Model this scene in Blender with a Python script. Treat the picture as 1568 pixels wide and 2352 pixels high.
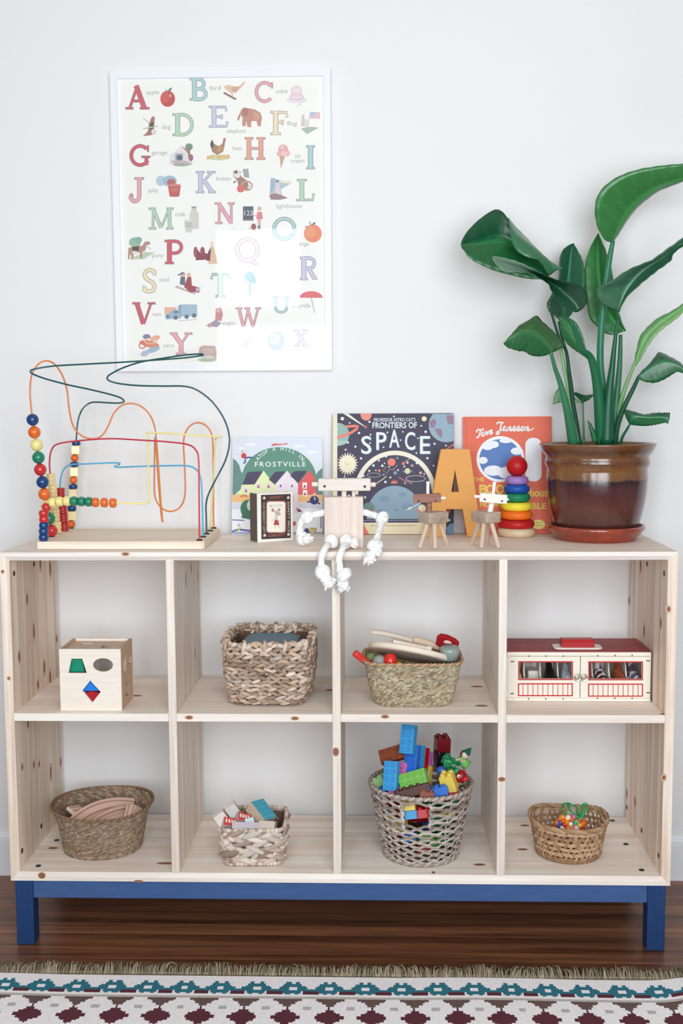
import bpy, bmesh, math, random
from mathutils import Vector, Matrix, Euler, noise

for _o in list(bpy.data.objects):
    bpy.data.objects.remove(_o)
SC = bpy.context.scene
COL = SC.collection
random.seed(7)
PI = math.pi

# ------------------------------------------------------------------ camera
FPX = 2530.08
CAM = Vector((0.09298, -2.55947, 1.30362))


def _cam_axes(yaw, pitch, roll):
    cy, sy = math.cos(yaw), math.sin(yaw)
    f = Vector((sy * math.cos(pitch), cy * math.cos(pitch), math.sin(pitch)))
    r = Vector((cy, -sy, 0))
    u = r.cross(f)
    return r * math.cos(roll) + u * math.sin(roll), -r * math.sin(roll) + u * math.cos(roll), f


CR, CU, CF = _cam_axes(-0.0307, -0.09355, -0.0052)
cam_d = bpy.data.cameras.new('camera')
cam = bpy.data.objects.new('camera', cam_d)
COL.objects.link(cam)
cam.matrix_world = Matrix(((CR.x, CU.x, -CF.x, CAM.x), (CR.y, CU.y, -CF.y, CAM.y), (CR.z, CU.z, -CF.z, CAM.z), (0, 0, 0, 1)))
cam_d.sensor_fit = 'VERTICAL'
cam_d.sensor_height = 36
cam_d.lens = FPX / 2352 * 36
cam_d.clip_start = .05
cam_d.dof.use_dof = True
cam_d.dof.focus_distance = 2.62
cam_d.dof.aperture_fstop = 3.2
SC.camera = cam

# ------------------------------------------------------------------ world, light, exposure
world = bpy.data.worlds.new('world')
SC.world = world
world.use_nodes = True
_bg = world.node_tree.nodes['Background']
_bg.inputs[0].default_value = (.75, .87, 1, 1)
_bg.inputs[1].default_value = .6
SC.view_settings.view_transform = 'Standard'
SC.view_settings.look = 'None'
SC.view_settings.gamma = 1
SC.view_settings.use_curve_mapping = False
SC.view_settings.exposure = -.09
SC.cycles.use_denoising = True
SC.cycles.max_bounces = 10
SC.cycles.diffuse_bounces = 6
SC.cycles.transparent_max_bounces = 16
SC.cycles.caustics_reflective = False
SC.cycles.caustics_refractive = False

ROOM = dict(x0=-2.7, x1=2.5, y0=-3.1, y1=.415, z1=2.75)
# windows behind the camera, the last one added to brighten the left: x0, x1, z0, z1
WINS = [(-.84, -.31, 1.86, 2.36), (-.84, -.10, .75, 1.81), (.04, 1.45, .75, 2.56), (-2.35, -1.60, .75, 2.56)]
LIGHTS = [8.5, 23, 72, 15]
for (wx0, wx1, wz0, wz1), wp in zip(WINS, LIGHTS):
    ld = bpy.data.lights.new('daylight', 'AREA')
    ld.shape = 'RECTANGLE'
    ld.size, ld.size_y = wx1 - wx0 - .06, wz1 - wz0 - .06
    ld.energy = wp
    ld.color = (.855, .928, 1.0)
    lo = bpy.data.objects.new('daylight', ld)
    COL.objects.link(lo)
    lo.location = ((wx0 + wx1) / 2, ROOM['y0'] + .03, (wz0 + wz1) / 2)
    lo.rotation_euler = (PI / 2, 0, 0)


# ------------------------------------------------------------------ picture -> place
def ray(px, py):
    return CF + CR * ((px - 784) / FPX) + CU * ((1176 - py) / FPX)


def atY(px, py, Y):
    d = ray(px, py)
    return CAM + d * ((Y - CAM.y) / d.y)


def atZ(px, py, Z):
    d = ray(px, py)
    return CAM + d * ((Z - CAM.z) / d.z)


class Zm:
    """points read off an enlarged crop: origin and enlargement"""
    def __init__(s, x0, y0, k):
        s.x0, s.y0, s.k = x0, y0, k

    def __call__(s, x, y, Y):
        return atY(s.x0 + x / s.k, s.y0 + y / s.k, Y)

    def z(s, x, y, Z):
        return atZ(s.x0 + x / s.k, s.y0 + y / s.k, Z)


# ------------------------------------------------------------------ colour and materials
def lin(c):
    if isinstance(c, str):
        c = tuple(int(c[i:i + 2], 16) for i in (0, 2, 4))
    o = []
    for x in c[:3]:
        x = x / 255
        o.append(x / 12.92 if x <= .04045 else ((x + .055) / 1.055) ** 2.4)
    return tuple(o) + (1.0,)


def _nodes(name):
    m = bpy.data.materials.new(name)
    m.use_nodes = True
    nt = m.node_tree
    return m, nt, nt.nodes['Principled BSDF'], nt.nodes, nt.links


def mat(name, col=None, rough=.5, spec=.5, coat=0, bump=None, metal=0, sheen=0, sub=0, vary=None, trans=0):
    """plain material; col None reads the mesh colour layer"""
    m, nt, b, N, L = _nodes(name)
    b.inputs['Roughness'].default_value = rough
    b.inputs['Specular IOR Level'].default_value = spec
    b.inputs['Metallic'].default_value = metal
    b.inputs['Coat Weight'].default_value = coat
    b.inputs['Coat Roughness'].default_value = .12
    b.inputs['Sheen Weight'].default_value = sheen
    b.inputs['Subsurface Weight'].default_value = sub
    b.inputs['Subsurface Scale'].default_value = .004
    b.inputs['Transmission Weight'].default_value = trans
    src = None
    if col is None:
        a = N.new('ShaderNodeVertexColor')
        a.layer_name = 'Col'
        src = a.outputs[0]
    else:
        b.inputs['Base Color'].default_value = lin(col)
    if vary:  # (scale, amount, stretch xyz)
        tc = N.new('ShaderNodeTexCoord')
        mp = N.new('ShaderNodeMapping')
        mp.inputs['Scale'].default_value = vary[2] if len(vary) > 2 else (1, 1, 1)
        nz = N.new('ShaderNodeTexNoise')
        nz.inputs['Scale'].default_value = vary[0]
        nz.inputs['Detail'].default_value = 4
        L.new(tc.outputs['Object'], mp.inputs['Vector'])
        L.new(mp.outputs[0], nz.inputs['Vector'])
        mr = N.new('ShaderNodeMapRange')
        mr.inputs['From Min'].default_value = .3
        mr.inputs['From Max'].default_value = .7
        mr.inputs['To Min'].default_value = 1 - vary[1]
        mr.inputs['To Max'].default_value = 1 + vary[1] * .5
        L.new(nz.outputs[0], mr.inputs[0])
        mx = N.new('ShaderNodeMix')
        mx.data_type = 'RGBA'
        mx.blend_type = 'MULTIPLY'
        mx.inputs[0].default_value = 1
        if src:
            L.new(src, mx.inputs[6])
        else:
            mx.inputs[6].default_value = lin(col)
        L.new(mr.outputs[0], mx.inputs[7])
        src = mx.outputs[2]
    if src:
        L.new(src, b.inputs['Base Color'])
    if bump:  # (scale, strength, distance)
        nz = N.new('ShaderNodeTexNoise')
        nz.inputs['Scale'].default_value = bump[0]
        nz.inputs['Detail'].default_value = 5
        tc = N.new('ShaderNodeTexCoord')
        L.new(tc.outputs['Object'], nz.inputs['Vector'])
        bp = N.new('ShaderNodeBump')
        bp.inputs['Strength'].default_value = bump[1]
        bp.inputs['Distance'].default_value = bump[2]
        L.new(nz.outputs[0], bp.inputs['Height'])
        L.new(bp.outputs[0], b.inputs['Normal'])
    return m


def wood(name, light, dark, axis, plank=.07, pax='y', grain=1.0, rough=.55, coat=0, seam=.0, knots=0.0, plankvar=.06, seed=0.0):
    """sawn timber: grain runs along axis, boards of width plank are laid side by side along pax"""
    m, nt, b, N, L = _nodes(name)
    b.inputs['Roughness'].default_value = rough
    b.inputs['Coat Weight'].default_value = coat
    b.inputs['Coat Roughness'].default_value = .25
    b.inputs['Specular IOR Level'].default_value = .35

    def math_(op, a, c=None, d=None):
        n = N.new('ShaderNodeMath')
        n.operation = op
        for i, x in enumerate((a, c, d)):
            if x is None:
                continue
            if isinstance(x, (int, float)):
                n.inputs[i].default_value = x
            else:
                L.new(x, n.inputs[i])
        return n.outputs[0]
    tc = N.new('ShaderNodeTexCoord')
    sx = N.new('ShaderNodeSeparateXYZ')
    L.new(tc.outputs['Object'], sx.inputs[0])
    ax = {'x': sx.outputs[0], 'y': sx.outputs[1], 'z': sx.outputs[2]}
    pid = math_('FLOOR', math_('DIVIDE', ax[pax], plank))
    wn = N.new('ShaderNodeTexWhiteNoise')
    wn.noise_dimensions = '1D'
    L.new(math_('ADD', pid, 17.3 + seed), wn.inputs['W'])
    cb = N.new('ShaderNodeCombineXYZ')
    st = {'x': (1.2, 30, 30), 'y': (30, 1.2, 30), 'z': (30, 30, 1.2)}[axis]
    for i, k in enumerate('xyz'):
        L.new(math_('ADD', math_('MULTIPLY', ax[k], st[i] * grain), math_('MULTIPLY', wn.outputs[0], 37.0)), cb.inputs[i])
    nz = N.new('ShaderNodeTexNoise')
    nz.inputs['Scale'].default_value = 1
    nz.inputs['Detail'].default_value = 4
    nz.inputs['Roughness'].default_value = .55
    nz.inputs['Distortion'].default_value = .6
    L.new(cb.outputs[0], nz.inputs['Vector'])
    nf = N.new('ShaderNodeTexNoise')
    nf.inputs['Scale'].default_value = 5
    nf.inputs['Detail'].default_value = 2
    L.new(cb.outputs[0], nf.inputs['Vector'])
    f = math_('ADD', math_('MULTIPLY', nz.outputs[0], .72), math_('MULTIPLY', nf.outputs[0], .28))
    rp = N.new('ShaderNodeValToRGB')
    rp.color_ramp.elements[0].position = .36
    rp.color_ramp.elements[0].color = lin(dark)
    rp.color_ramp.elements[1].position = .62
    rp.color_ramp.elements[1].color = lin(light)
    L.new(f, rp.inputs[0])
    val = math_('ADD', math_('MULTIPLY', math_('SUBTRACT', wn.outputs[0], .5), plankvar * 2), 1.0)
    if seam:
        fr = math_('FRACT', math_('DIVIDE', ax[pax], plank))
        e = math_('MULTIPLY', math_('GREATER_THAN', math_('ABSOLUTE', math_('SUBTRACT', fr, .5)), .5 - .0012 / plank), seam)
        val = math_('MULTIPLY', val, math_('SUBTRACT', 1.0, e))
    mx = N.new('ShaderNodeMix')
    mx.data_type = 'RGBA'
    mx.blend_type = 'MULTIPLY'
    mx.inputs[0].default_value = 1
    L.new(rp.outputs[0], mx.inputs[6])
    L.new(val, mx.inputs[7])
    L.new(mx.outputs[2], b.inputs['Base Color'])
    bp = N.new('ShaderNodeBump')
    bp.inputs['Strength'].default_value = .12
    bp.inputs['Distance'].default_value = .001
    L.new(f, bp.inputs['Height'])
    L.new(bp.outputs[0], b.inputs['Normal'])
    return m


# ------------------------------------------------------------------ mesh builder
def frame(o, x, z):
    """matrix with local x along x, local z along z, y away"""
    x = Vector(x).normalized()
    z = Vector(z)
    y = z.cross(x).normalized()
    z = x.cross(y)
    o = Vector(o)
    return Matrix(((x.x, y.x, z.x, o.x), (x.y, y.y, z.y, o.y), (x.z, y.z, z.z, o.z), (0, 0, 0, 1)))


def smooth_path(pts, n=8, closed=False):
    P = [Vector(p) for p in pts]
    m = len(P)
    out = []
    rng = range(m if closed else m - 1)
    for i in rng:
        a, b, c, d = (P[(i - 1) % m] if closed or i else P[0] * 2 - P[1], P[i], P[(i + 1) % m],
                      P[(i + 2) % m] if closed or i + 2 < m else P[-1] * 2 - P[-2])
        # centripetal-ish catmull rom
        for k in range(n):
            t = k / n
            out.append(.5 * ((2 * b) + (c - a) * t + (2 * a - 5 * b + 4 * c - d) * t * t + (3 * b - a - 3 * c + d) * t ** 3))
    if not closed:
        out.append(P[-1].copy())
    return out


class MB:
    def __init__(s):
        s.v, s.f, s.c, s.m, s.s = [], [], [], [], []

    def add(s, verts, faces, col=None, mi=0, smooth=False, M=None):
        n = len(s.v)
        if M is not None:
            verts = [M @ Vector(v) for v in verts]
        s.v += [tuple(v) for v in verts]
        for f in faces:
            s.f.append([i + n for i in f])
            s.c.append(col)
            s.m.append(mi)
            s.s.append(smooth)
        return s

    def bm(s, b, **k):
        b.verts.ensure_lookup_table()
        b.verts.index_update()
        s.add([v.co.copy() for v in b.verts], [[v.index for v in f.verts] for f in b.faces], **k)
        b.free()
        return s

    def box(s, lo, hi, bev=0, seg=2, taper=None, **k):
        b = bmesh.new()
        bmesh.ops.create_cube(b, size=1)
        lo, hi = Vector(lo), Vector(hi)
        for v in b.verts:
            q = Vector(((v.co.x + .5), (v.co.y + .5), (v.co.z + .5)))
            v.co = Vector((lo.x + (hi.x - lo.x) * q.x, lo.y + (hi.y - lo.y) * q.y, lo.z + (hi.z - lo.z) * q.z))
            if taper and q.z > .5:
                c = (lo + hi) / 2
                v.co.x = c.x + (v.co.x - c.x) * taper[0]
                v.co.y = c.y + (v.co.y - c.y) * taper[1]
        if bev:
            bmesh.ops.bevel(b, geom=list(b.edges), offset=bev, segments=seg, affect='EDGES', profile=.5)
        return s.bm(b, **k)

    def sphere(s, c, r, n=20, h=12, **k):
        if not hasattr(r, '__len__'):
            r = (r, r, r)
        prof = [(math.sin(PI * i / h), -math.cos(PI * i / h)) for i in range(h + 1)]
        k.setdefault('smooth', True)
        M = Matrix.Translation(c) @ Matrix.Diagonal((*r, 1))
        if k.get('M') is not None:
            M = k['M'] @ M
        k['M'] = M
        return s.lathe(prof, n, **k)

    def lathe(s, prof, n=32, loop=False, **k):
        """prof: (radius, z) about the z axis"""
        v, f = [], []
        idx = []
        for r, z in prof:
            if r < 1e-7:
                idx.append([len(v)] * n)
                v.append((0, 0, z))
            else:
                idx.append(list(range(len(v), len(v) + n)))
                v += [(r * math.cos(2 * PI * i / n), r * math.sin(2 * PI * i / n), z) for i in range(n)]
        rows = list(zip(idx, idx[1:] + idx[:1])) if loop else list(zip(idx, idx[1:]))
        for A, B in rows:
            for i in range(n):
                j = (i + 1) % n
                q = [A[i], A[j], B[j], B[i]]
                u = []
                for x in q:
                    if x not in u:
                        u.append(x)
                if len(u) > 2:
                    f.append(u)
        k.setdefault('smooth', True)
        return s.add(v, f, **k)

    def tube(s, pts, r, n=8, caps=True, closed=False, flat=None, **k):
        P = [Vector(p) for p in pts]
        m = len(P)
        R = [r] * m if not hasattr(r, '__len__') else list(r)
        T = []
        for i in range(m):
            a = P[(i - 1) % m] if closed or i > 0 else P[i]
            c = P[(i + 1) % m] if closed or i < m - 1 else P[i]
            t = c - a
            T.append(t.normalized() if t.length > 1e-9 else Vector((0, 0, 1)))
        u = T[0].orthogonal().normalized()
        v, f = [], []
        for i in range(m):
            u = (u - T[i] * u.dot(T[i]))
            u = u.normalized() if u.length > 1e-6 else T[i].orthogonal().normalized()
            w = T[i].cross(u)
            for j in range(n):
                a = 2 * PI * j / n
                v.append(P[i] + (u * math.cos(a) + w * math.sin(a)) * R[i])
        for i in range(m if closed else m - 1):
            for j in range(n):
                k2 = (j + 1) % n
                i2 = (i + 1) % m
                f.append([i * n + j, i * n + k2, i2 * n + k2, i2 * n + j])
        if caps and not closed:
            f.append(list(range(n))[::-1])
            f.append([(m - 1) * n + j for j in range(n)])
        k.setdefault('smooth', True)
        return s.add(v, f, **k)

    def cyl(s, a, b, r, r2=None, n=16, bev=0, **k):
        a, b = Vector(a), Vector(b)
        r2 = r if r2 is None else r2
        ax = b - a
        h = ax.length
        M = ax.to_track_quat('Z', 'Y').to_matrix().to_4x4()
        M.translation = a
        if k.get('M') is not None:
            M = k['M'] @ M
        k['M'] = M
        e = bev
        prof = [(0, 0), (r - e, 0), (r, e), (r2, h - e), (r2 - e, h), (0, h)] if e else [(0, 0), (r, 0), (r, h * 1e-3), (r2, h * .999), (r2, h), (0, h)]
        k.setdefault('smooth', False)
        return s.lathe(prof, n, **k)

    def ellip(s, c, d, L, W, T, up, n=8, h=6, **k):
        """a long leaf-like strand of length L along d"""
        d = Vector(d).normalized()
        up = Vector(up)
        y = up.cross(d).normalized()
        z = d.cross(y)
        M = Matrix(((d.x, y.x, z.x, c[0]), (d.y, y.y, z.y, c[1]), (d.z, y.z, z.z, c[2]), (0, 0, 0, 1)))
        vs, fs = [], []
        for i in range(h + 1):
            t = i / h
            x = (t - .5) * L
            w = math.sin(PI * t) ** .6 if 0 < t < 1 else 0.05
            for j in range(n):
                a = 2 * PI * j / n
                vs.append(M @ Vector((x, math.cos(a) * W * w / 2, math.sin(a) * T * w / 2)))
        for i in range(h):
            for j in range(n):
                j2 = (j + 1) % n
                fs.append([i * n + j, i * n + j2, (i + 1) * n + j2, (i + 1) * n + j])
        return s.add(vs, fs, smooth=True, **k)

    def poly(s, pts, **k):
        return s.add(pts, [list(range(len(pts)))], **k)

    def mesh(s, name, mats):
        me = bpy.data.meshes.new(name)
        me.from_pydata(s.v, [], s.f)
        if not isinstance(mats, (list, tuple)):
            mats = [mats]
        for m in mats:
            me.materials.append(m)
        me.polygons.foreach_set('material_index', s.m)
        me.polygons.foreach_set('use_smooth', s.s)
        if any(c is not None for c in s.c):
            ca = me.color_attributes.new('Col', 'FLOAT_COLOR', 'CORNER')
            flat = []
            cache = {}
            for f, c in zip(s.f, s.c):
                if c is None:
                    c = (255, 255, 255)
                if c not in cache:
                    cache[c] = lin(c)
                flat += list(cache[c]) * len(f)
            ca.data.foreach_set('color', flat)
        me.update()
        return me


ORG = {}


def thing(name, label, cat, loc=(0, 0, 0), group=None):
    o = bpy.data.objects.new(name, None)
    o.empty_display_size = .05
    COL.objects.link(o)
    o.location = loc
    ORG[o.name] = Vector(loc)
    o['label'] = label
    o['category'] = cat
    if group:
        o['group'] = group
    return o


def tag(o, label=None, cat=None, group=None, kind=None):
    for k, v in (('label', label), ('category', cat), ('group', group), ('kind', kind)):
        if v:
            o[k] = v
    return o


def ob(name, mb, mats, parent=None, local=False):
    """link a builder (or mesh) as ONE object; its points are in the room's coordinates"""
    me = mb.mesh(name, mats) if isinstance(mb, MB) else mb
    o = bpy.data.objects.new(name, me)
    COL.objects.link(o)
    if parent is not None:
        r = parent
        while r.parent is not None:
            r = r.parent
        org = ORG.get(r.name, Vector())
        if not local and org.length > 0:
            me.transform(Matrix.Translation(-org))
        o.parent = parent
        ORG[o.name] = org
    return o


def own(name, mb, mats, label, cat, loc=None, group=None):
    """a thing that is one mesh, its origin moved to loc"""
    me = mb.mesh(name, mats)
    o = bpy.data.objects.new(name, me)
    COL.objects.link(o)
    if loc is not None:
        me.transform(Matrix.Translation(-Vector(loc)))
        o.location = loc
    ORG[o.name] = Vector(loc) if loc is not None else Vector()
    return tag(o, label, cat, group)


def copy_tree(o, parent=None):
    c = o.copy()
    COL.objects.link(c)
    c.parent = parent
    for ch in list(o.children):
        copy_tree(ch, c)
    return c


def struct(name, mb, mats):
    o = ob(name, mb, mats)
    o['kind'] = 'structure'
    return o


# flat outlines with holes -> solid plates, and lettering, by way of 2D curves
def _curve_mesh(cu):
    o = bpy.data.objects.new('tmp', cu)
    COL.objects.link(o)
    dg = bpy.context.evaluated_depsgraph_get()
    me = bpy.data.meshes.new_from_object(o.evaluated_get(dg))
    vs = [v.co.copy() for v in me.vertices]
    fs = [list(p.vertices) for p in me.polygons]
    bpy.data.objects.remove(o)
    bpy.data.curves.remove(cu)
    bpy.data.meshes.remove(me)
    return vs, fs


def plate(mb, outlines, thick, M, bev=0, **k):
    """outlines in local x,y; solid between local z = -thick/2 .. thick/2"""
    cu = bpy.data.curves.new('tmp', 'CURVE')
    cu.dimensions = '2D'
    cu.fill_mode = 'BOTH'
    cu.extrude = max(0, thick / 2 - bev)
    if bev:
        cu.bevel_depth = bev
        cu.bevel_resolution = 1
        cu.offset = -bev
    for pts in outlines:
        sp = cu.splines.new('POLY')
        sp.points.add(len(pts) - 1)
        for p, q in zip(sp.points, pts):
            p.co = (q[0], q[1], 0, 1)
        sp.use_cyclic_u = True
    v, f = _curve_mesh(cu)
    return mb.add(v, f, M=M, **k)


def lettering(text, size, align='CENTER', bold=0.0, sx=1.0, shear=0.0, spacing=1.0):
    cu = bpy.data.curves.new('tmp', 'FONT')
    cu.body = text
    cu.size = size
    cu.align_x = align
    cu.align_y = 'CENTER'
    cu.offset = bold
    cu.shear = shear
    cu.space_character = spacing
    cu.resolution_u = 3
    v, f = _curve_mesh(cu)
    if sx != 1.0:
        v = [Vector((p.x * sx, p.y, p.z)) for p in v]
    return v, f


def ell(cx, cy, rx, ry, n=28, a0=0, a1=2 * PI, rot=0.0):
    full = abs(a1 - a0) > 6.28
    o = []
    for i in range(n if full else n + 1):
        a = a0 + (a1 - a0) * i / n
        x, y = rx * math.cos(a), ry * math.sin(a)
        o.append((cx + x * math.cos(rot) - y * math.sin(rot), cy + x * math.sin(rot) + y * math.cos(rot)))
    return o


def rrect(x0, y0, x1, y1, r, n=5):
    o = []
    for cx, cy, a in ((x1 - r, y1 - r, 0), (x0 + r, y1 - r, PI / 2), (x0 + r, y0 + r, PI), (x1 - r, y0 + r, 1.5 * PI)):
        o += [(cx + r * math.cos(a + PI / 2 * i / n), cy + r * math.sin(a + PI / 2 * i / n)) for i in range(n + 1)]
    return o


class Art:
    """printed artwork on a flat plane, read off a crop of the photograph; each layer lies a hair above the last"""
    def __init__(s, O, ex, ez, n, zm, step=.00006, lift=.0003):
        s.O, s.ex, s.ez, s.n = Vector(O), Vector(ex).normalized(), Vector(ez).normalized(), Vector(n).normalized()
        s.zm, s.h, s.step, s.mb = zm, lift, step, MB()
        p = s.loc(100, 100)
        q = s.loc(200, 100)
        s.u = (q - p).length / 100      # metres per crop pixel

    def loc(s, x, y):
        px, py = s.zm.x0 + x / s.zm.k, s.zm.y0 + y / s.zm.k
        d = ray(px, py)
        t = (s.O - CAM).dot(s.n) / d.dot(s.n)
        w = CAM + d * t - s.O
        return Vector((w.dot(s.ex), w.dot(s.ez)))

    def put(s, pts2, col):
        s.h += s.step
        s.mb.poly([s.O + s.ex * a + s.ez * b + s.n * s.h for a, b in pts2], col=col)

    def P(s, pts, col):
        """filled outline, pixels"""
        s.put([s.loc(*p) for p in pts], col)

    def E(s, cx, cy, rx, ry, col, rot=0.0, n=24, a0=0, a1=2 * PI):
        s.P(ell(cx, cy, rx, ry, n, a0, a1, rot), col)

    def R(s, x0, y0, x1, y1, col):
        s.P([(x0, y0), (x1, y0), (x1, y1), (x0, y1)], col)

    def L(s, pts, w, col, closed=False, taper=False):
        """stroke through pixel points, width w pixels"""
        s.h += s.step
        Q = [Vector(p) for p in pts]
        m = len(Q)
        A, B = [], []
        for i in range(m):
            a = Q[(i - 1) % m] if closed or i else Q[i]
            c = Q[(i + 1) % m] if closed or i < m - 1 else Q[i]
            t = (c - a)
            t = t.normalized() if t.length > 1e-9 else Vector((1, 0))
            nn = Vector((-t.y, t.x)) * (w / 2 * ((1 - i / (m - 1)) if taper else 1) + 1e-4)
            A.append(Q[i] + nn)
            B.append(Q[i] - nn)
        for i in range(m if closed else m - 1):
            j = (i + 1) % m
            q = [s.loc(*x) for x in (A[i], A[j], B[j], B[i])]
            s.mb.poly([s.O + s.ex * a + s.ez * b + s.n * s.h for a, b in q], col=col)

    def ring(s, cx, cy, rx, ry, w, col, a0=0, a1=2 * PI, n=40, rot=0.0):
        full = abs(a1 - a0) > 6.28
        s.L(ell(cx, cy, rx, ry, n, a0, a1, rot), w, col, closed=full)

    def T(s, x, y, text, hpx, col, align='CENTER', bold=0.0, width=None, rot=0.0, shear=0.0, spacing=1.0):
        """lettering centred at a crop pixel; hpx is the capital height; width squeezes it to a pixel width"""
        s.h += s.step
        size = hpx * s.u / .72
        v, f = lettering(text, size, align, bold * size, 1.0, shear, spacing)
        if not v:
            return
        sx = 1.0
        if width:
            w = max(p.x for p in v) - min(p.x for p in v)
            sx = width * s.u / w
        c = s.loc(x, y)
        ca, sa = math.cos(rot), math.sin(rot)
        out = []
        for p in v:
            a, b = p.x * sx, p.y
            a, b = a * ca - b * sa, a * sa + b * ca
            out.append(s.O + s.ex * (c.x + a) + s.ez * (c.y + b) + s.n * s.h)
        s.mb.add(out, f, col=col)


def atX(px, py, X):
    d = ray(px, py)
    return CAM + d * ((X - CAM.x) / d.x)


# ------------------------------------------------------------------ shared materials
PINE_L, PINE_D = (252, 244, 234), (236, 218, 204)
M_pine_x = wood('pine_boards_lengthwise', PINE_L, PINE_D, 'x', .075, 'y', plankvar=.05, seam=.12)
M_pine_z = wood('pine_boards_upright', (246, 232, 217), (214, 189, 168), 'z', .128, 'y', plankvar=.08, seam=.3, seed=3)
M_pine_d = wood('pine_divider', (247, 238, 227), (222, 204, 188), 'z', .09, 'y', plankvar=.06, seam=.2, seed=8)
M_knot_o = mat('knot_halo', (214, 182, 154), .6)
M_knot_i = mat('knot_heart', (142, 92, 66), .6)
M_blue_paint = mat('blue_paint', (64, 93, 142), .5, spec=.3, vary=(14, .12, (1, 6, 6)), bump=(60, .08, .001))
M_blue_leg = mat('blue_paint_legs', (34, 64, 110), .5, spec=.25, vary=(14, .1, (6, 6, 1)))
M_black = mat('black_plastic', (18, 18, 22), .45)
M_wall = mat('wall_paint', (238, 237, 236), .75, spec=.2, bump=(220, .04, .0006))
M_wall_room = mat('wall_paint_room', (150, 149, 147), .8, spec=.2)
M_trim = mat('trim_paint', (240, 241, 244), .4)
M_ceil = mat('ceiling_paint', (216, 206, 192), .9)
M_floor = wood('floor_boards', (142, 92, 62), (70, 40, 26), 'x', .062, 'y', grain=.8, rough=.33, seam=.6, plankvar=.22, coat=.15)
M_print = mat('print', None, .55, spec=.3)
M_gloss = mat('gloss_paint', None, .22, spec=.4, coat=.15)
M_satin = mat('satin_paint', None, .4, spec=.3)
M_matte = mat('matte_colour', None, .8, spec=.2)
M_plastic = mat('plastic', None, .32, spec=.35)
M_rug = mat('rug_wool', None, .95, spec=.1, bump=(900, .5, .002), vary=(260, .14))
M_straw = mat('straw', None, .75, spec=.25, bump=(500, .3, .001))
M_rope = mat('cotton_rope', (246, 243, 240), .9, spec=.1, bump=(700, .35, .001), sub=.15)
M_soil = mat('potting_soil', (58, 44, 36), .95, bump=(160, .9, .004))

# ------------------------------------------------------------------ the room
x0, x1, y0, y1, z1 = (ROOM[k] for k in ('x0', 'x1', 'y0', 'y1', 'z1'))
struct('floor', MB().box((x0, y0, -.06), (x1, y1, 0)), M_floor)
struct('ceiling', MB().box((x0, y0, z1), (x1, y1, z1 + .06)), M_ceil)
struct('wall_back', MB().box((x0, y1, 0), (x1, y1 + .1, z1)), M_wall)
struct('wall_left', MB().box((x0 - .1, y0, 0), (x0, y1, z1)), M_wall_room)
struct('wall_right', MB().box((x1, y0, 0), (x1 + .1, y1, z1)), M_wall_room)
wf = MB()
plate(wf, [[(x0, 0), (x1, 0), (x1, z1), (x0, z1)]] + [[(a, c), (b, c), (b, d), (a, d)] for a, b, c, d in WINS], .12,
      Matrix(((1, 0, 0, 0), (0, 0, 1, y0 - .06), (0, 1, 0, 0), (0, 0, 0, 1))))
struct('wall_front', wf, M_wall_room)
for i, (a, b, c, d) in enumerate(WINS):
    m = MB()
    for p, q in (((a, c), (b, c + .045)), ((a, d - .045), (b, d)), ((a, c + .045), (a + .045, d - .045)), ((b - .045, c + .045), (b, d - .045))):
        m.box((p[0], y0 - .10, p[1]), (q[0], y0 - .03, q[1]), .004)
    struct('window_%d' % (i + 1), m, M_trim)  # the last frame surrounds the added opening at the far left
bb = MB()
prof = [(0, 0), (0, .112), (.004, .116), (.009, .1165), (.0125, .112), (.0135, .1), (.0135, 0)]
n = len(prof)
bb.add([(x, y1 - p, q) for x in (x0, x1) for p, q in prof], [[i, (i + 1) % n, n + (i + 1) % n, n + i] for i in range(n)] + [list(range(n)), list(range(n, 2 * n))[::-1]])
struct('baseboard_back', bb, M_trim)

# ------------------------------------------------------------------ the shelving unit
W2, ZT, ZB, T, DEP = .795, .969, .1645, .0200, .3907
ZM = .5799
unit = thing('shelving_unit', 'long pale pine shelving unit of eight open cubbies on a blue painted stand', 'shelf', (0, .195, 0))


def knot(mb, c, a, b, ra, rb, n, halo=1.6):
    c, a, b, n = Vector(c), Vector(a), Vector(b), Vector(n)
    for k, (s, mi) in enumerate(((halo, 1), (1, 2))):
        mb.poly([c + n * (.00012 * (k + 1)) + a * (ra * s * math.cos(t * PI / 8)) + b * (rb * s * math.sin(t * PI / 8)) for t in range(16)], mi=mi)


PROF = [(0, 0), (.0100, 0), (T, .0075), (T, DEP), (0, DEP)]


def slab(side):
    m = MB()
    v = []
    for e in (-1, 1):
        for t, y in PROF:
            if side == 't':
                v.append((e * (W2 - t), y, ZT - t))
            elif side == 'b':
                v.append((e * (W2 - t), y, ZB + t))
            else:
                z = ZB + t if e < 0 else ZT - t
                v.append(((W2 - t) * (1 if side == 'r' else -1), y, z))
    f = [[i, (i + 1) % 5, 5 + (i + 1) % 5, 5 + i] for i in range(5)] + [[4, 3, 2, 1, 0], [5, 6, 7, 8, 9]]
    return m.add(v, f)


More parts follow.
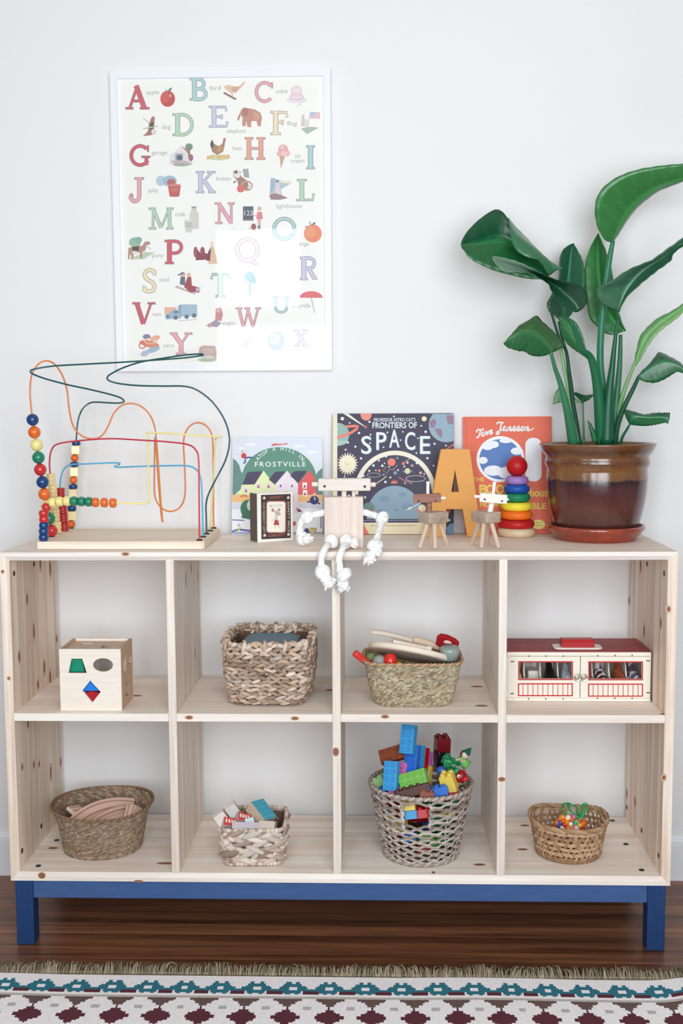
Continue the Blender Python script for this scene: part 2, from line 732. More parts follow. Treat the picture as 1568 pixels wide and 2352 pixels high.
X_, Y_, Z_ = Vector((1, 0, 0)), Vector((0, 1, 0)), Vector((0, 0, 1))
WK = [None, M_knot_o, M_knot_i]
m = slab('t')
knot(m, atY(288, 1272.5, 0), X_, Z_, .007, .0035, -Y_)
for px, py, r in ((610, 1258, .03), (470, 1246, .02), (1090, 1252, .014), (1300, 1262, .02)):
    p = atZ(px, py, ZT)
    m.poly([p + Z_ * .0001 + X_ * (r * math.cos(t * PI / 6)) + Y_ * (.0035 * math.sin(t * PI / 6)) for t in range(12)], mi=1)
ob('top_panel', m, [M_pine_x, M_knot_o, M_knot_i], unit)
m = slab('b')
knot(m, atY(96, 2011, 0), X_, Z_, .0085, .0075, -Y_, 1.15)
knot(m, atY(318, 2024, 0), X_, Z_, .011, .0028, -Y_, 1.15)
for px, py, r in ((122, 1948, .012), (380, 1983, .02), (1200, 1951, .012), (1205, 1896, .011), (1101, 1986, .013), (995, 2004, .004)):
    knot(m, atZ(px, py, ZB + T), X_, Y_, r, .006, Z_, 1.3)
bot = ob('bottom_panel', m, [M_pine_x, M_knot_o, M_knot_i], unit)
XI = W2 - T
left_m = slab('l')
for x, y, rz in ((430, 280, .020), (232, 545, .014), (290, 820, .020), (380, 1130, .016), (430, 1215, .016), (325, 1280, .011), (485, 885, .01), (165, 1040, .012), (345, 235, .016)):
    knot(left_m, atX(x / 3.733, 1230 + y / 3.733, -XI), Y_, Z_, .007, rz, X_)
for x, y, rz in ((290, 435, .009), (335, 430, .007), (435, 500, .017), (190, 455, .007), (520, 410, .012), (240, 80, .012)):
    knot(left_m, atX(x / 3.733, 1640 + y / 3.733, -XI), Y_, Z_, .006, rz, X_)
for px, py in ((6, 1313), (20, 1558)):
    knot(left_m, atY(px, py, 0), X_, Z_, .003, .0035, -Y_)
left = ob('side_panel', left_m, [M_pine_z, M_knot_o, M_knot_i], unit)
right_m = slab('r')
for px, py, rz in ((1517, 1431, .011), (1479, 1449, .014), (1471, 1300, .014), (1439, 1823, .012), (1458, 1842, .012), (1445, 1380, .01)):
    knot(right_m, atX(px, py, XI), Y_, Z_, .007, rz, -X_)
for px, py in ((1535, 1399), (1524, 1786)):
    knot(right_m, atY(px, py, 0), X_, Z_, .0042, .0060, -Y_, 1.6)
right = ob('side_panel', right_m, [M_pine_z, M_knot_o, M_knot_i], unit)


def cap(parent, p, n):
    ob('screw_cap', MB().cyl(p - n * .0012, p + n * .0009, .0068, n=18), M_black, parent)


for px, py in ((32, 1317), (78, 1295.5), (50.5, 1954), (94.5, 1897)):
    cap(left, atX(px, py, -XI), X_)
for px, py in ((1525, 1317), (1485.5, 1295), (1512, 1965), (1473, 1907), (1439, 1854)):
    cap(right, atX(px, py, XI), -X_)
for px, py in ((88, 1989), (130.5, 1930), (1473, 1998.5), (1437, 1939), (1406, 1885)):
    cap(bot, atZ(px, py, ZB + T), Z_)

DW = .0195
CW = (2 * XI - 3 * DW) / 4
DIVX = [-XI + CW * (i + 1) + DW * i for i in range(3)]
CELL = [(-XI + (CW + DW) * i, -XI + (CW + DW) * i + CW) for i in range(4)]
for i, dx in enumerate(DIVX):
    m = MB().box((dx, .0045, ZB + T), (dx + DW, DEP, ZT - T), .0012, 1)
    if i == 0:
        for px, py, rz in ((427, 1330, .02), (439, 1305, .014), (448, 1500, .016), (454, 1325, .012)):
            knot(m, atX(px, py, dx + DW), Y_, Z_, .004, rz, X_, 1.3)
    if i == 1:
        knot(m, atY(771, 1727, .0045), X_, Z_, .007, .010, -Y_, 1.2)
    if i == 2:
        knot(m, atY(1152, 1790, .0045), X_, Z_, .008, .005, -Y_, 1.3)
        for px, py, rz in ((1136, 1305, .012), (1120, 1415, .014), (1128, 1525, .02), (1132, 1755, .02)):
            knot(m, atX(px, py, dx), Y_, Z_, .003, rz, -X_, 1.3)
    ob('divider', m, [M_pine_d, M_knot_o, M_knot_i], unit)
SHK = [[(312, 1598)], [(434, 1645), (677, 1647), (760, 1585)], [(884, 1643), (1105, 1621), (1095, 1577)], [(1530, 1640)]]
for i, (a, b) in enumerate(CELL):
    m = MB().box((a, .0015, ZM - .0192), (b, DEP - .02, ZM), .0012, 1)
    for px, py in SHK[i]:
        if py > 1641:
            knot(m, atY(px, py + 3, .0015), X_, Z_, .008, .004, -Y_, 1.4)
        else:
            knot(m, atZ(px, py, ZM), X_, Y_, .014, .007, Z_, 1.3)
    ob('shelf_board', m, [M_pine_x, M_knot_o, M_knot_i], unit)
for sx in (-1, 1):
    for ya in (.003, DEP - .048):
        ob('leg', MB().box((min(sx * .743, sx * .7862), ya, 0), (max(sx * .743, sx * .7862), ya + .043, ZB), .0025), M_blue_leg, unit)
ob('front_rail', MB().box((-.743, .006, .1185), (.743, .028, ZB), .002), M_blue_paint, unit)
ob('back_rail', MB().box((-.743, DEP - .035, .1185), (.743, DEP - .013, ZB), .002), M_blue_paint, unit)
for sx in (-1, 1):
    ob('side_rail', MB().box((min(sx * .755, sx * .775), .046, .1185), (max(sx * .755, sx * .775), DEP - .048, ZB), .002), M_blue_paint, unit)

# ------------------------------------------------------------------ the rug
RE = -.143                       # the rug's far edge
rug = thing('woven_rug', 'flat woven off white rug with teal and maroon stepped motifs and a khaki fringe', 'rug', (0, -.8, 0))
WHITE, TEAL, MAROON, BROWN, GREY, KHAKI = (252, 247, 249), (56, 122, 140), (100, 54, 64), (112, 90, 86), (196, 190, 182), (134, 122, 100)
PT, PD = .0815, .0928
tx0 = atZ(422.5, 2272, .006).x
dx0 = atZ(455, 2340, .006).x
yT = atZ(760, 2272, .006).y      # middle of the teal row
yL = atZ(760, 2292, .006).y      # pale line
yD = atZ(760, 2338, .006).y      # first row of diamonds


def rug_col(x, y):
    if y > RE - .0045:
        return KHAKI
    fx = (x - tx0 + PT / 2) % PT - PT / 2
    ax = abs(fx)
    dy = y - yT
    if abs(y - yL) < .004:
        return GREY
    if y > yL:
        if ax < .0085 and abs(dy) < .006:
            return WHITE
        w = -1
        for lim, ww in ((.007, .0325), (.0125, .0265), (.019, .0205), (.027, .0150)):
            if abs(dy) < lim:
                w = ww
                break
        if abs(dy) > .021 and ax < .0055:
            w = -1
        if ax < w:
            return TEAL
        if -.012 < dy < -.002:
            return TEAL
        if -.026 < dy <= -.012 and ax > .0235:
            return MAROON
        return WHITE
    # the repeating field of stepped diamonds
    gx = abs((x - dx0 + PD / 2) % PD - PD / 2)
    step = lambda v, q: math.floor(v / q) * q
    t = yL - .006 - y
    if t < .036:
        if gx < .031 - step(t, .0075) * .95:
            return BROWN
    hd = .085
    v = (y - yD + hd / 2) % hd - hd / 2
    row = round((y - yD) / hd)
    if gx < .0315 - step(abs(v), .0072) * 1.02:
        return MAROON if row % 2 == 0 else TEAL
    g2 = PD / 2 - gx
    v2 = abs((y - (yD + .036) + hd / 2) % hd - hd / 2)
    if g2 < .0085 and v2 < .008:
        return GREY
    return WHITE


def rug_z(x, y):
    w = .0015 * math.sin(x * 5 + y * 3) + .0012 * math.sin(x * 11 - 2)
    hump = .012 * math.exp(-((x - .80) / .05) ** 2) * math.exp(-((y + .22) / .12) ** 2)
    return .0065 + max(0, w) + hump


m = MB()
xs = [-1.25 + .0045 * i for i in range(int(2.5 / .0045) + 1)]
ys = [RE - .0045 * i for i in range(60)]
while ys[-1] > -1.75:
    ys.append(ys[-1] - .009)
nx = len(xs)
v = [(x, y, rug_z(x, y)) for y in ys for x in xs]
m.v = v
for j in range(len(ys) - 1):
    for i in range(nx - 1):
        m.f.append([j * nx + i, (j + 1) * nx + i, (j + 1) * nx + i + 1, j * nx + i + 1])
        m.c.append(rug_col((xs[i] + xs[i + 1]) / 2, (ys[j] + ys[j + 1]) / 2))
        m.m.append(0)
        m.s.append(True)
e = MB()
m.box((xs[0], ys[-1], .0005), (xs[-1], RE, .005), col=WHITE)
ob('woven_field', m, M_rug, rug)
fr = MB()
rnd = random.Random(3)
x = -1.24
while x < 1.24:
    lean = .55 * noise.noise((x * 9, 0, 0)) + .35 * noise.noise((x * 31, 3, 0))
    lift = .5 + .9 * max(0, noise.noise((x * 13, 7, 0)) + .25)
    for k in range(2):
        xx = x + rnd.uniform(-.002, .002)
        L = rnd.uniform(.026, .048)
        h = rnd.uniform(.004, .013) * lift + .003
        bx = lean * L + rnd.uniform(-.012, .012)
        p0 = Vector((xx, RE - .002, .0075))
        p1 = Vector((xx + bx * .3, RE + L * .35, .009 + h))
        p2 = Vector((xx + bx * .75, RE + L * .75, .007 + h * rnd.uniform(.5, 1.1)))
        p3 = Vector((xx + bx * 1.1 + rnd.uniform(-.006, .006), RE + L, max(.0025, h * rnd.uniform(-.2, 1.0))))
        c = rnd.choice([(152, 138, 116), (130, 116, 96), (112, 100, 82), (172, 158, 134)])
        fr.tube(smooth_path([p0, p1, p2, p3], 3), [.0015, .0014, .0014, .0014, .0013, .0012, .0012, .0011, .0010, .0008], n=4, col=c)
    if rnd.random() < .9:
        fr.ellip((x, RE + .003, .009), (1, rnd.uniform(-.5, .5), .2), .009, .006, .006, Z_, 6, 4, col=(118, 107, 84))
    x += .0036
fo = ob('fringe', fr, M_matte, rug)
fo['kind'] = 'stuff'


def _use(s, zm):
    s.zm = zm
    s.u = (s.loc(200, 100) - s.loc(100, 100)).length / 100
    return s


Art.use = _use

# ------------------------------------------------------------------ the alphabet poster on the wall
PY = .391
px0, px1, pz0, pz1 = atY(258, 500, PY).x + .002, atY(760, 500, PY).x, atY(510, 851.5, PY).z, atY(510, 161, PY).z
FW_ = .0175
poster = thing('framed_poster', 'white framed alphabet poster hanging on the wall above the bead maze', 'poster', ((px0 + px1) / 2, .415, (pz0 + pz1) / 2))
m = MB()
for a in range(4):
    q = [(px0, pz0), (px1, pz0), (px1, pz1), (px0, pz1)]
    k = [(px0 + FW_, pz0 + FW_), (px1 - FW_, pz0 + FW_), (px1 - FW_, pz1 - FW_), (px0 + FW_, pz1 - FW_)]
    b = (a + 1) % 4
    V = [(q[a][0], PY, q[a][1]), (q[b][0], PY, q[b][1]), (k[b][0], PY, k[b][1]), (k[a][0], PY, k[a][1])]
    m.add(V + [(x, .4148, z) for x, _, z in V], [[3, 2, 1, 0], [4, 5, 6, 7], [0, 1, 5, 4], [1, 2, 6, 5], [2, 3, 7, 6], [3, 0, 4, 7]])
ob('frame', m, mat('white_frame', (241, 242, 246), .4), poster)
Z1, Z2 = Zm(250, 150, 3.0154), Zm(250, 490, 3.0154)
A = Art((0, .3985, 0), X_, Z_, -Y_, Z1, .00002, .0002)
A.mb.box((px0 + .01, .3985, pz0 + .01), (px1 - .01, .4140, pz1 - .01), col=(253, 252, 245))
TK, TN = .195, .10


def arc(cx, cy, rx, ry, a0, a1, n=16):
    return [(cx + rx * math.cos(math.radians(a0 + (a1 - a0) * i / n)), cy + ry * math.sin(math.radians(a0 + (a1 - a0) * i / n))) for i in range(n + 1)]


# strokes on a unit box (x right, y up) with widths; the last list holds serif bars (x, y, half width)
GLY = {
    'A': ([([(.50, .97), (.16, .03)], TN), ([(.44, .97), (.80, .03)], TK), ([(.28, .33), (.68, .33)], TN)], [(.15, .03, .15), (.81, .03, .19)]),
    'B': ([([(.24, 0), (.24, 1)], TK), ([(.2, .955)] + arc(.5, .74, .27, .215, 90, -90) + [(.2, .525)], .13), ([(.2, .525)] + arc(.52, .285, .36, .24, 90, -90) + [(.2, .045)], .14)], [(.14, .04, .14), (.14, .96, .14)]),
    'C': ([(arc(.54, .5, .42, .43, 40, 320, 24), .14), ([(.92, .66), (.92, .95)], .07)], []),
    'D': ([([(.22, 0), (.22, 1)], TK), ([(.2, .955)] + arc(.42, .5, .47, .455, 90, -90, 22) + [(.2, .045)], .13)], [(.14, .04, .14), (.14, .96, .14)]),
    'E': ([([(.25, 0), (.25, 1)], TK), ([(.2, .95), (.88, .95), (.9, .75)], .1), ([(.25, .5), (.68, .5)], .09), ([(.66, .62), (.66, .38)], .07), ([(.2, .05), (.92, .05), (.96, .28)], .1)], [(.16, .04, .16), (.16, .96, .16)]),
    'F': ([([(.28, 0), (.28, 1)], TK), ([(.2, .95), (.93, .95), (.95, .72)], .1), ([(.28, .52), (.7, .52)], .09), ([(.69, .64), (.69, .40)], .07)], [(.28, .035, .28), (.16, .96, .16)]),
    'G': ([(arc(.52, .5, .43, .43, 42, 330, 24), .15), ([(.9, .66), (.9, .96)], .07), ([(.82, .45), (.82, .06)], .15)], [(.8, .44, .2)]),
    'H': ([([(.2, 0), (.2, 1)], TK), ([(.8, 0), (.8, 1)], TK), ([(.2, .5), (.8, .5)], .1)], [(.2, .035, .2), (.2, .965, .2), (.8, .035, .2), (.8, .965, .2)]),
    'I': ([([(.5, 0), (.5, 1)], TK)], [(.5, .035, .5), (.5, .965, .5)]),
    'J': ([([(.7, 1), (.7, .28)] + arc(.4, .26, .3, .22, 0, -180, 12), .15), (arc(.16, .26, .05, .05, 0, 360, 8), .1)], [(.7, .965, .3)]),
    'K': ([([(.22, 0), (.22, 1)], TK), ([(.82, .96), (.26, .42)], .09), ([(.40, .58), (.84, .03)], .17)], [(.2, .035, .2), (.2, .965, .2), (.78, .965, .2), (.82, .035, .18)]),
    'L': ([([(.3, 0), (.3, 1)], TK), ([(.2, .05), (.93, .05), (.97, .36)], .1)], [(.2, .04, .2), (.3, .965, .26)]),
    'M': ([([(.16, 0), (.18, 1)], .1), ([(.16, .98), (.5, .06)], .15), ([(.84, .98), (.5, .06)], .09), ([(.84, 1), (.86, 0)], .15)], [(.14, .035, .14), (.13, .965, .13), (.87, .965, .13), (.86, .035, .14)]),
    'N': ([([(.2, 0), (.2, 1)], .1), ([(.16, .98), (.84, .03)], .17), ([(.84, 0), (.84, 1)], .1)], [(.18, .035, .18), (.12, .965, .14), (.84, .965, .16)]),
    'O': ([(arc(.5, .5, .42, .43, 0, 360, 32), .14)], []),
    'P': ([([(.25, 0), (.25, 1)], TK), ([(.2, .95)] + arc(.55, .7, .37, .25, 90, -90) + [(.3, .45)], .13)], [(.25, .035, .23), (.14, .96, .14)]),
    'Q': ([(arc(.48, .55, .42, .40, 0, 360, 32), .14), ([(.5, .2), (.7, .08), (.95, .03)], .11)], []),
    'R': ([([(.2, 0), (.2, 1)], TK), ([(.2, .95)] + arc(.5, .72, .32, .23, 90, -90) + [(.3, .49)], .13), ([(.5, .48), (.82, .06), (.98, .1)], .16)], [(.2, .035, .2), (.1, .96, .1)]),
    'S': ([(arc(.5, .74, .33, .2, 20, 190, 14) + arc(.5, .26, .37, .21, 100, -170, 18)[0:] if False else [(.88, .78), (.76, .93), (.5, .96), (.25, .9), (.14, .74), (.24, .6), (.5, .5), (.76, .40), (.88, .25), (.76, .08), (.5, .04), (.24, .07), (.1, .22)], .15), ([(.9, .7), (.9, .96)], .07), ([(.09, .30), (.09, .04)], .07)], []),
    'T': ([([(.5, 0), (.5, 1)], TK), ([(.04, .74), (.08, .95), (.92, .95), (.96, .74)], .1)], [(.5, .035, .22)]),
    'U': ([([(.2, 1), (.2, .3)] + arc(.52, .3, .32, .26, 180, 360, 12) + [(.84, 1)], .13)], [(.2, .965, .18), (.84, .965, .16)]),
    'V': ([([(.18, .97), (.48, .03)], TK), ([(.82, .97), (.50, .03)], .09)], [(.16, .965, .16), (.84, .965, .16)]),
    'W': ([([(.12, .97), (.3, .04)], .13), ([(.5, .9), (.32, .04)], .08), ([(.46, .97), (.7, .04)], .13), ([(.9, .97), (.7, .04)], .08)], [(.12, .965, .12), (.46, .965, .1), (.9, .965, .1)]),
    'X': ([([(.18, .97), (.82, .03)], TK), ([(.8, .97), (.2, .03)], .09)], [(.2, .965, .18), (.8, .965, .18), (.2, .035, .18), (.8, .035, .18)]),
    'Y': ([([(.16, .97), (.5, .5)], TK), ([(.84, .97), (.5, .5)], .09), ([(.5, .52), (.5, 0)], TK)], [(.16, .965, .16), (.84, .965, .16), (.5, .035, .22)]),
}


def glyph(A, ch, x0, y0, x1, y1, col, edge=(116, 102, 110)):
    w, h = x1 - x0, y1 - y0
    st, se = GLY[ch]
    A.h = .0002
    mp = lambda p: (x0 + p[0] * w, y1 - p[1] * h)
    for extra, c in ((.045 * h, edge), (0, col)):
        for pts, t in st:
            A.L([mp(p) for p in pts], t * h + extra - .02 * h, c)
        for x, y, hw in se:
            a, b = mp((x - hw, y)), mp((x + hw, y))
            A.L([(a[0] - extra / 2, a[1]), (b[0] + extra / 2, b[1])], .062 * h + extra, c)


RED, AQ, PK, GN, LI, CRM, SAL = (204, 72, 84), (165, 208, 208), (236, 158, 172), (176, 212, 182), (203, 198, 228), (244, 225, 180), (236, 156, 128)
A.use(Z1)
for ch, bx, c in (('A', (118, 135, 278, 303), RED), ('B', (562, 90, 686, 243), AQ), ('C', (1005, 110, 1140, 260), PK), ('D', (443, 335, 592, 488), GN),
                  ('E', (695, 282, 825, 430), LI), ('F', (1122, 318, 1238, 480), CRM), ('G', (142, 548, 285, 702), RED), ('H', (942, 500, 1080, 652), SAL),
                  ('I', (1370, 557, 1422, 718), AQ), ('J', (140, 778, 240, 948), PK), ('K', (605, 735, 738, 883), LI), ('L', (1300, 790, 1420, 940), GN),
                  ('M', (278, 988, 445, 1135), GN), ('N', (738, 952, 868, 1097), PK)):
    glyph(A, ch, *bx, c)
INK = (150, 150, 152)
for t, x, y, w in (('apple', 304, 188, 92), ('bird', 737, 158, 70), ('cake', 1196, 180, 78), ('dog', 396, 428, 58), ('elephant', 882, 456, 132), ('flag', 1268, 404, 68),
                   ('garage', 350, 606, 108), ('hen', 887, 575, 60), ('ice', 1307, 628, 38), ('cream', 1307, 662, 92), ('jelly', 306, 868, 70), ('kitten', 794, 786, 100),
                   ('lighthouse', 1247, 976, 176), ('milk', 494, 1034, 72)):
    A.h = .0002
    A.T(x, y, t, 30, INK, width=w, bold=-.004)
# the little printed pictures
A.h = .0003; A.E(407, 232, 51, 56, (186, 56, 52)); A.E(390, 222, 30, 40, (204, 74, 62)); A.E(425, 212, 7, 10, (235, 170, 150)); A.P([(408, 182), (415, 165), (438, 152), (430, 176)], (86, 110, 80)); A.L([(402, 182), (392, 165)], 4, (110, 90, 70))
A.h = .0003; A.P([(795, 150), (812, 138), (840, 138), (870, 148), (900, 145), (940, 108), (944, 120), (912, 160), (880, 190), (845, 192), (815, 172)], (232, 190, 158)); A.P([(850, 150), (900, 148), (880, 188), (850, 180)], (205, 160, 132)); A.L([(795, 190), (880, 236)], 14, (140, 96, 92)); A.L([(850, 190), (858, 212)], 4, (150, 110, 100))
A.h = .0003; A.E(1300, 240, 70, 22, (228, 224, 226)); A.E(1300, 225, 52, 28, (240, 222, 226)); A.E(1298, 180, 42, 38, (242, 226, 230)); A.ring(1298, 180, 36, 34, 4, (226, 180, 190)); A.ring(1300, 218, 44, 20, 5, (220, 165, 178)); A.L([(1300, 285), (1332, 265)], 4, (190, 180, 185))
A.h = .0003; A.P([(290, 372), (302, 352), (318, 360), (316, 390), (312, 440), (322, 478), (280, 486), (236, 490), (268, 460), (276, 410)], (150, 104, 84)); A.P([(286, 400), (310, 392), (308, 440), (282, 446)], (66, 54, 56)); A.L([(235, 365), (280, 400)], 8, (200, 205, 180)); A.L([(236, 440), (340, 420)], 8, (180, 195, 165)); A.E(312, 462, 18, 22, (226, 218, 208))
A.h = .0003; A.P([(915, 310), (935, 292), (965, 298), (1010, 305), (1050, 330), (1060, 365), (1050, 425), (1030, 420), (1022, 385), (985, 388), (985, 430), (958, 426), (950, 385), (945, 425), (922, 418), (925, 365), (912, 345), (902, 380), (890, 385), (890, 362), (905, 335)], (190, 128, 108)); A.E(945, 325, 24, 30, (165, 104, 90)); A.P([(1000, 320), (1040, 335), (1045, 372), (1000, 375)], (205, 145, 122))
A.h = .0003; A.R(1392, 325, 1462, 372, (236, 205, 210)); [A.R(1392, y, 1462, y + 5, (222, 150, 158)) for y in (328, 342, 356)]; A.R(1392, 325, 1425, 348, (165, 185, 220)); A.L([(1396, 318), (1378, 420)], 4, (190, 180, 180)); A.P([(1330, 440), (1380, 425), (1455, 432), (1420, 450), (1385, 470), (1372, 478)], (160, 182, 170)); A.P([(1335, 345), (1352, 340), (1360, 420), (1330, 425)], (215, 196, 196)); A.E(1366, 400, 14, 30, (226, 214, 214))
A.h = .0003; A.P([(420, 690), (425, 620), (500, 555), (560, 590), (580, 690), (500, 695)], (226, 224, 220)); A.P([(430, 615), (500, 553), (545, 600), (535, 612), (498, 570), (440, 620)], (240, 238, 236)); A.P([(500, 560), (560, 592), (548, 612)], (196, 110, 90)); A.R(460, 612, 512, 660, (150, 150, 165)); A.E(490, 640, 20, 18, (76, 84, 112)); A.E(555, 565, 26, 24, (100, 132, 112)); A.R(550, 580, 562, 640, (110, 100, 90)); A.P([(425, 660), (540, 662), (580, 690), (470, 695)], (196, 168, 178)); A.E(500, 690, 55, 10, (150, 170, 140)); A.E(568, 640, 16, 24, (150, 90, 100))
A.h = .0003; A.E(760, 638, 82, 20, (206, 210, 160)); A.P([(700, 545), (715, 512), (730, 545), (760, 560), (785, 545), (795, 505), (808, 510), (800, 560), (790, 600), (750, 620), (715, 600)], (152, 116, 92)); A.P([(700, 545), (718, 515), (726, 560), (712, 575)], (60, 56, 58)); A.E(800, 515, 9, 12, (206, 70, 66)); A.L([(755, 615), (752, 640)], 5, (200, 150, 80)); [A.E(x, y, 11, 13, (232, 178, 96)) for x, y in ((688, 640), (712, 632), (798, 632), (770, 640), (825, 630))]; A.P([(760, 560), (790, 560), (780, 600), (740, 605)], (196, 132, 88))
A.h = .0003; A.P([(1180, 620), (1222, 625), (1190, 716)], (206, 160, 130)); A.E(1180, 612, 18, 20, (238, 176, 172)); A.E(1232, 610, 22, 22, (240, 182, 176)); A.E(1206, 580, 34, 32, (236, 165, 162)); A.E(1212, 612, 22, 18, (244, 196, 190)); A.E(1200, 570, 14, 12, (246, 200, 194))
A.h = .0003; A.E(360, 800, 34, 36, (180, 200, 216)); A.E(420, 802, 50, 38, (150, 180, 202)); A.E(432, 810, 30, 22, (178, 90, 84)); A.P([(408, 830), (498, 830), (488, 905), (420, 905)], (190, 78, 74)); A.E(453, 905, 34, 6, (176, 66, 64)); A.E(453, 830, 45, 9, (214, 120, 112)); A.R(425, 850, 482, 872, (206, 100, 92))
A.h = .0003; A.P([(880, 725), (912, 735), (915, 770), (960, 800), (970, 850), (945, 870), (900, 860), (890, 800), (862, 770), (862, 735)], (156, 112, 94)); A.P([(925, 720), (965, 715), (972, 780), (935, 775)], (160, 158, 168)); A.E(888, 755, 24, 26, (236, 226, 220)); A.E(880, 740, 12, 12, (130, 90, 76)); A.ring(955, 835, 36, 30, 12, (190, 150, 130)); A.E(912, 855, 26, 26, (220, 96, 92)); A.L([(862, 815), (880, 800)], 8, (70, 62, 62)); A.E(975, 845, 16, 12, (228, 210, 200))
A.h = .0003; A.P([(1112, 905), (1120, 780), (1265, 815), (1190, 860), (1200, 905)], (172, 194, 208)); A.P([(1148, 895), (1158, 810), (1178, 810), (1190, 895)], (232, 208, 208)); A.R(1155, 795, 1180, 812, (120, 128, 150)); A.P([(1175, 800), (1260, 800), (1262, 822), (1180, 812)], (238, 228, 206)); A.P([(1110, 900), (1150, 885), (1210, 905), (1240, 920), (1180, 932), (1120, 930)], (150, 116, 116)); A.P([(1120, 785), (1150, 780), (1140, 870), (1118, 880)], (150, 176, 196))
A.use(Z2)
for ch, bx, c in (('O', (1130, 26, 1298, 190), AQ), ('P', (388, 185, 512, 350), RED), ('Q', (880, 170, 1045, 355), (232, 190, 188)), ('R', (1326, 302, 1443, 460), LI),
                  ('S', (233, 385, 328, 548), CRM), ('T', (705, 415, 838, 580), GN), ('U', (1130, 575, 1250, 690), AQ), ('V', (165, 618, 320, 772), RED),
                  ('W', (880, 652, 1050, 795), PK), ('X', (1280, 805, 1380, 922), LI), ('Y', (425, 828, 575, 980), PK)):
    glyph(A, ch, *bx, c)
for t, x, y, w in (('numbers', 860, 116, 150), ('orange', 1330, 212, 110), ('pony', 338, 292, 80), ('queen', 820, 262, 105), ('sled', 382, 460, 64), ('van', 332, 698, 58), ('yarn', 414, 916, 74), ('tree', 965, 590, 62),
                   ('umbrella', 1330, 640, 130), ('wagon', 830, 760, 90)):
    A.h = .0002
    A.T(x, y, t, 30, INK, width=w, bold=-.004)
# milk, numbers
A.h = .0003; A.P([(570, -20), (575, -45), (605, -45), (608, -20), (622, 5), (622, 105), (580, 112), (560, 100), (558, 10)], (214, 206, 196)); A.R(572, -48, 606, -34, (150, 148, 150)); A.P([(522, 48), (580, 48), (572, 132), (532, 132)], (206, 208, 200)); [A.R(526, y, 577, y + 4, (130, 150, 140)) for y in (66, 78, 90)]; A.E(551, 48, 28, 6, (228, 228, 222))
A.h = .0003; A.R(928, -48, 1000, 48, (76, 80, 96)); A.R(926, 44, 1002, 52, (150, 130, 120)); A.T(964, 0, '123', 34, (226, 228, 230), width=58); A.E(1042, -32, 14, 16, (226, 170, 150)); A.P([(1020, 40), (1026, -10), (1060, -10), (1066, 40)], (226, 120, 128)); A.L([(1022, 12), (998, 20)], 7, (228, 180, 165)); A.R(1030, 40, 1052, 80, (232, 170, 165)); A.R(1030, 82, 1050, 110, (120, 120, 150)); A.L([(960, 115), (990, 98)], 12, (210, 214, 160)); A.E(1002, 95, 18, 24, (150, 72, 72))
A.h = .0003; A.E(1412, 140, 62, 62, (238, 128, 88)); A.E(1396, 130, 36, 40, (242, 146, 104)); A.P([(1395, 85), (1425, 58), (1430, 75)], (86, 110, 92)); A.P([(1348, 92), (1390, 88), (1375, 98)], (96, 116, 96)); A.L([(1400, 82), (1388, 58)], 5, (90, 86, 70))
A.h = .0003; A.E(180, 200, 42, 34, (140, 180, 158)); A.E(205, 185, 24, 22, (120, 166, 142)); A.P([(130, 320), (240, 318), (320, 270), (250, 268)], (186, 204, 172)); A.P([(135, 240), (180, 228), (230, 225), (250, 195), (280, 195), (290, 212), (262, 222), (250, 260), (232, 268), (230, 312), (218, 312), (214, 272), (172, 270), (170, 318), (158, 318), (152, 275), (140, 318), (132, 316)], (176, 128, 108)); A.P([(160, 232), (210, 228), (205, 265), (165, 262)], (72, 52, 54)); A.E(180, 270, 22, 10, (228, 214, 206)); A.L([(255, 225), (292, 248)], 8, (190, 210, 224))
A.h = .0003; A.P([(590, 245), (600, 232), (640, 285), (660, 270), (700, 290), (662, 322), (600, 325), (605, 290)], (128, 44, 56)); A.E(600, 268, 14, 38, (150, 62, 70)); A.E(648, 262, 16, 30, (142, 56, 66)); A.P([(700, 230), (725, 230), (735, 270), (755, 350), (690, 350), (690, 280)], (226, 186, 150)); A.P([(690, 260), (708, 240), (700, 330), (668, 325)], (108, 46, 56)); A.E(713, 218, 10, 14, (240, 206, 186)); A.P([(706, 205), (713, 192), (720, 205)], (226, 190, 110))
A.h = .0003; A.P([(470, 500), (600, 555), (596, 563), (455, 512)], (190, 168, 160)); A.P([(545, 440), (570, 440), (575, 500), (630, 515), (625, 550), (560, 545), (520, 510)], (150, 52, 58)); A.P([(498, 435), (528, 440), (528, 500), (490, 492)], (84, 92, 116)); A.E(516, 425, 15, 17, (226, 168, 148)); A.E(553, 425, 15, 16, (232, 176, 156)); A.P([(470, 430), (510, 405), (525, 415), (492, 430)], (86, 100, 128)); A.P([(540, 418), (552, 402), (566, 418)], (216, 220, 226)); A.P([(600, 520), (634, 510), (632, 535), (605, 545)], (178, 182, 194))
A.h = .0003; A.E(975, 440, 40, 36, (140, 186, 184)); A.E(995, 465, 28, 24, (126, 176, 172)); A.R(966, 460, 984, 566, (150, 186, 186)); A.E(972, 568, 30, 6, (180, 206, 196))
A.h = .0003; A.E(1400, 585, 80, 46, (226, 96, 100), a0=PI, a1=2 * PI); A.L([(1400, 585), (1425, 690)], 6, (190, 170, 170))
A.h = .0003; A.R(385, 650, 470, 700, (238, 176, 140)); A.P([(480, 640), (510, 630), (610, 632), (612, 715), (480, 715)], (156, 184, 204)); A.P([(480, 640), (500, 630), (500, 716), (480, 716)], (120, 152, 178)); A.P([(388, 705), (420, 690), (450, 665), (490, 672), (500, 728), (395, 735)], (140, 172, 196)); A.R(450, 675, 482, 692, (96, 112, 134)); [A.E(x, y, 15, 16, (86, 98, 120)) for x, y in ((462, 722), (538, 716), (590, 708))]; A.E(408, 715, 10, 12, (90, 104, 128)); A.L([(480, 745), (610, 735)], 6, (214, 196, 204))
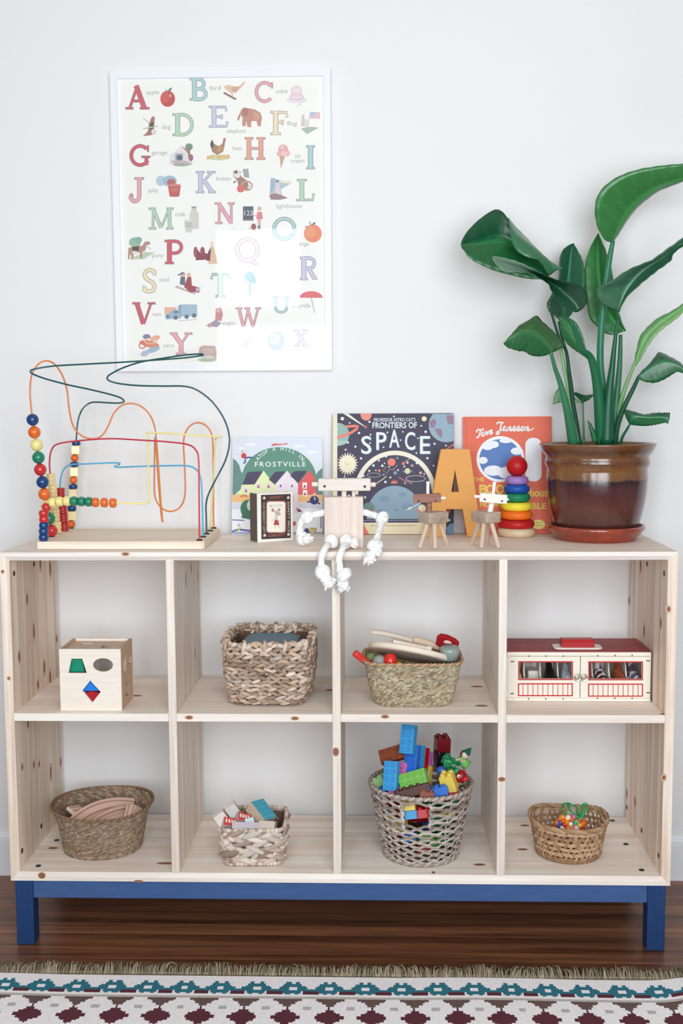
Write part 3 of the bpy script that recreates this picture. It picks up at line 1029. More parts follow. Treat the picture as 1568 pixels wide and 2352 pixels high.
A.h = .0003; A.P([(740, 660), (775, 650), (790, 700), (780, 745), (735, 745)], (200, 130, 132)); A.E(758, 670, 14, 16, (226, 176, 160)); A.P([(670, 780), (735, 740), (780, 760), (750, 788)], (150, 140, 156)); A.E(700, 775, 18, 14, (190, 150, 150))
A.h = .0003; A.E(280, 905, 70, 24, (222, 120, 92), rot=.2); A.E(320, 865, 36, 18, (238, 164, 120), rot=-.3); A.E(262, 855, 28, 18, (116, 120, 148)); A.ring(232, 915, 22, 20, 8, (206, 88, 70)); A.E(305, 945, 50, 18, (150, 178, 204), rot=-.3); A.E(250, 970, 32, 20, (170, 192, 212), rot=-.4); A.ring(290, 885, 44, 18, 7, (240, 186, 150))
A.h = .0003; A.P([(620, 985), (625, 930), (650, 915), (735, 918), (745, 960), (742, 1010), (700, 990), (660, 1005)], (196, 160, 152)); A.P([(650, 935), (730, 935), (730, 970), (650, 975)], (206, 176, 168)); A.E(680, 1015, 65, 14, (170, 190, 150)); A.E(690, 995, 40, 12, (214, 206, 196))
A.h = .0003; A.E(1160, 885, 60, 66, (186, 198, 216)); A.E(1148, 870, 36, 40, (208, 216, 230)); A.L([(890, 905), (960, 915)], 6, (190, 170, 176)); A.P([(930, 870), (975, 880), (965, 935), (935, 935)], (220, 196, 200))
A.mb.c = [tuple(int(.80 * a + .20 * b) for a, b in zip(c, (240, 238, 236))) for c in A.mb.c]  # haze of the glass blended into all the print colours
ob('printed_sheet', A.mb, M_print, poster)
g, nt, b, N, L = _nodes('picture_glass')
N.remove(b)
tr = N.new('ShaderNodeBsdfTransparent'); gl = N.new('ShaderNodeBsdfGlossy'); gl.inputs['Roughness'].default_value = .01
mx = N.new('ShaderNodeMixShader'); mx.inputs[0].default_value = .019
L.new(tr.outputs[0], mx.inputs[1]); L.new(gl.outputs[0], mx.inputs[2])
L.new(mx.outputs[0], N['Material Output'].inputs['Surface'])
m = MB().box((px0 + FW_ - .001, .3945, pz0 + FW_ - .001), (px1 - FW_ + .001, .3950, pz1 - FW_ + .001))
ob('glass_pane', m, g, poster)

# ------------------------------------------------------------------ the bead maze
ZTOP = ZT
Z3 = Zm(40, 790, 3.0154)
maze = thing('bead_maze', 'wooden bead maze with looping coloured wires at the left end of the shelf top', 'toy', (-.52, .19, ZT))
M_maple = wood('maple_board', (244, 232, 214), (226, 206, 182), 'x', .3, 'y', plankvar=.02)
BX0, BX1, BY0, BY1, BT = -.7195, -.3165, .049, .332, .0195
b = bmesh.new()
m = MB()
pl = [(BX0, BY0), (BX1 - .006, BY0), (BX1, BY0 + .006), (BX1, BY1 - .006), (BX1 - .006, BY1), (BX0 + .006, BY1), (BX0, BY1 - .006)]
plate(m, [pl], BT, Matrix.Translation((0, 0, ZT + .0006 + BT / 2)), bev=.002)
ob('base_board', m, M_maple, maze)
zb = ZT + BT + .0006
WR = .0022
M_wire = {k: mat('wire_' + k, c, .3, coat=.3) for k, c in dict(green=(14, 84, 88), orange=(226, 128, 62), red=(206, 62, 82), blue=(94, 178, 222), yellow=(242, 226, 142)).items()}
ends = {'yellow': ((180, 1365), (1335, 1296)), 'orange': ((236, 1335), (1360, 1277)), 'red': ((276, 1315), (1260, 1361)), 'blue': ((322, 1296), (1286, 1338)), 'green': ((372, 1276), (1310, 1317))}
E0 = {k: Z3.z(*a, zb) for k, (a, _) in ends.items()}
E1 = {k: Z3.z(*a, zb) for k, (_, a) in ends.items()}
yl = {k: E0[k].y for k in ends}
yr = {k: E1[k].y for k in ends}


def wire_pts(k, pts):
    """pts: crop x, y, and depth as a share of the way from the wire's left foot to its right foot (or a metre value as a tuple)"""
    out = []
    for x, y, d in pts:
        Y = d[0] if isinstance(d, tuple) else yl[k] + (yr[k] - yl[k]) * d
        out.append(Z3(x, y, Y))
    return out


WP = {
    'red': [E0['red']] + wire_pts('red', [(270, 1270, 0), (262, 1180, 0), (245, 1018, .02), (231, 937, .03), (222, 820, .05), (238, 730, .08), (290, 690, .12), (450, 668, .25), (650, 656, .4), (850, 666, .6), (1040, 678, .75), (1180, 697, .9), (1235, 735, .97), (1254, 800, 1), (1257, 1000, 1), (1259, 1250, 1)]) + [E1['red']],
    'blue': [E0['blue']] + wire_pts('blue', [(325, 1265, 0), (315, 1148, 0), (298, 1027, .02), (297, 960, .04), (315, 880, .08), (365, 838, .13), (500, 830, .3), (650, 823, .36), (706, 826, .40), (700, 838, (.23,)), (672, 846, (.13,)), (700, 853, (.13,)), (850, 848, .7), (1000, 844, .8), (1170, 844, .93), (1235, 868, .98), (1268, 925, 1), (1278, 1050, 1), (1283, 1250, 1)]) + [E1['blue']],
    'orange': [E0['orange']] + wire_pts('orange', [(238, 1295, 0), (218, 1208, 0), (200, 1118, 0), (187, 1040, .0), (158, 871, 0), (132, 700, 0), (105, 525, 0), (88, 350, .03), (98, 220, .06), (140, 145, .1), (195, 117, .14), (255, 138, .2), (310, 215, .25), (343, 320, .28), (358, 450, .3), (385, 565, .33), (440, 632, .36), (510, 656, .4), (578, 640, .44), (625, 575, .47), (665, 485, .5), (720, 428, .53), (785, 412, .56), (855, 432, .6), (915, 490, .62), (950, 575, .6), (963, 680, (.15,)), (978, 880, (.11,)), (992, 1080, (.08,)), (1005, 1225, (.065,)), (996, 1180, (.09,)), (980, 1000, (.15,)), (966, 800, (.2,)), (957, 690, (.24,)), (952, 650, (.27,)), (950, 720, (.28,)), (948, 900, (.28,)), (950, 1040, (.28,)), (975, 1110, (.28,)), (1020, 1150, (.28,)), (1075, 1158, (.28,)), (1130, 1125, (.285,)), (1160, 1040, (.285,)), (1158, 860, (.29,)), (1150, 690, (.29,)), (1165, 610, (.295,)), (1205, 560, (.3,)), (1250, 546, 1), (1300, 562, 1), (1338, 610, 1), (1353, 690, 1), (1356, 900, 1), (1357, 1200, 1)]) + [E1['orange']],
    'green': [E0['green']] + wire_pts('green', [(370, 1250, 0), (378, 1190, 0), (382, 1035, 0), (390, 885, 0), (400, 732, 0), (408, 650, 0), (418, 540, 0), (445, 460, 0), (490, 415, (.3,)), (540, 403, (.29,)), (640, 408, (.27,)), (705, 409, (.25,)), (738, 398, (.235,)), (715, 374, (.22,)), (640, 349, (.2,)), (500, 315, (.17,)), (350, 283, (.13,)), (200, 243, (.10,)), (115, 212, (.08,)), (90, 192, (.075,)), (115, 175, (.08,)), (250, 153, (.1,)), (450, 141, (.14,)), (700, 128, (.19,)), (950, 112, (.24,)), (1150, 97, (.27,)), (1265, 82, (.29,)), (1286, 73, (.295,)), (1255, 70, (.29,)), (1150, 78, (.27,)), (1020, 97, (.24,)), (860, 124, (.2,)), (740, 162, (.16,)), (655, 203, (.13,)), (622, 232, (.115,)), (640, 257, (.11,)), (720, 277, (.12,)), (850, 289, (.14,)), (1020, 292, (.17,)), (1150, 293, (.19,)), (1240, 318, (.2,)), (1340, 392, (.21,)), (1420, 500, (.215,)), (1462, 610, (.22,)), (1465, 710, (.22,)), (1436, 815, (.22,)), (1380, 925, (.22,)), (1325, 1035, 1), (1306, 1110, 1), (1307, 1200, 1)]) + [E1['green']],
}
for k in WP:
    ob('wire', MB().tube(smooth_path(WP[k], 7), WR, 8), M_wire[k], maze)
yw = [E0['yellow']] + wire_pts('yellow', [(180, 1250, 0), (182, 1165, 0), (186, 1125, 0), (196, 1106, 0), (225, 1099, .03)])
yw += wire_pts('yellow', [(400, 1093, .1), (690, 1100, .22), (870, 1105, .3), (900, 1099, .31), (911, 1080, .31), (908, 900, .32), (905, 640, .33)])
YP = smooth_path(yw, 6) + smooth_path(wire_pts('yellow', [(904, 618, .33), (915, 613, .33), (1150, 627, .5), (1400, 642, .5)]), 4) + smooth_path(wire_pts('yellow', [(1412, 644, .52), (1385, 647, .8), (1373, 655, .96), (1369, 700, .98), (1352, 1000, 1), (1340, 1200, 1)]), 4) + [E1['yellow']]
ob('wire', MB().tube(YP, WR, 8), M_wire['yellow'], maze)
for k in ends:
    for p in (E0[k], E1[k]):
        ob('wire_cap', MB().cyl(p - Z_ * .0005, p + Z_ * .003, .0078, .0066, 18), M_black, maze)
BC = dict(b=(10, 62, 122), o=(232, 108, 34), y=(242, 228, 150), g=(12, 128, 96), r=(206, 44, 46), w=(236, 216, 150), R=(186, 34, 38))
M_bead = mat('bead_paint', None, .22, coat=.4)
PXM = 1 / 3.0154 / FPX


def bead(x, y, Y, kind, col, rx, ry=None, ax=Z_):
    p = Z3(x, y, Y)
    s = (p - CAM).length * PXM
    m = MB()
    c = BC[col]
    M = Matrix.Translation(p) @ Vector(ax).to_track_quat('Z', 'Y').to_matrix().to_4x4()
    r = rx * s
    h = (ry or rx) * s
    if kind == 'ball':
        m.sphere((0, 0, 0), (r, r, h), 24, 14, col=c, M=M)
    elif kind == 'barrel':
        prof = [(r * .30, -h * .98), (r * .72, -h), (r * .9, -h * .82), (r, -h * .35), (r, h * .35), (r * .9, h * .82), (r * .72, h), (r * .30, h * .98)]
        m.lathe(prof, 24, col=c, M=M)
    elif kind == 'ridged':
        prof = [(r * .5, -h)]
        for i in range(3):
            z0 = -h + i * 2 * h / 3
            prof += [(r * .90, z0 + h * .03), (r, z0 + h * .17), (r, z0 + h * .48), (r * .90, z0 + h * .64)]
        prof += [(r * .5, h)]
        m.lathe(prof, 24, col=c, M=M)
    else:
        m.box((-r, -r, -h), (r, r, h), r * .12, col=c, M=M @ Matrix.Rotation(.3, 4, 'Z'))
    ob('bead', m, M_bead, maze)


Yo = yl['orange']
for x, y, r, c in ((105, 525, 41, 'b'), (117, 612, 42, 'o'), (132, 700, 42, 'y'), (145, 787, 42, 'g'), (158, 871, 42, 'r'), (174, 957, 42, 'b'), (187, 1040, 42, 'o'), (203, 1122, 42, 'y'), (219, 1208, 42, 'g'), (237, 1293, 41, 'r')):
    bead(x, y, Yo, 'ball', c, r)
Yy = yl['yellow']
for x, y, c in ((181, 1340, 'b'), (181, 1298, 'b'), (183, 1257, 'b'), (184, 1214, 'r'), (181, 1173, 'r')):
    bead(x, y, Yy, 'barrel', c, 32, 21)
bead(200, 1131, Yy, 'barrel', 'r', 31, 21, (1, 0, .8))
for x, y, d, c in ((243, 1098, .03, 'y'), (293, 1091, .06, 'y'), (343, 1088, .08, 'y'), (393, 1089, .1, 'g'), (444, 1091, .12, 'g'), (494, 1093, .14, 'g'), (541, 1097, .16, 'o'), (602, 1099, .18, 'o'), (662, 1101, .21, 'o')):
    bead(x, y, Yy + (yr['yellow'] - Yy) * d, 'barrel', c, 33, 22, X_)
for x, y in ((231, 938), (245, 1021), (254, 1104), (262, 1187), (273, 1271)):
    bead(x, y, yl['red'], 'ridged', 'w', 30, 41, (0, 0, 1))
for x, y in ((299, 1026), (307, 1086), (315, 1147), (320, 1206), (325, 1266)):
    bead(x, y, yl['blue'], 'ridged', 'R', 29, 29)
Yg = yl['green']
for x, y, k, c, r, h in ((407, 689, 'barrel', 'b', 29, 15), (400, 733, 'box', 'w', 28, 29), (397, 790, 'ball', 'o', 28, 26), (395, 834, 'barrel', 'b', 29, 16), (391, 885, 'box', 'w', 28, 30), (388, 943, 'ball', 'o', 28, 27), (386, 988, 'barrel', 'b', 30, 16), (382, 1035, 'box', 'w', 28, 30),
                         (379, 1092, 'ball', 'o', 28, 26), (377, 1138, 'barrel', 'b', 30, 18), (378, 1188, 'box', 'w', 28, 30), (371, 1248, 'ball', 'o', 30, 27)):
    bead(x, y, Yg, k, c, r, h)

# ------------------------------------------------------------------ the picture books leaning on the wall


def book(name, label, bl, br, tl, tr, ybot, ytop, thick, cover_col, spine_col, spine_w, zm, hollow=(236, 230, 218)):
    """px corners of the front cover; leans from ybot on the shelf to ytop against the wall"""
    pbl, pbr = atZ(*bl, ZT), atZ(*br, ZT)
    B0 = Vector((atY(bl[0], bl[1], ybot).x, ybot, ZT + .0005))
    B1 = Vector((atY(br[0], br[1], ybot).x, ybot, ZT + .0005))
    T0, T1 = atY(*tl, ytop), atY(*tr, ytop)
    w = ((B1 - B0).length + (T1 - T0).length) / 2
    ex = ((B1 - B0) + (T1 - T0))
    ex.z = 0
    ex.y = 0
    ex.normalize()
    ez = Vector((0, ytop - ybot, (T0.z + T1.z) / 2 - ZT)).normalized()
    h = ((T0 + T1) / 2 - (B0 + B1) / 2).length
    c0 = (B0 + B1) / 2
    t = thing(name, label, 'book', c0, 'picture books leaning on the wall')
    n = ex.cross(ez)                    # towards the viewer
    if n.y > 0:
        n = -n
    O = c0 - ex * (w / 2)
    F = Matrix(((ex.x, -n.x, ez.x, O.x), (ex.y, -n.y, ez.y, O.y), (ex.z, -n.z, ez.z, O.z), (0, 0, 0, 1)))
    cv = .0028
    A = Art(O, ex, ez, n, zm, .000012, .0001)
    A.W, A.H = w, h
    A.mb.box((0, 0, 0), (w, cv, h), .0012, 1, col=cover_col, M=F)
    m = MB().box((0, thick - cv, 0), (w, thick, h), .0012, 1, col=cover_col, M=F)
    m.box((0, 0.0008, 0), (.003, thick - .0008, h), .0012, 1, col=spine_col, M=F)
    pg = MB().box((.003, cv + .0002, .003), (w - .003, thick - cv - .0002, h - .003), col=hollow, M=F)
    ob('back_cover', m, M_print, t)
    ob('pages', pg, M_matte, t)
    return t, A


Z4 = Zm(510, 930, 4.0205)
bk, A = book('picture_book', 'pale blue snowy village picture book standing behind the small matchbox', (533, 1227), (741, 1227.5), (537, 1004), (740, 1004), .368, .404, .008, (226, 230, 236), (222, 226, 232), 0, Z4)
SK, DG, NV = (222, 228, 238), (98, 146, 128), (78, 70, 96)
A.R(93, 300, 925, 1196, SK)
for x, y, w in ((265, 365, 60), (710, 380, 60), (830, 435, 55), (180, 400, 40)):
    A.E(x, y, w, 12, (238, 241, 246))
A.P([(100, 495), (130, 515), (160, 560), (172, 610), (195, 650), (230, 830), (95, 830)], (106, 142, 136))
A.P([(860, 660), (880, 620), (925, 580), (925, 830), (840, 830)], (106, 142, 136))
A.P([(180, 690)] + [(525 + 345 * math.cos(math.radians(a)), 690 - 300 * math.sin(math.radians(a))) for a in range(178, 0, -6)] + [(870, 690), (870, 800), (180, 800)], DG)
A.P([(95, 830), (925, 830), (925, 905), (95, 905)], (240, 192, 130))
A.P([(90, 900), (925, 900), (925, 1196), (90, 1196)], (238, 240, 246))
A.P([(90, 965), (500, 940), (925, 960), (925, 905), (90, 905)], (214, 216, 230))
for x0_, x1_, ap, apx, by, wall, cx in ((175, 490, 605, 382, 740, (224, 234, 178), None), (440, 700, 608, 600, 740, (232, 220, 232), None), (640, 865, 605, 805, 730, (228, 98, 100), None)):
    pass
A.P([(185, 735), (235, 620), (372, 612), (300, 735)], NV)
A.P([(118, 828), (170, 780), (182, 738), (300, 735), (382, 608), (486, 740), (486, 828)], (226, 236, 180))
A.P([(430, 690), (490, 618), (585, 612), (486, 735)], NV)
A.P([(486, 830), (486, 738), (600, 608), (700, 728), (700, 1000), (660, 1000), (660, 830)], (234, 222, 234))
A.P([(628, 655), (665, 612), (785, 608), (705, 722)], NV)
A.P([(700, 828), (700, 728), (808, 603), (830, 640), (858, 660), (850, 740), (880, 830)], (226, 98, 100))
for x, y, c in ((335, 745, (244, 214, 222)), (428, 745, (244, 214, 222)), (220, 785, (244, 214, 222)), (540, 740, (244, 230, 238)), (645, 740, (244, 230, 238)), (762, 745, (246, 246, 248)), (765, 815, (246, 246, 248))):
    A.R(x - 20, y - 28, x + 20, y + 28, c)
    A.P([(x - 14, y + 20), (x, y - 14), (x + 14, y + 20)], (150, 110, 140) if c[1] < 240 else (196, 70, 76))
A.E(850, 880, 42, 40, (62, 62, 118)); A.L([(785, 898), (850, 890), (905, 915)], 14, (62, 62, 118)); A.E(852, 825, 14, 12, (236, 200, 190)); A.L([(852, 850), (858, 880)], 9, (226, 226, 232))
A.E(235, 960, 66, 84, (66, 118, 98)); A.E(268, 930, 40, 50, (206, 216, 190)); A.L([(180, 1030), (260, 1046)], 26, (66, 118, 98)); A.L([(168, 848), (200, 838), (235, 845)], 12, (214, 108, 62))
A.L([(92, 1062), (205, 1066)], 9, (84, 92, 160)); A.L([(92, 1170), (150, 1150), (280, 1166)], 16, (84, 92, 160)); A.R(92, 1176, 925, 1190, (150, 158, 204)); A.E(155, 1110, 12, 16, (228, 180, 170)); A.L([(130, 1175), (175, 1130)], 14, (190, 208, 130))
A.P([(680, 950), (720, 965), (740, 985), (700, 990)], (214, 70, 82)); A.P([(690, 960), (740, 985), (710, 990)], (70, 78, 140))
A.P([(655, 1080), (678, 1075), (680, 1110), (655, 1120)], (214, 78, 76)); A.P([(750, 1190), (765, 1140), (800, 1140), (820, 1190)], (70, 76, 140)); A.P([(790, 1135), (870, 1140), (850, 1190), (810, 1180)], (198, 206, 130)); A.L([(820, 1138), (870, 1140), (855, 1190)], 8, (190, 60, 70)); A.R(905, 1020, 918, 1140, (150, 154, 190)); A.L([(700, 1060), (910, 1010)], 5, (120, 124, 160))
A.E(200, 470, 24, 26, (214, 72, 66)); A.L([(210, 490), (245, 485), (278, 488)], 15, (70, 78, 150)); A.L([(215, 500), (212, 530), (195, 540)], 14, (70, 78, 150)); A.L([(182, 432), (192, 425)], 10, (206, 70, 90))
A.P([(452, 370), (480, 355), (560, 360), (606, 350), (600, 365), (520, 372), (460, 380)], (218, 108, 110))
A.L([(780, 470), (810, 500), (825, 525)], 8, (232, 226, 180))
for i, ch in enumerate('ATOP A HILL IN'):
    a = math.radians(150 - i * 120 / 13)
    if ch != ' ':
        A.T(535 + 235 * math.cos(a), 590 - 182 * math.sin(a) - 2, ch, 33, (238, 240, 240), rot=(a - PI / 2) * .8, bold=.012)
A.T(535, 550, 'FROSTVILLE', 46, (240, 242, 240), width=465, bold=.012, spacing=1.3)
ob('front_cover', A.mb, M_print, bk)

Z5 = Zm(740, 930, 4.9)
bk, A = book('picture_book', 'dark navy space picture book standing behind the rope limbed wooden doll', (765, 1228), (1040, 1228), (763, 949.5), (1041, 949.5), .357, .397, .014, (72, 68, 88), (236, 226, 200), 0, Z5)
CRE, SPB, COR, SKB = (240, 232, 212), (72, 68, 88), (236, 130, 112), (142, 168, 186)
A.R(118, 98, 168, 1455, (238, 228, 202))
A.R(168, 98, 1478, 1455, SPB)
A.P([(1200, 100)] + ell(1392, 230, 195, 190, 40, PI * 1.24, PI * .31)[::-1][:0] + [(1476, 100), (1476, 405)] + [(1392 + 195 * math.cos(math.radians(a)), 230 + 190 * math.sin(math.radians(a))) for a in range(65, 222, 6)], (150, 176, 192))
A.P([(1205, 190), (1260, 150), (1285, 200), (1260, 260), (1215, 250)], (150, 126, 146)); A.P([(1260, 270), (1330, 265), (1350, 300), (1345, 380), (1300, 340)], (150, 126, 146)); A.P([(1400, 110), (1475, 120), (1475, 220), (1420, 215), (1395, 160)], (150, 126, 146))
A.P([(168, 205)] + [(168 + 135 * math.cos(math.radians(a)), 332 + 130 * math.sin(math.radians(a))) for a in range(-90, 91, 6)], (150, 184, 176)); A.P([(168, 400), (292, 400), (270, 432), (230, 452), (168, 462)], (170, 196, 186))
A.L([(168, 372), (230, 350), (330, 310), (385, 270), (400, 240), (360, 238), (262, 245)], 30, COR)
A.P([(430, 98), (555, 98), (552, 130), (530, 165), (490, 178), (450, 160), (432, 128)], (240, 150, 130))
A.P([(235, 98), (290, 98), (472, 236), (466, 242)], CRE); A.E(487, 248, 17, 17, COR); A.E(487, 248, 9, 9, SPB)
A.E(1145, 157, 28, 28, (242, 226, 188))
A.P([p for i in range(44) for p in [(285 + (118 if i % 2 else 82) * math.cos(i * PI / 22) * 1.03, 665 + (135 if i % 2 else 88) * math.sin(i * PI / 22))]], (242, 232, 206))
A.L([(255, 645), (262, 652), (272, 648)], 5, (190, 150, 130)); A.L([(258, 670), (285, 675), (296, 660)], 5, (190, 150, 130))
rnd = random.Random(5)
for x, y, r in ((225, 155, 20), (308, 203, 9), (530, 190, 13), (412, 317, 13), (543, 335, 10), (288, 424, 12), (372, 470, 12), (262, 505, 11), (436, 602, 13), (805, 130, 10), (1112, 236, 10), (732, 310, 10), (905, 303, 9), (1162, 303, 14), (1075, 375, 9), (1262, 438, 12), (1390, 458, 10), (1182, 600, 13), (1058, 542, 10), (880, 397, 9), (688, 477, 9), (537, 430, 9), (1250, 684, 9), (250, 806, 9), (1428, 1297, 12), (300, 1020, 12), (482, 1040, 12)):
    A.E(x, y, r, r, (236, 240, 244), n=10)
LT = (226, 236, 238)
A.T(812, 170, 'PROFESSOR ASTRO CAT\u2019S', 40, LT, width=465, bold=.01)
A.T(812, 233, 'FRONTIERS OF', 66, LT, width=500, bold=.02)
for ch, x, y in (('S', 492, 462), ('P', 655, 418), ('A', 808, 390), ('C', 985, 418), ('E', 1148, 462)):
    A.T(x + 6, y + 4, ch, 205, (140, 176, 196), width=118, bold=.012)
    A.T(x, y, ch, 205, (234, 240, 242), width=112, bold=.006)
A.ring(818, 1010, 440, 470, 50, (240, 232, 214), a0=PI * 1.0, a1=PI * 2.0, n=48)
A.E(778, 645, 44, 44, COR); A.E(843, 598, 16, 15, (110, 146, 130)); A.E(912, 660, 17, 17, COR); A.L([(930, 640), (995, 598)], 7, (220, 180, 170)); A.E(958, 745, 32, 32, (232, 222, 178)); A.ring(958, 748, 55, 12, 5, (150, 170, 180)); A.E(820, 766, 20, 20, (130, 160, 180)); A.E(640, 740, 15, 15, COR); A.E(528, 742, 13, 13, (232, 214, 170)); A.E(1010, 683, 18, 14, (190, 160, 160)); A.E(1105, 765, 16, 16, (220, 170, 160))
A.L([(675, 690), (718, 704), (685, 738), (722, 775), (755, 722), (800, 732), (845, 675)], 5, (206, 186, 176))
for x, y, r in ((575, 682, 14), (637, 626, 11), (674, 685, 14), (718, 584, 10), (700, 657, 8), (750, 697, 9), (850, 735, 10), (922, 694, 10), (958, 650, 12), (1060, 658, 11), (765, 817, 11), (710, 868, 14), (602, 737, 8), (1146, 778, 9), (1190, 868, 12), (460, 797, 14), (690, 785, 8), (930, 880, 9), (1000, 880, 8)):
    A.E(x, y, r, r, (236, 240, 244), n=10)
A.L([(600, 890), (690, 830), (722, 800)], 10, (232, 200, 170)); A.L([(860, 815), (930, 855), (1000, 880)], 12, (190, 120, 124)); A.ring(1050, 830, 110, 34, 6, (206, 196, 190)); A.ring(580, 790, 75, 24, 5, (196, 186, 180)); A.P([(770, 885), (785, 850), (800, 868), (808, 835), (822, 868), (840, 850), (845, 885)], COR)
# a plain blue grey planet rises inside the arch
A.P([(500, 1285)] + [(815 + 315 * math.cos(math.radians(a)), 1250 - 340 * math.sin(math.radians(a))) for a in range(180, -1, -6)] + [(1130, 1285)], SKB)
A.E(700, 1060, 60, 40, (128, 156, 176)); A.E(900, 1010, 46, 30, (128, 156, 176)); A.E(960, 1150, 70, 40, (128, 156, 176)); A.E(640, 1200, 44, 30, (128, 156, 176)); A.E(830, 1180, 34, 22, (128, 156, 176))
A.E(525, 1160, 66, 62, (110, 142, 134)); A.E(590, 1200, 15, 15, COR); A.E(1124, 1166, 44, 44, (240, 226, 186)); A.E(1088, 1196, 18, 18, COR); A.L([(940, 1185), (1105, 1105)], 9, (224, 226, 228)); A.E(985, 1165, 30, 12, CRE, rot=-.45)
A.R(168, 1285, 1478, 1325, (64, 62, 84)); A.R(168, 1298, 1478, 1306, (150, 156, 186))
A.P([(168, 1325), (1478, 1325), (1478, 1455), (168, 1455)], (240, 228, 194)); A.P([(440, 1325), (465, 1340), (525, 1455), (440, 1455)], COR)
A.P([(1390, 1180), (1478, 1180), (1478, 1455), (1390, 1455)], (36, 48, 62)); A.P([(1395, 1380), (1440, 1335), (1478, 1335), (1478, 1455), (1400, 1455)], (110, 140, 166)); A.P([(1390, 1180), (1450, 1180), (1390, 1300)], (206, 100, 70))
A.E(1428, 1297, 12, 12, (236, 240, 244), n=10)
A.T(805, 1360, 'DR DOMINIC WALLIMAN AND BEN NEWMAN', 17, (120, 110, 104), width=510)
A.L([(1400, 495), (1478, 445)], 12, COR)
ob('front_cover', A.mb, M_print, bk)

Z6 = Zm(920, 930, 4.2378)
bk, A = book('picture_book', 'orange picture book standing behind the ring stacker and the big letter', (1066.5, 1226), (1268, 1226), (1061.5, 957.5), (1259, 956.5), .372, .404, .009, (228, 108, 82), (222, 104, 80), 0, Z6)
OR_ = (230, 112, 86)
A.P([(602, 118), (1435, 112), (1470, 1248), (628, 1250)], OR_)
A.L([(632, 118), (655, 1250)], 6, (206, 94, 70))
A.E(970, 528, 232, 224, (244, 245, 247), n=48)
A.E(970, 530, 206, 196, (92, 128, 190), n=44)
A.E(845, 400, 60, 40, (240, 243, 248)); A.E(905, 385, 50, 34, (240, 243, 248)); A.E(1020, 350, 60, 22, (240, 243, 248)); A.E(1130, 450, 60, 36, (240, 243, 248)); A.E(800, 540, 46, 34, (240, 243, 248)); A.E(900, 640, 90, 50, (240, 243, 248)); A.E(1040, 660, 100, 60, (240, 243, 248)); A.E(1100, 560, 50, 30, (240, 243, 248))
A.P(rrect(1212, 320, 1370, 745, 70), (240, 241, 245))
CR_ = (244, 240, 238)


def script(A, x, y, w, h, strokes, lw, sl=0.0):
    for st in strokes:
        q = smooth_path([(a, b, 0) for a, b in st], 5)
        A.L([(x + p.x * w + p.y * sl, y - p.y * h) for p in q], lw, CR_)


# handwritten title, letter by letter (unit boxes)
T_ = [[(-.05, .86), (.15, .98), (.5, .9), (1.0, 1.05)], [(.5, .95), (.45, .4), (.3, .02), (.0, -.05)], [(-.05, .86), (-.1, .7), (.05, .62)]]
O_ = [[(.5, .5), (.2, .45), (.1, .15), (.35, 0), (.6, .2), (.5, .5), (.6, .42), (.8, .45)]]
V_ = [[(.0, .45), (.15, .45), (.3, 0), (.65, .5), (.85, .45)]]
E_ = [[(.05, .2), (.45, .28), (.5, .48), (.25, .5), (.12, .2), (.3, 0), (.8, .2)]]
J_ = [[(-.2, .8), (.1, 1.0), (.9, .95)], [(.55, .98), (.5, .3), (.35, -.35), (.05, -.4), (.05, -.15), (.5, .0), (.75, .15)]]
A_ = [[(.55, .42), (.3, .5), (.1, .2), (.25, 0), (.5, .25), (.56, .45), (.52, .1), (.7, 0), (.85, .15)]]
N_ = [[(.05, .45), (.12, .4), (.1, 0), (.3, .42), (.5, .42), (.5, .05), (.65, 0), (.85, .2)]]
S_ = [[(.0, .1), (.35, .55), (.5, .25), (.4, 0), (.12, .05)], [(.4, 0), (.7, .05), (.85, .15)]]
x = 735
for g_, w in ((T_, 62), (O_, 52), (V_, 46), (E_, 46)):
    script(A, x, 315 - (x - 735) * .24, w, 78, g_, 14, 12)
    x += w * (.72 if g_ is T_ else .8)
x = 935
for g_, w in ((J_, 62), (A_, 58), (N_, 56), (S_, 48), (S_, 48), (O_, 52), (N_, 54)):
    script(A, x, 252 - (x - 935) * .0, w, 82, g_, 14, 12)
    x += w * .84
A.L([(x - 4, 240), (x + 20, 245), (x + 40, 222)], 10, CR_)
YT = (240, 206, 96)
A.T(760, 728, 'THE', 42, YT, width=105, bold=.02)
for ch, xx in (('B', 800), ('O', 872), ('O', 965), ('K', 1060)):
    A.T(xx, 826, ch, 88, YT, width=84, bold=.035)
A.T(1320, 858, 'about', 78, YT, width=215, bold=.03)
A.T(905, 972, 'MOOMIN', 46, YT, width=270, bold=.03)
A.T(1240, 988, 'MYMBLE', 58, YT, width=350, bold=.03)
A.E(1340, 1163, 66, 46, (236, 224, 130)); A.L([(1310, 1150), (1365, 1146)], 6, (160, 150, 80)); A.L([(1305, 1175), (1375, 1172)], 6, (160, 150, 80))
A.L([(700, 1225), (1440, 1222)], 9, (206, 84, 66))
ob('front_cover', A.mb, M_print, bk)

# ------------------------------------------------------------------ the toy matchbox
def ground(px, py):
    return atZ(px, py, ZT)


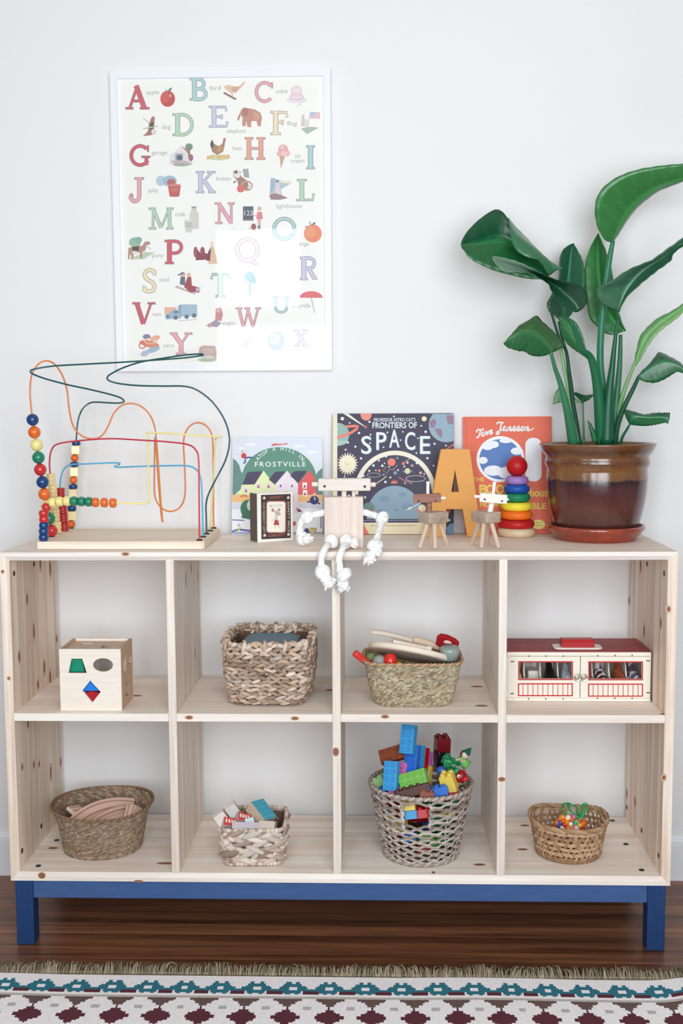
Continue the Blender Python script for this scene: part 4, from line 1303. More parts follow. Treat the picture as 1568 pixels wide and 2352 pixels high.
a, b_ = ground(592, 1247), ground(673, 1241.5)
ex = (b_ - a)
mw = ex.length
ex.normalize()
dy = Vector((-ex.y, ex.x, 0))
mh = atY(592, 1134, a.y).z - ZT
mdp = .046
box_t = thing('toy_matchbox', 'oversized toy matchbox with a mouse label standing before the snowy village book', 'box', (a.x, a.y, ZT))
F = Matrix(((ex.x, dy.x, 0, a.x), (ex.y, dy.y, 0, a.y), (0, 0, 1, ZT + .0004), (0, 0, 0, 1)))
CREAM = (240, 236, 226)
m = MB()
w_ = .0025
m.box((0, 0, 0), (mw, w_, mh), .0008, 1, col=CREAM, M=F).box((0, mdp - w_, 0), (mw, mdp, mh), .0008, 1, col=CREAM, M=F)
m.box((0, w_, 0), (w_, mdp - w_, mh), col=CREAM, M=F).box((mw - w_, w_, 0), (mw, mdp - w_, mh), col=CREAM, M=F)
ob('sleeve', m, M_print, box_t)
ob('striker_strip', MB().box((-.0006, .003, .001), (0, mdp - .001, mh - .001), col=(96, 82, 76), M=F), mat('striker', (98, 84, 78), .9, bump=(900, .4, .001)), box_t)
ob('tray', MB().box((w_ + .0005, w_ + .0005, .0005), (mw - w_ - .0005, mdp - w_ - .0005, mh - .002), .001, 1, col=(236, 228, 212), M=F), M_print, box_t)
A = Art(F.translation, ex, Z_, -dy, Z4, .000015, .0001)
DK = (70, 56, 60)
A.P([(358, 832), (632, 822), (634, 1228), (362, 1242)], DK)
for x, y in ((388, 860), (610, 856), (392, 1205), (612, 1196)):
    A.P([(x + (18 if i % 2 == 0 else 8) * math.sin(i * PI / 5), y - (20 if i % 2 == 0 else 8) * math.cos(i * PI / 5)) for i in range(10)], (236, 230, 216))
A.P([p for p in rrect(404, 884, 592, 1184, 26)], (170, 96, 84))
A.P([p for p in rrect(414, 894, 582, 1175, 22)], (240, 234, 220))
A.T(497, 932, 'MOUSE', 24, (196, 200, 186), width=130, bold=.01)
A.T(498, 855, 'SAFETY', 22, (176, 108, 84), width=130, bold=.01); A.T(503, 1205, 'CURIOSITY', 22, (176, 108, 84), width=165, bold=.01)
A.T(384, 1040, 'THE PERFECT GIFT', 20, (160, 176, 168), width=270, rot=-PI / 2, bold=.01); A.T(612, 1035, 'SAFETY MICE', 20, (200, 200, 180), width=270, rot=-PI / 2, bold=.01)
GRM = (190, 176, 164)
A.E(468, 972, 15, 18, GRM); A.E(525, 968, 14, 15, GRM); A.E(468, 974, 9, 12, (178, 130, 126)); A.E(525, 970, 8, 9, (178, 130, 126)); A.P([(478, 985), (500, 975), (528, 990), (546, 1012), (525, 1022), (498, 1020)], GRM); A.P([(488, 1020), (512, 1020), (510, 1065), (486, 1065)], (206, 196, 182))
A.P([(486, 1062), (512, 1062), (530, 1108), (474, 1110)], (176, 74, 66)); A.L([(490, 1108), (488, 1135)], 8, GRM); A.L([(512, 1108), (524, 1132)], 8, GRM); A.L([(486, 1040), (456, 1075)], 5, GRM); A.L([(512, 1062), (540, 1082)], 5, GRM)
ob('label', A.mb, M_print, box_t)

# ------------------------------------------------------------------ the rope limbed wooden doll
M_ply = wood('pale_beech', (238, 224, 212), (222, 202, 190), 'z', .3, 'y', plankvar=.01, seed=5)
M_ply_x = wood('pale_beech_across', (240, 230, 218), (226, 212, 200), 'x', .3, 'y', plankvar=.01, seed=6)
M_dowel = mat('dowel', (238, 226, 210), .6)
DY = .074
doll = thing('rope_doll', 'pale wooden block doll with knotted rope arms and legs sitting on the shelf edge', 'doll', (.017, .1, ZT))
P_ = lambda px, py, Y=DY: atY(px, py, Y)
tl, tr, bl, br = P_(744, 1142), P_(834, 1142), P_(745, 1259), P_(834, 1259)
m = MB().box((bl.x, DY, ZT + .0004), (br.x, DY + .042, tl.z), .002)
ob('torso', m, M_ply, doll)
h0, h1 = P_(730.5, 1128), P_(851, 1099.5)
hb = ob('head', MB().box((h0.x, DY - .002, h0.z), (h1.x, DY + .034, h1.z), .003), M_ply_x, doll)
for px, py in ((745, 1117), (837.5, 1117.5)):
    e = P_(px, py, DY - .002)
    ob('eye', MB().cyl(e + Y_ * .001, e - Y_ * .0012, .0032, n=16), M_black, hb)
for x0_, x1_, py in ((716, 732, 1112.5), (850, 862.5, 1113)):
    ob('ear_peg', MB().cyl(P_(x0_, py, DY + .014), P_(x1_, py, DY + .014), .0055, n=18, bev=.001), M_dowel, hb)
for px, rr in ((790, .0062), (812, .0045)):
    ob('neck_peg', MB().cyl(P_(px, 1144, DY + .016), P_(px, 1126, DY + .016), rr, n=18), M_dowel, doll)
RR = .0084


def strand_rope(mb, pts, r=RR):
    """a laid rope: three strands wound round the path"""
    q = smooth_path(pts, 10)
    for p in q:
        if p.y > -.004:
            p.z = max(p.z, ZT + r * 1.06)
    for k in range(3):
        out = []
        L = 0
        T = None
        u = None
        for i, p in enumerate(q):
            t = (q[min(i + 1, len(q) - 1)] - q[max(i - 1, 0)]).normalized()
            if u is None:
                u = t.orthogonal().normalized()
            u = (u - t * u.dot(t)).normalized()
            w = t.cross(u)
            if i:
                L += (p - q[i - 1]).length
            a = 2 * PI * (k / 3) + L / (r * 5.5) * 2 * PI / 2
            out.append(p + (u * math.cos(a) + w * math.sin(a)) * r * .36)
        mb.tube(out, r * .66, 10)


def knot_ball(mb, c, r, seed=0):
    rn = random.Random(seed)
    if c.y > 0:
        c.z = max(c.z, ZT + r * 1.18)
    for k in range(4):
        n = Vector((rn.uniform(-1, 1), rn.uniform(-1, 1), rn.uniform(-.6, .6))).normalized()
        u = n.orthogonal().normalized()
        w = n.cross(u)
        o = Vector((rn.uniform(-1, 1), rn.uniform(-1, 1), rn.uniform(-1, 1))) * r * .14
        mb.tube([c + o + (u * math.cos(t) + w * math.sin(t)) * r * .52 + n * r * .12 * math.sin(2 * t) for t in [2 * PI * i / 18 for i in range(18)]], r * .47, 9, closed=True)
    mb.sphere(c, r * .7, 12, 8)


def tassel(mb, c, d, r, seed=0):
    rn = random.Random(seed)
    d = Vector(d).normalized()
    if c.y > 0:
        c.z = max(c.z, ZT + r * 1.02)
    for k in range(46):
        v = (d * 1.1 + Vector((rn.uniform(-1, 1), rn.uniform(-1, 1), rn.uniform(-1, 1))) * .95).normalized()
        s = c + Vector((rn.uniform(-1, 1), rn.uniform(-1, 1), rn.uniform(-1, 1))) * r * .35
        e = s + v * r * rn.uniform(.45, .70)
        mb.tube([s - v * r * .2, (s + e) / 2 + Vector((rn.uniform(-1, 1), 0, rn.uniform(-1, 1))) * r * .12, e], [r * .2, r * .17, r * .1], 5)
    mb.sphere(c, r * .62, 12, 8)


m = MB()
strand_rope(m, [P_(826, 1176, .088), P_(846, 1179, .084), P_(864, 1186, .078), P_(877, 1192, .072)])
knot_ball(m, P_(878, 1191, .072), .0165, 1)
strand_rope(m, [P_(876, 1199, .064), P_(873, 1214, .044), P_(867, 1232, .012), P_(862, 1250, -.012)])
knot_ball(m, P_(861, 1254, -.016), .0175, 2)
knot_ball(m, P_(868, 1267, -.020), .0120, 3)
tassel(m, P_(849, 1279, -.020), (-.45, -.35, -.8), .0235, 4)
ob('arm', m, M_rope, doll)
m = MB()
strand_rope(m, [P_(756, 1174, .09), P_(735, 1179, .088), P_(718, 1184, .086), P_(705, 1185, .086)])
knot_ball(m, P_(705, 1187, .086), .0155, 5)
strand_rope(m, [P_(694, 1192, .088), P_(688, 1212, .092), P_(688, 1230, .098), P_(692, 1244, .10)])
knot_ball(m, P_(694, 1246, .098), .0170, 6)
tassel(m, P_(704, 1250, .088), (.8, -.4, .45), .0200, 7)
ob('arm', m, M_rope, doll)
m = MB()
strand_rope(m, [P_(760, 1246, .066), P_(754, 1251, .03), P_(749, 1257, -.006), P_(741, 1270, -.022), P_(737, 1288, -.022), P_(737, 1310, -.022)])
knot_ball(m, P_(762, 1249, .045), .0165, 8)
knot_ball(m, P_(739, 1314, -.022), .0190, 9)
tassel(m, P_(752, 1334, -.024), (.45, -.2, -.8), .0235, 10)
ob('leg', m, M_rope, doll)
m = MB()
strand_rope(m, [P_(800, 1246, .066), P_(794, 1252, .025), P_(787, 1261, -.008), P_(780, 1276, -.022), P_(779, 1292, -.022), P_(781, 1314, -.022)])
knot_ball(m, P_(796, 1251, .045), .0170, 11)
knot_ball(m, P_(813, 1248, .052), .0135, 12)
knot_ball(m, P_(790, 1322, -.024), .0195, 13)
tassel(m, P_(788, 1341, -.024), (.1, -.2, -.9), .0240, 14)
ob('leg', m, M_rope, doll)

# ------------------------------------------------------------------ the two little wooden animals
M_walnut = wood('walnut_block', (176, 128, 108), (140, 92, 76), 'x', .3, 'y', plankvar=.01)
M_oak = wood('oak_block', (190, 170, 152), (158, 136, 120), 'x', .3, 'y', plankvar=.01)
M_pale = mat('pale_wood', (240, 230, 218), .6)
M_legs = mat('leg_dowel', (212, 190, 168), .6, vary=(40, .15, (1, 1, .2)))
M_whitew = mat('white_washed_peg', (244, 241, 236), .6)


def animal(label, feet, body_px, body_y, rot, neck, head, head_y, snout, ears, eyes, hm, nm):
    c = atY(*body_px, body_y)
    f = [atZ(px, py, ZT) for px, py in feet]
    t = thing('wooden_animal', label, 'toy animal', (c.x, c.y, ZT), 'little wooden animals on pegs')
    R = Matrix.Translation(c) @ Matrix.Rotation(rot, 4, 'Z')
    ob('body', MB().box((-.022, -.030, -.0130), (.022, .030, .0130), .002, M=R), M_oak, t)
    for p in f:
        top = Vector((c.x + (p.x - c.x) * .35, c.y + (p.y - c.y) * .35, c.z - .006))
        ob('leg', MB().cyl(p + Z_ * .0004, top, .0056, n=14, bev=.0008), M_legs, t)
    (n0, n1), ny = neck
    ob('neck', MB().cyl(atY(*n0, ny), atY(*n1, ny), .0066, n=16), nm, t)
    (ha, hb), hh = head
    A_, B_ = atY(*ha, head_y), atY(*hb, head_y - .004)
    M = frame((A_ + B_) / 2, B_ - A_, Z_)
    L = (B_ - A_).length
    hd = ob('head', MB().box((-L / 2, -.0095, -hh), (L / 2, .0095, hh), .0018, M=M), hm, t)
    for (sa, sb), r in snout:
        ob('snout_peg', MB().cyl(atY(*sa, head_y - .002), atY(*sb, head_y - .002), r, n=14, bev=.0008), M_whitew, hd)
    for (ea, eb) in ears:
        for dy_ in (.004, -.004):
            p, q = atY(*ea, head_y + dy_), atY(*eb, head_y + dy_)
            e = MB().cyl(p, q, .0040, n=12)
            e.cyl(q - (q - p) * .12, q + Vector((.003, 0, .004)), .0024, n=10).cyl(q - (q - p) * .12, q + Vector((-.003, 0, .004)), .0024, n=10)
            ob('ear_peg', e, M_whitew, hd)
    for px, py in eyes:
        e = atY(px, py, head_y - .0125)
        ob('eye', MB().cyl(e + Y_ * .003, e - Y_ * .0006, .0024, n=14), M_black, hd)
    return t


animal('small wooden peg animal with a brown head standing before the big letter, left one', ((963, 1259.5), (999, 1261), (988, 1251), (1027, 1252)), (995, 1187.5), .092, math.radians(-52),
       (((986, 1182), (985, 1150)), .088), (((949, 1145), (1012, 1143)), .0106), .082, [(((1011, 1144), (1023, 1144)), .0033)], [((982, 1140), (982.5, 1110))], ((961, 1150.5), (1000, 1150)), M_walnut, M_walnut)
animal('small wooden peg animal with a pale head standing just left of the ring stacker', ((1083, 1250), (1105, 1260.5), (1119, 1250), (1145.5, 1260)), (1115.5, 1186.5), .098, math.radians(32),
       (((1124, 1182), (1130, 1148)), .09), (((1101, 1142), (1164, 1147)), .0108), .084, [(((1089, 1140), (1102, 1141)), .0036), (((1163, 1147), (1168, 1147.5)), .0028)], [((1132, 1137), (1135, 1111))], ((1113, 1147), (1152.5, 1151)), M_pale, M_whitew)

# ------------------------------------------------------------------ the big letter
LY = .296
m = MB()
px2 = lambda pts: [(q.x, q.z) for q in (atY(x, y, LY) for x, y in pts)]
out_ = px2([(974, 1233.5), (1012, 1033.5), (1015, 1032), (1076, 1031.5), (1079, 1033), (1106.5, 1234), (1073, 1234.3), (1062, 1169.8), (1025, 1169.8), (1014.5, 1233.8)])
zmin = min(z for _, z in out_)
out_ = [(x, z if z > ZT + .01 else ZT + .0005) for x, z in out_]
hole = px2([(1036.5, 1130), (1044.6, 1081), (1053.5, 1130)])
plate(m, [out_, hole], .03, Matrix(((1, 0, 0, 0), (0, 0, 1, LY + .015), (0, 1, 0, 0), (0, 0, 0, 1))), bev=.0015)
own('letter_block', m, mat('ochre_paint', (226, 160, 80), .6, bump=(300, .05, .0005)), 'big freestanding ochre yellow letter A on the shelf top', 'letter', (.295, LY + .015, ZT))

# ------------------------------------------------------------------ the ring stacker
SX, SY = atY(1185.5, 1200, .312).x, .312
stk = thing('ring_stacker', 'rainbow ring stacker with a red ball on top beside the plant pot', 'toy', (SX, SY, ZT))
zc = lambda y: atY(1185.5, y, SY).z
o = Matrix.Translation((SX, SY, 0))
r_ = .0492
b0 = ZT + .0004
ob('base_disc', MB().lathe([(0, b0), (r_ * .8, b0), (r_ * .93, b0 + .004), (r_, b0 + .011), (r_ * .97, b0 + .018), (r_ * .88, b0 + .0225), (0, b0 + .0235)], 40, M=o), mat('turned_beech', (222, 198, 164), .5, vary=(18, .15, (1, 1, 4))), stk)
ob('peg', MB().cyl((SX, SY, b0 + .02), (SX, SY, zc(1075)), .006, n=16), M_dowel, stk)
for y, r, c in ((1202.5, .0470, (184, 28, 32)), (1182.3, .0424, (240, 112, 32)), (1162.5, .0400, (242, 222, 60)), (1142, .0358, (26, 128, 88)), (1122.5, .0338, (30, 82, 166)), (1103, .0303, (158, 122, 186))):
    z = zc(y)
    h, q = .0113, .0105
    prof = [(r - q + q * math.cos(2 * PI * i / 20), z + h * math.sin(2 * PI * i / 20)) for i in range(20)]
    prof += []
    m = MB().lathe(prof, 48, loop=True, M=o, col=c)
    m.lathe([(.0065, z - h * .8), (r - q, z - h), (r - q, z + h), (.0065, z + h * .8)], 32, loop=True, M=o, col=c)
    ob('ring', m, M_satin, stk)
ob('ball', MB().sphere((SX, SY, zc(1070.5)), .0272, 32, 20, col=(182, 24, 30)), M_satin, stk)

# ------------------------------------------------------------------ the potted plant and its saucer
PX, PYC = atY(1370, 1110, .255).x, .255
zp = lambda y: atY(1370, y, PYC).z
sc_ = (atY(1470, 1110, PYC) - atY(1370, 1110, PYC)).length / 100
O_P = Matrix.Translation((PX, PYC, 0))
M_sauc = mat('glazed_terracotta', (150, 62, 40), .22, coat=.6, vary=(30, .25))
s0 = ZT + .0004
rb, rr = 92.5 * sc_, 111.5 * sc_
prof = [(0, s0), (rb - .003, s0), (rb, s0 + .002), (rb + .002, s0 + .008), (rr - .006, s0 + .022), (rr - .001, s0 + .027), (rr, s0 + .033), (rr - .003, s0 + .0375), (rr - .008, s0 + .0365), (rr - .013, s0 + .026), (rb - .002, s0 + .0098), (0, s0 + .0092)]
own('plant_saucer', MB().lathe(prof, 64, M=O_P), M_sauc, 'glazed terracotta saucer under the big plant pot', 'saucer', (PX, PYC, ZT))
plant = thing('potted_plant', 'tall broad leaved green plant in a glossy brown glazed pot at the right end', 'plant', (PX, PYC, ZT + .011))
g, nt, b, N, L = _nodes('brown_glaze')
b.inputs['Roughness'].default_value = .22
b.inputs['Coat Weight'].default_value = .6
b.inputs['Coat Roughness'].default_value = .16
tc = N.new('ShaderNodeTexCoord'); sx = N.new('ShaderNodeSeparateXYZ'); L.new(tc.outputs['Object'], sx.inputs[0])
nz = N.new('ShaderNodeTexNoise'); nz.inputs['Scale'].default_value = 26; nz.inputs['Detail'].default_value = 6; nz.inputs['Roughness'].default_value = .7
mp = N.new('ShaderNodeMapping'); mp.inputs['Scale'].default_value = (1, 1, .35); L.new(tc.outputs['Object'], mp.inputs[0]); L.new(mp.outputs[0], nz.inputs['Vector'])
ad = N.new('ShaderNodeMath'); ad.operation = 'MULTIPLY_ADD'; L.new(nz.outputs[0], ad.inputs[0]); ad.inputs[1].default_value = .022; L.new(sx.outputs[2], ad.inputs[2])
mr = N.new('ShaderNodeMapRange'); zo = ZT + .011
mr.inputs['From Min'].default_value = zp(1212) - zo; mr.inputs['From Max'].default_value = zp(1010) - zo
L.new(ad.outputs[0], mr.inputs[0])
rp = N.new('ShaderNodeValToRGB'); L.new(mr.outputs[0], rp.inputs[0])
cr = rp.color_ramp
cr.elements[0].position = 0; cr.elements[0].color = lin((58, 28, 26))
cr.elements[1].position = 1; cr.elements[1].color = lin((120, 78, 46))
for p_, c_ in ((.12, (78, 42, 36)), (.32, (92, 50, 44)), (.52, (78, 40, 44)), (.585, (52, 28, 32)), (.60, (40, 24, 28)), (.625, (118, 80, 50)), (.74, (126, 82, 44)), (.80, (96, 58, 36)), (.86, (122, 78, 44)), (.92, (84, 50, 34))):
    e = cr.elements.new(p_); e.color = lin(c_)
n2 = N.new('ShaderNodeTexNoise'); n2.inputs['Scale'].default_value = 90; n2.inputs['Detail'].default_value = 3; L.new(tc.outputs['Object'], n2.inputs['Vector'])
m2 = N.new('ShaderNodeMapRange'); m2.inputs['To Min'].default_value = .72; m2.inputs['To Max'].default_value = 1.25; L.new(n2.outputs[0], m2.inputs[0])
mx = N.new('ShaderNodeMix'); mx.data_type = 'RGBA'; mx.blend_type = 'MULTIPLY'; mx.inputs[0].default_value = 1
L.new(rp.outputs[0], mx.inputs[6]); L.new(m2.outputs[0], mx.inputs[7]); L.new(mx.outputs[2], b.inputs['Base Color'])
bp = N.new('ShaderNodeBump'); bp.inputs['Strength'].default_value = .15; bp.inputs['Distance'].default_value = .002; L.new(n2.outputs[0], bp.inputs['Height']); L.new(bp.outputs[0], b.inputs['Normal'])
R_ = lambda px: px * sc_
zr = zp(1019)
prof = [(0, zo), (R_(88), zo), (R_(91), zo + .003), (R_(96), zp(1205)), (R_(103), zp(1182)), (R_(109), zp(1155)), (R_(113), zp(1128)), (R_(114.5), zp(1100)), (R_(114), zp(1082)), (R_(113.5), zp(1075)), (R_(117), zp(1069)), (R_(119), zp(1063)), (R_(118.5), zp(1055)), (R_(116), zp(1050)), (R_(117.5), zp(1046)),
        (R_(122), zp(1041)), (R_(126.5), zp(1034)), (R_(129), zp(1028)), (R_(132), zp(1022)), (R_(132.8), zr - .002), (R_(131.5), zr + .0015), (R_(128), zr + .002), (R_(121), zr - .003), (R_(117), zr - .02), (R_(114), zr - .035)]
ob('pot', MB().lathe(prof, 72, M=O_P), g, plant)
zs = zr - .016
so = MB().lathe([(R_(117), zs), (R_(80), zs + .004), (R_(40), zs + .006), (0, zs + .006)], 48, M=O_P)
ob('soil', so, M_soil, plant)

M_leaf = mat('leaf', None, .34, spec=.5, coat=.15)
M_stalk = mat('leaf_stalk', None, .4, spec=.45)
Z7, Z8 = Zm(1030, 360, 2.9145), Zm(1130, 800, 3.5795)


def resample(p, n):
    q = smooth_path(p, 8)
    d = [0]
    for i in range(1, len(q)):
        d.append(d[-1] + (q[i] - q[i - 1]).length)
    out, j = [], 0
    for k in range(n):
        t = d[-1] * k / (n - 1)
        while j < len(q) - 2 and d[j + 1] < t:
            j += 1
        f = (t - d[j]) / max(1e-9, d[j + 1] - d[j])
        out.append(q[j].lerp(q[j + 1], min(1, max(0, f))))
    return out


def loft(mb, Z, A, Mi, B, yb, yt, da, dm, db, col, col2=None, bulge=0.0, n=34, w=6, rib=True):
    """leaf surface from far edge A over the midrib to edge B, each listed base to tip in crop pixels;
    yb, yt: depth at base and tip; da, dm, db: depth offsets of the three lines"""
    def line(pts, off):
        m = len(pts)
        return resample([Z(p[0], p[1], (yb + (yt - yb) * i / (m - 1)) + (off * math.sin(PI * min(1, max(0, (i + .3) / (m - .4)))) if len(p) < 3 else p[2])) for i, p in enumerate(pts)], n)
    a, c, e = line(A, da), line(Mi, dm), line(B, db)
    v, f, cols = [], [], []
    W = 2 * w + 1
    for i in range(n):
        nn = (c[i] - a[i]).cross(c[min(i + 1, n - 1)] - c[max(i - 1, 0)])
        nn = nn.normalized() if nn.length > 1e-9 else Vector((0, -1, 0))
        if nn.y > 0:
            nn = -nn
        for j in range(W):
            t = (j - w) / w
            base = c[i].lerp(a[i], -t) if t < 0 else c[i].lerp(e[i], t)
            hb = bulge * math.sin(PI * abs(t)) * math.sin(PI * i / (n - 1)) + .0009 * math.sin((i * 1.9 - abs(t) * 6)) * abs(t)
            v.append(base + nn * hb)
    for i in range(n - 1):
        for j in range(W - 1):
            f.append([i * W + j, i * W + j + 1, (i + 1) * W + j + 1, (i + 1) * W + j])
            t = abs(j + .5 - w) / w
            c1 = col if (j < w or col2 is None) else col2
            vein = ((i - t * 7) % 5) < .95
            k = 1.07 if vein else 1.0
            if rib and t < .1:
                k = 1.2
            cols.append(tuple(min(255, int(x * k)) for x in c1))
    k0 = len(mb.f)
    mb.add(v, f, smooth=True)
    mb.c[k0:] = cols


def leaf(label_mb):
    o_ = ob('leaf', label_mb, M_leaf, plant)
    md = o_.modifiers.new('thickness', 'SOLIDIFY')
    md.thickness = .0011
    md.offset = 0
    return o_


DKG = (20, 78, 48)
# big cupped leaf leaning out to the left
m = MB()
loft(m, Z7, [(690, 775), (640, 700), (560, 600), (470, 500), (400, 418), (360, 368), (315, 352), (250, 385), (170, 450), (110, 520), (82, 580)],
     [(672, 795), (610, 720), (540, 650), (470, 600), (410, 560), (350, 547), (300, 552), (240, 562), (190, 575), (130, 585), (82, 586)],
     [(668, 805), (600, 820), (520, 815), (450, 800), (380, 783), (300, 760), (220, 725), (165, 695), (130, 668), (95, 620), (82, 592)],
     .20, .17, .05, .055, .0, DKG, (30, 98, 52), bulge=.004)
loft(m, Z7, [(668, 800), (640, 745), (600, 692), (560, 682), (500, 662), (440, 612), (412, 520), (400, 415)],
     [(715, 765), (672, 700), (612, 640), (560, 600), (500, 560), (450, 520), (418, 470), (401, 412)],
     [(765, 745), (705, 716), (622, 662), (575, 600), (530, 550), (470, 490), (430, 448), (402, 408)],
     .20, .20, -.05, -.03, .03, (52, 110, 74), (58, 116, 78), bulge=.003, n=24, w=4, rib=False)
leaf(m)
# dark leaf in front with its pale folded tip
m = MB()
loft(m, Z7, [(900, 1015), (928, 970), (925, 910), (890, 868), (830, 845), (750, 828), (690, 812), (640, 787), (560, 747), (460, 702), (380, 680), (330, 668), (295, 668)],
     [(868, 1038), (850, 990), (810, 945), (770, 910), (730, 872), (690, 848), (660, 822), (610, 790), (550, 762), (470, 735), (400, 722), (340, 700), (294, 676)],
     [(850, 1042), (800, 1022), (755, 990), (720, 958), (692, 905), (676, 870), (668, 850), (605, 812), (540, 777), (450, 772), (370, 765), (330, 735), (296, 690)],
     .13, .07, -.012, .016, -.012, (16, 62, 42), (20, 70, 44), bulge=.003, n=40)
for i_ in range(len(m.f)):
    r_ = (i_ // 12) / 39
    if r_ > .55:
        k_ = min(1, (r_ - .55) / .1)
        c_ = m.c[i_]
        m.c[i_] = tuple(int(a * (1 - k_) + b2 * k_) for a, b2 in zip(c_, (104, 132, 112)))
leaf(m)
# upright dark leaf behind
m = MB()
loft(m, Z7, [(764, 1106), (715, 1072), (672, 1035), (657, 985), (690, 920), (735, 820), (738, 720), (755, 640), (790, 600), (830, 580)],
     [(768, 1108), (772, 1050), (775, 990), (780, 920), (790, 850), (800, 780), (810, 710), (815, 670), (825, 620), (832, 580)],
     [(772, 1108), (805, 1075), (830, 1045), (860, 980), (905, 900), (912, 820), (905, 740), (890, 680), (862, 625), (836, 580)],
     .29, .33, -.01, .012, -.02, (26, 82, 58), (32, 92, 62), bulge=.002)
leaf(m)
# bright upright leaf behind the tall stalk
m = MB()
loft(m, Z7, [(1165, 1172), (1110, 1192), (1050, 1184), (1000, 1142), (945, 1085), (925, 985), (910, 880), (908, 780), (922, 680), (955, 590), (1000, 512)],
     [(1180, 1168), (1130, 1120), (1080, 1050), (1045, 980), (1020, 900), (1005, 800), (1000, 720), (1000, 660), (1000, 600), (1000, 555), (1001, 512)],
     [(1186, 1166), (1160, 1105), (1140, 1040), (1120, 980), (1108, 900), (1098, 800), (1085, 730), (1065, 670), (1045, 610), (1022, 560), (1003, 512)],
     .27, .33, .0, .015, -.01, (42, 114, 54), (36, 104, 50), bulge=.003)
leaf(m)
# the tall leaf arching out of the picture on the right
m = MB()
loft(m, Z7, [(1078, 572), (1046, 558), (1008, 500), (984, 430), (978, 350), (992, 270), (1040, 200), (1130, 135), (1250, 90), (1400, 62), (1568, 46), (1690, 40), (1800, 70)],
     [(1095, 572), (1108, 545), (1135, 500), (1165, 450), (1200, 395), (1240, 345), (1285, 300), (1340, 258), (1400, 215), (1480, 185), (1570, 150), (1690, 110), (1800, 74)],
     [(1100, 575), (1116, 550), (1146, 505), (1176, 455), (1212, 402), (1252, 352), (1298, 308), (1352, 266), (1412, 225), (1490, 195), (1580, 162), (1700, 120), (1802, 78)],
     .24, .17, -.02, .02, .06, (50, 116, 58), (36, 98, 56), bulge=.005, n=44)
leaf(m)
# right hand leaf folded along its rib
m = MB()
loft(m, Z7, [(1128, 1025), (1060, 1000), (1010, 962), (990, 905), (1005, 872), (1060, 852), (1120, 810), (1180, 768), (1260, 730), (1360, 690), (1440, 632), (1568, 540), (1690, 440)],
     [(1135, 1040), (1150, 990), (1172, 940), (1195, 890), (1220, 850), (1250, 805), (1290, 765), (1330, 732), (1380, 700), (1430, 668), (1490, 625), (1580, 562), (1692, 446)],
     [(1140, 1042), (1162, 990), (1200, 930), (1250, 885), (1300, 840), (1350, 800), (1400, 760), (1450, 725), (1490, 692), (1502, 652), (1535, 620), (1590, 580), (1694, 450)],
     .19, .15, -.02, .02, -.01, (62, 108, 80), (46, 92, 66), bulge=.004, n=40)
leaf(m)
# low left leaf
m = MB()
loft(m, Z7, [(776, 1268), (745, 1225), (718, 1188), (680, 1150), (640, 1115), (610, 1085), (585, 1062), (530, 1098), (470, 1132), (420, 1190), (368, 1248)],
     [(690, 1310), (660, 1265), (625, 1225), (590, 1195), (550, 1178), (510, 1172), (480, 1176), (450, 1190), (420, 1208), (395, 1228), (368, 1251)],
     [(692, 1312), (655, 1328), (620, 1336), (585, 1336), (550, 1330), (520, 1312), (500, 1302), (470, 1302), (430, 1290), (392, 1277), (368, 1254)],
     .17, .13, .02, -.01, .0, (50, 92, 50), (32, 92, 50), bulge=.004)
loft(m, Z7, [(690, 1312), (720, 1300), (776, 1268)], [(690, 1311), (715, 1290), (774, 1267)], [(690, 1308), (705, 1270), (770, 1262)], .17, .175, 0, 0, 0, (32, 92, 50), n=8, w=3, rib=False)
leaf(m)
# low middle leaf
m = MB()
loft(m, Z7, [(956, 1382), (925, 1352), (890, 1325), (845, 1295), (800, 1260), (768, 1215), (748, 1160), (740, 1110), (735, 1070)],
     [(958, 1383), (935, 1330), (910, 1285), (885, 1240), (860, 1200), (835, 1160), (805, 1120), (775, 1090), (736, 1068)],
     [(960, 1384), (948, 1340), (930, 1310), (916, 1275), (896, 1200), (862, 1122), (820, 1085), (780, 1068), (738, 1066)],
     .24, .28, .01, .0, -.01, (40, 112, 58), (46, 108, 66), bulge=.003)
leaf(m)
# pale young leaf on the right
m = MB()
loft(m, Z7, [(1248, 1400), (1246, 1340), (1258, 1290), (1280, 1205), (1330, 1142), (1400, 1080), (1480, 1040), (1568, 982), (1650, 900)],
     [(1252, 1400), (1265, 1345), (1285, 1290), (1315, 1230), (1350, 1180), (1410, 1125), (1485, 1070), (1568, 1010), (1652, 904)],
     [(1256, 1398), (1290, 1350), (1325, 1285), (1362, 1230), (1400, 1182), (1450, 1140), (1492, 1110), (1568, 1042), (1654, 908)],
     .23, .21, .01, .0, -.012, (92, 146, 84), (112, 158, 98), bulge=.003)
leaf(m)
# dark leaf on the right edge
m = MB()
loft(m, Z7, [(1262, 1474), (1295, 1432), (1335, 1396), (1375, 1345), (1410, 1308), (1480, 1338), (1540, 1372), (1590, 1420), (1600, 1500)],
     [(1262, 1478), (1305, 1440), (1350, 1405), (1400, 1378), (1450, 1368), (1500, 1378), (1545, 1400), (1582, 1440), (1602, 1505)],
     [(1264, 1482), (1300, 1502), (1345, 1512), (1385, 1513), (1440, 1492), (1490, 1462), (1530, 1440), (1570, 1455), (1604, 1510)],
     .2, .17, .03, -.005, .0, (40, 86, 62), (24, 92, 48), bulge=.003)
leaf(m)
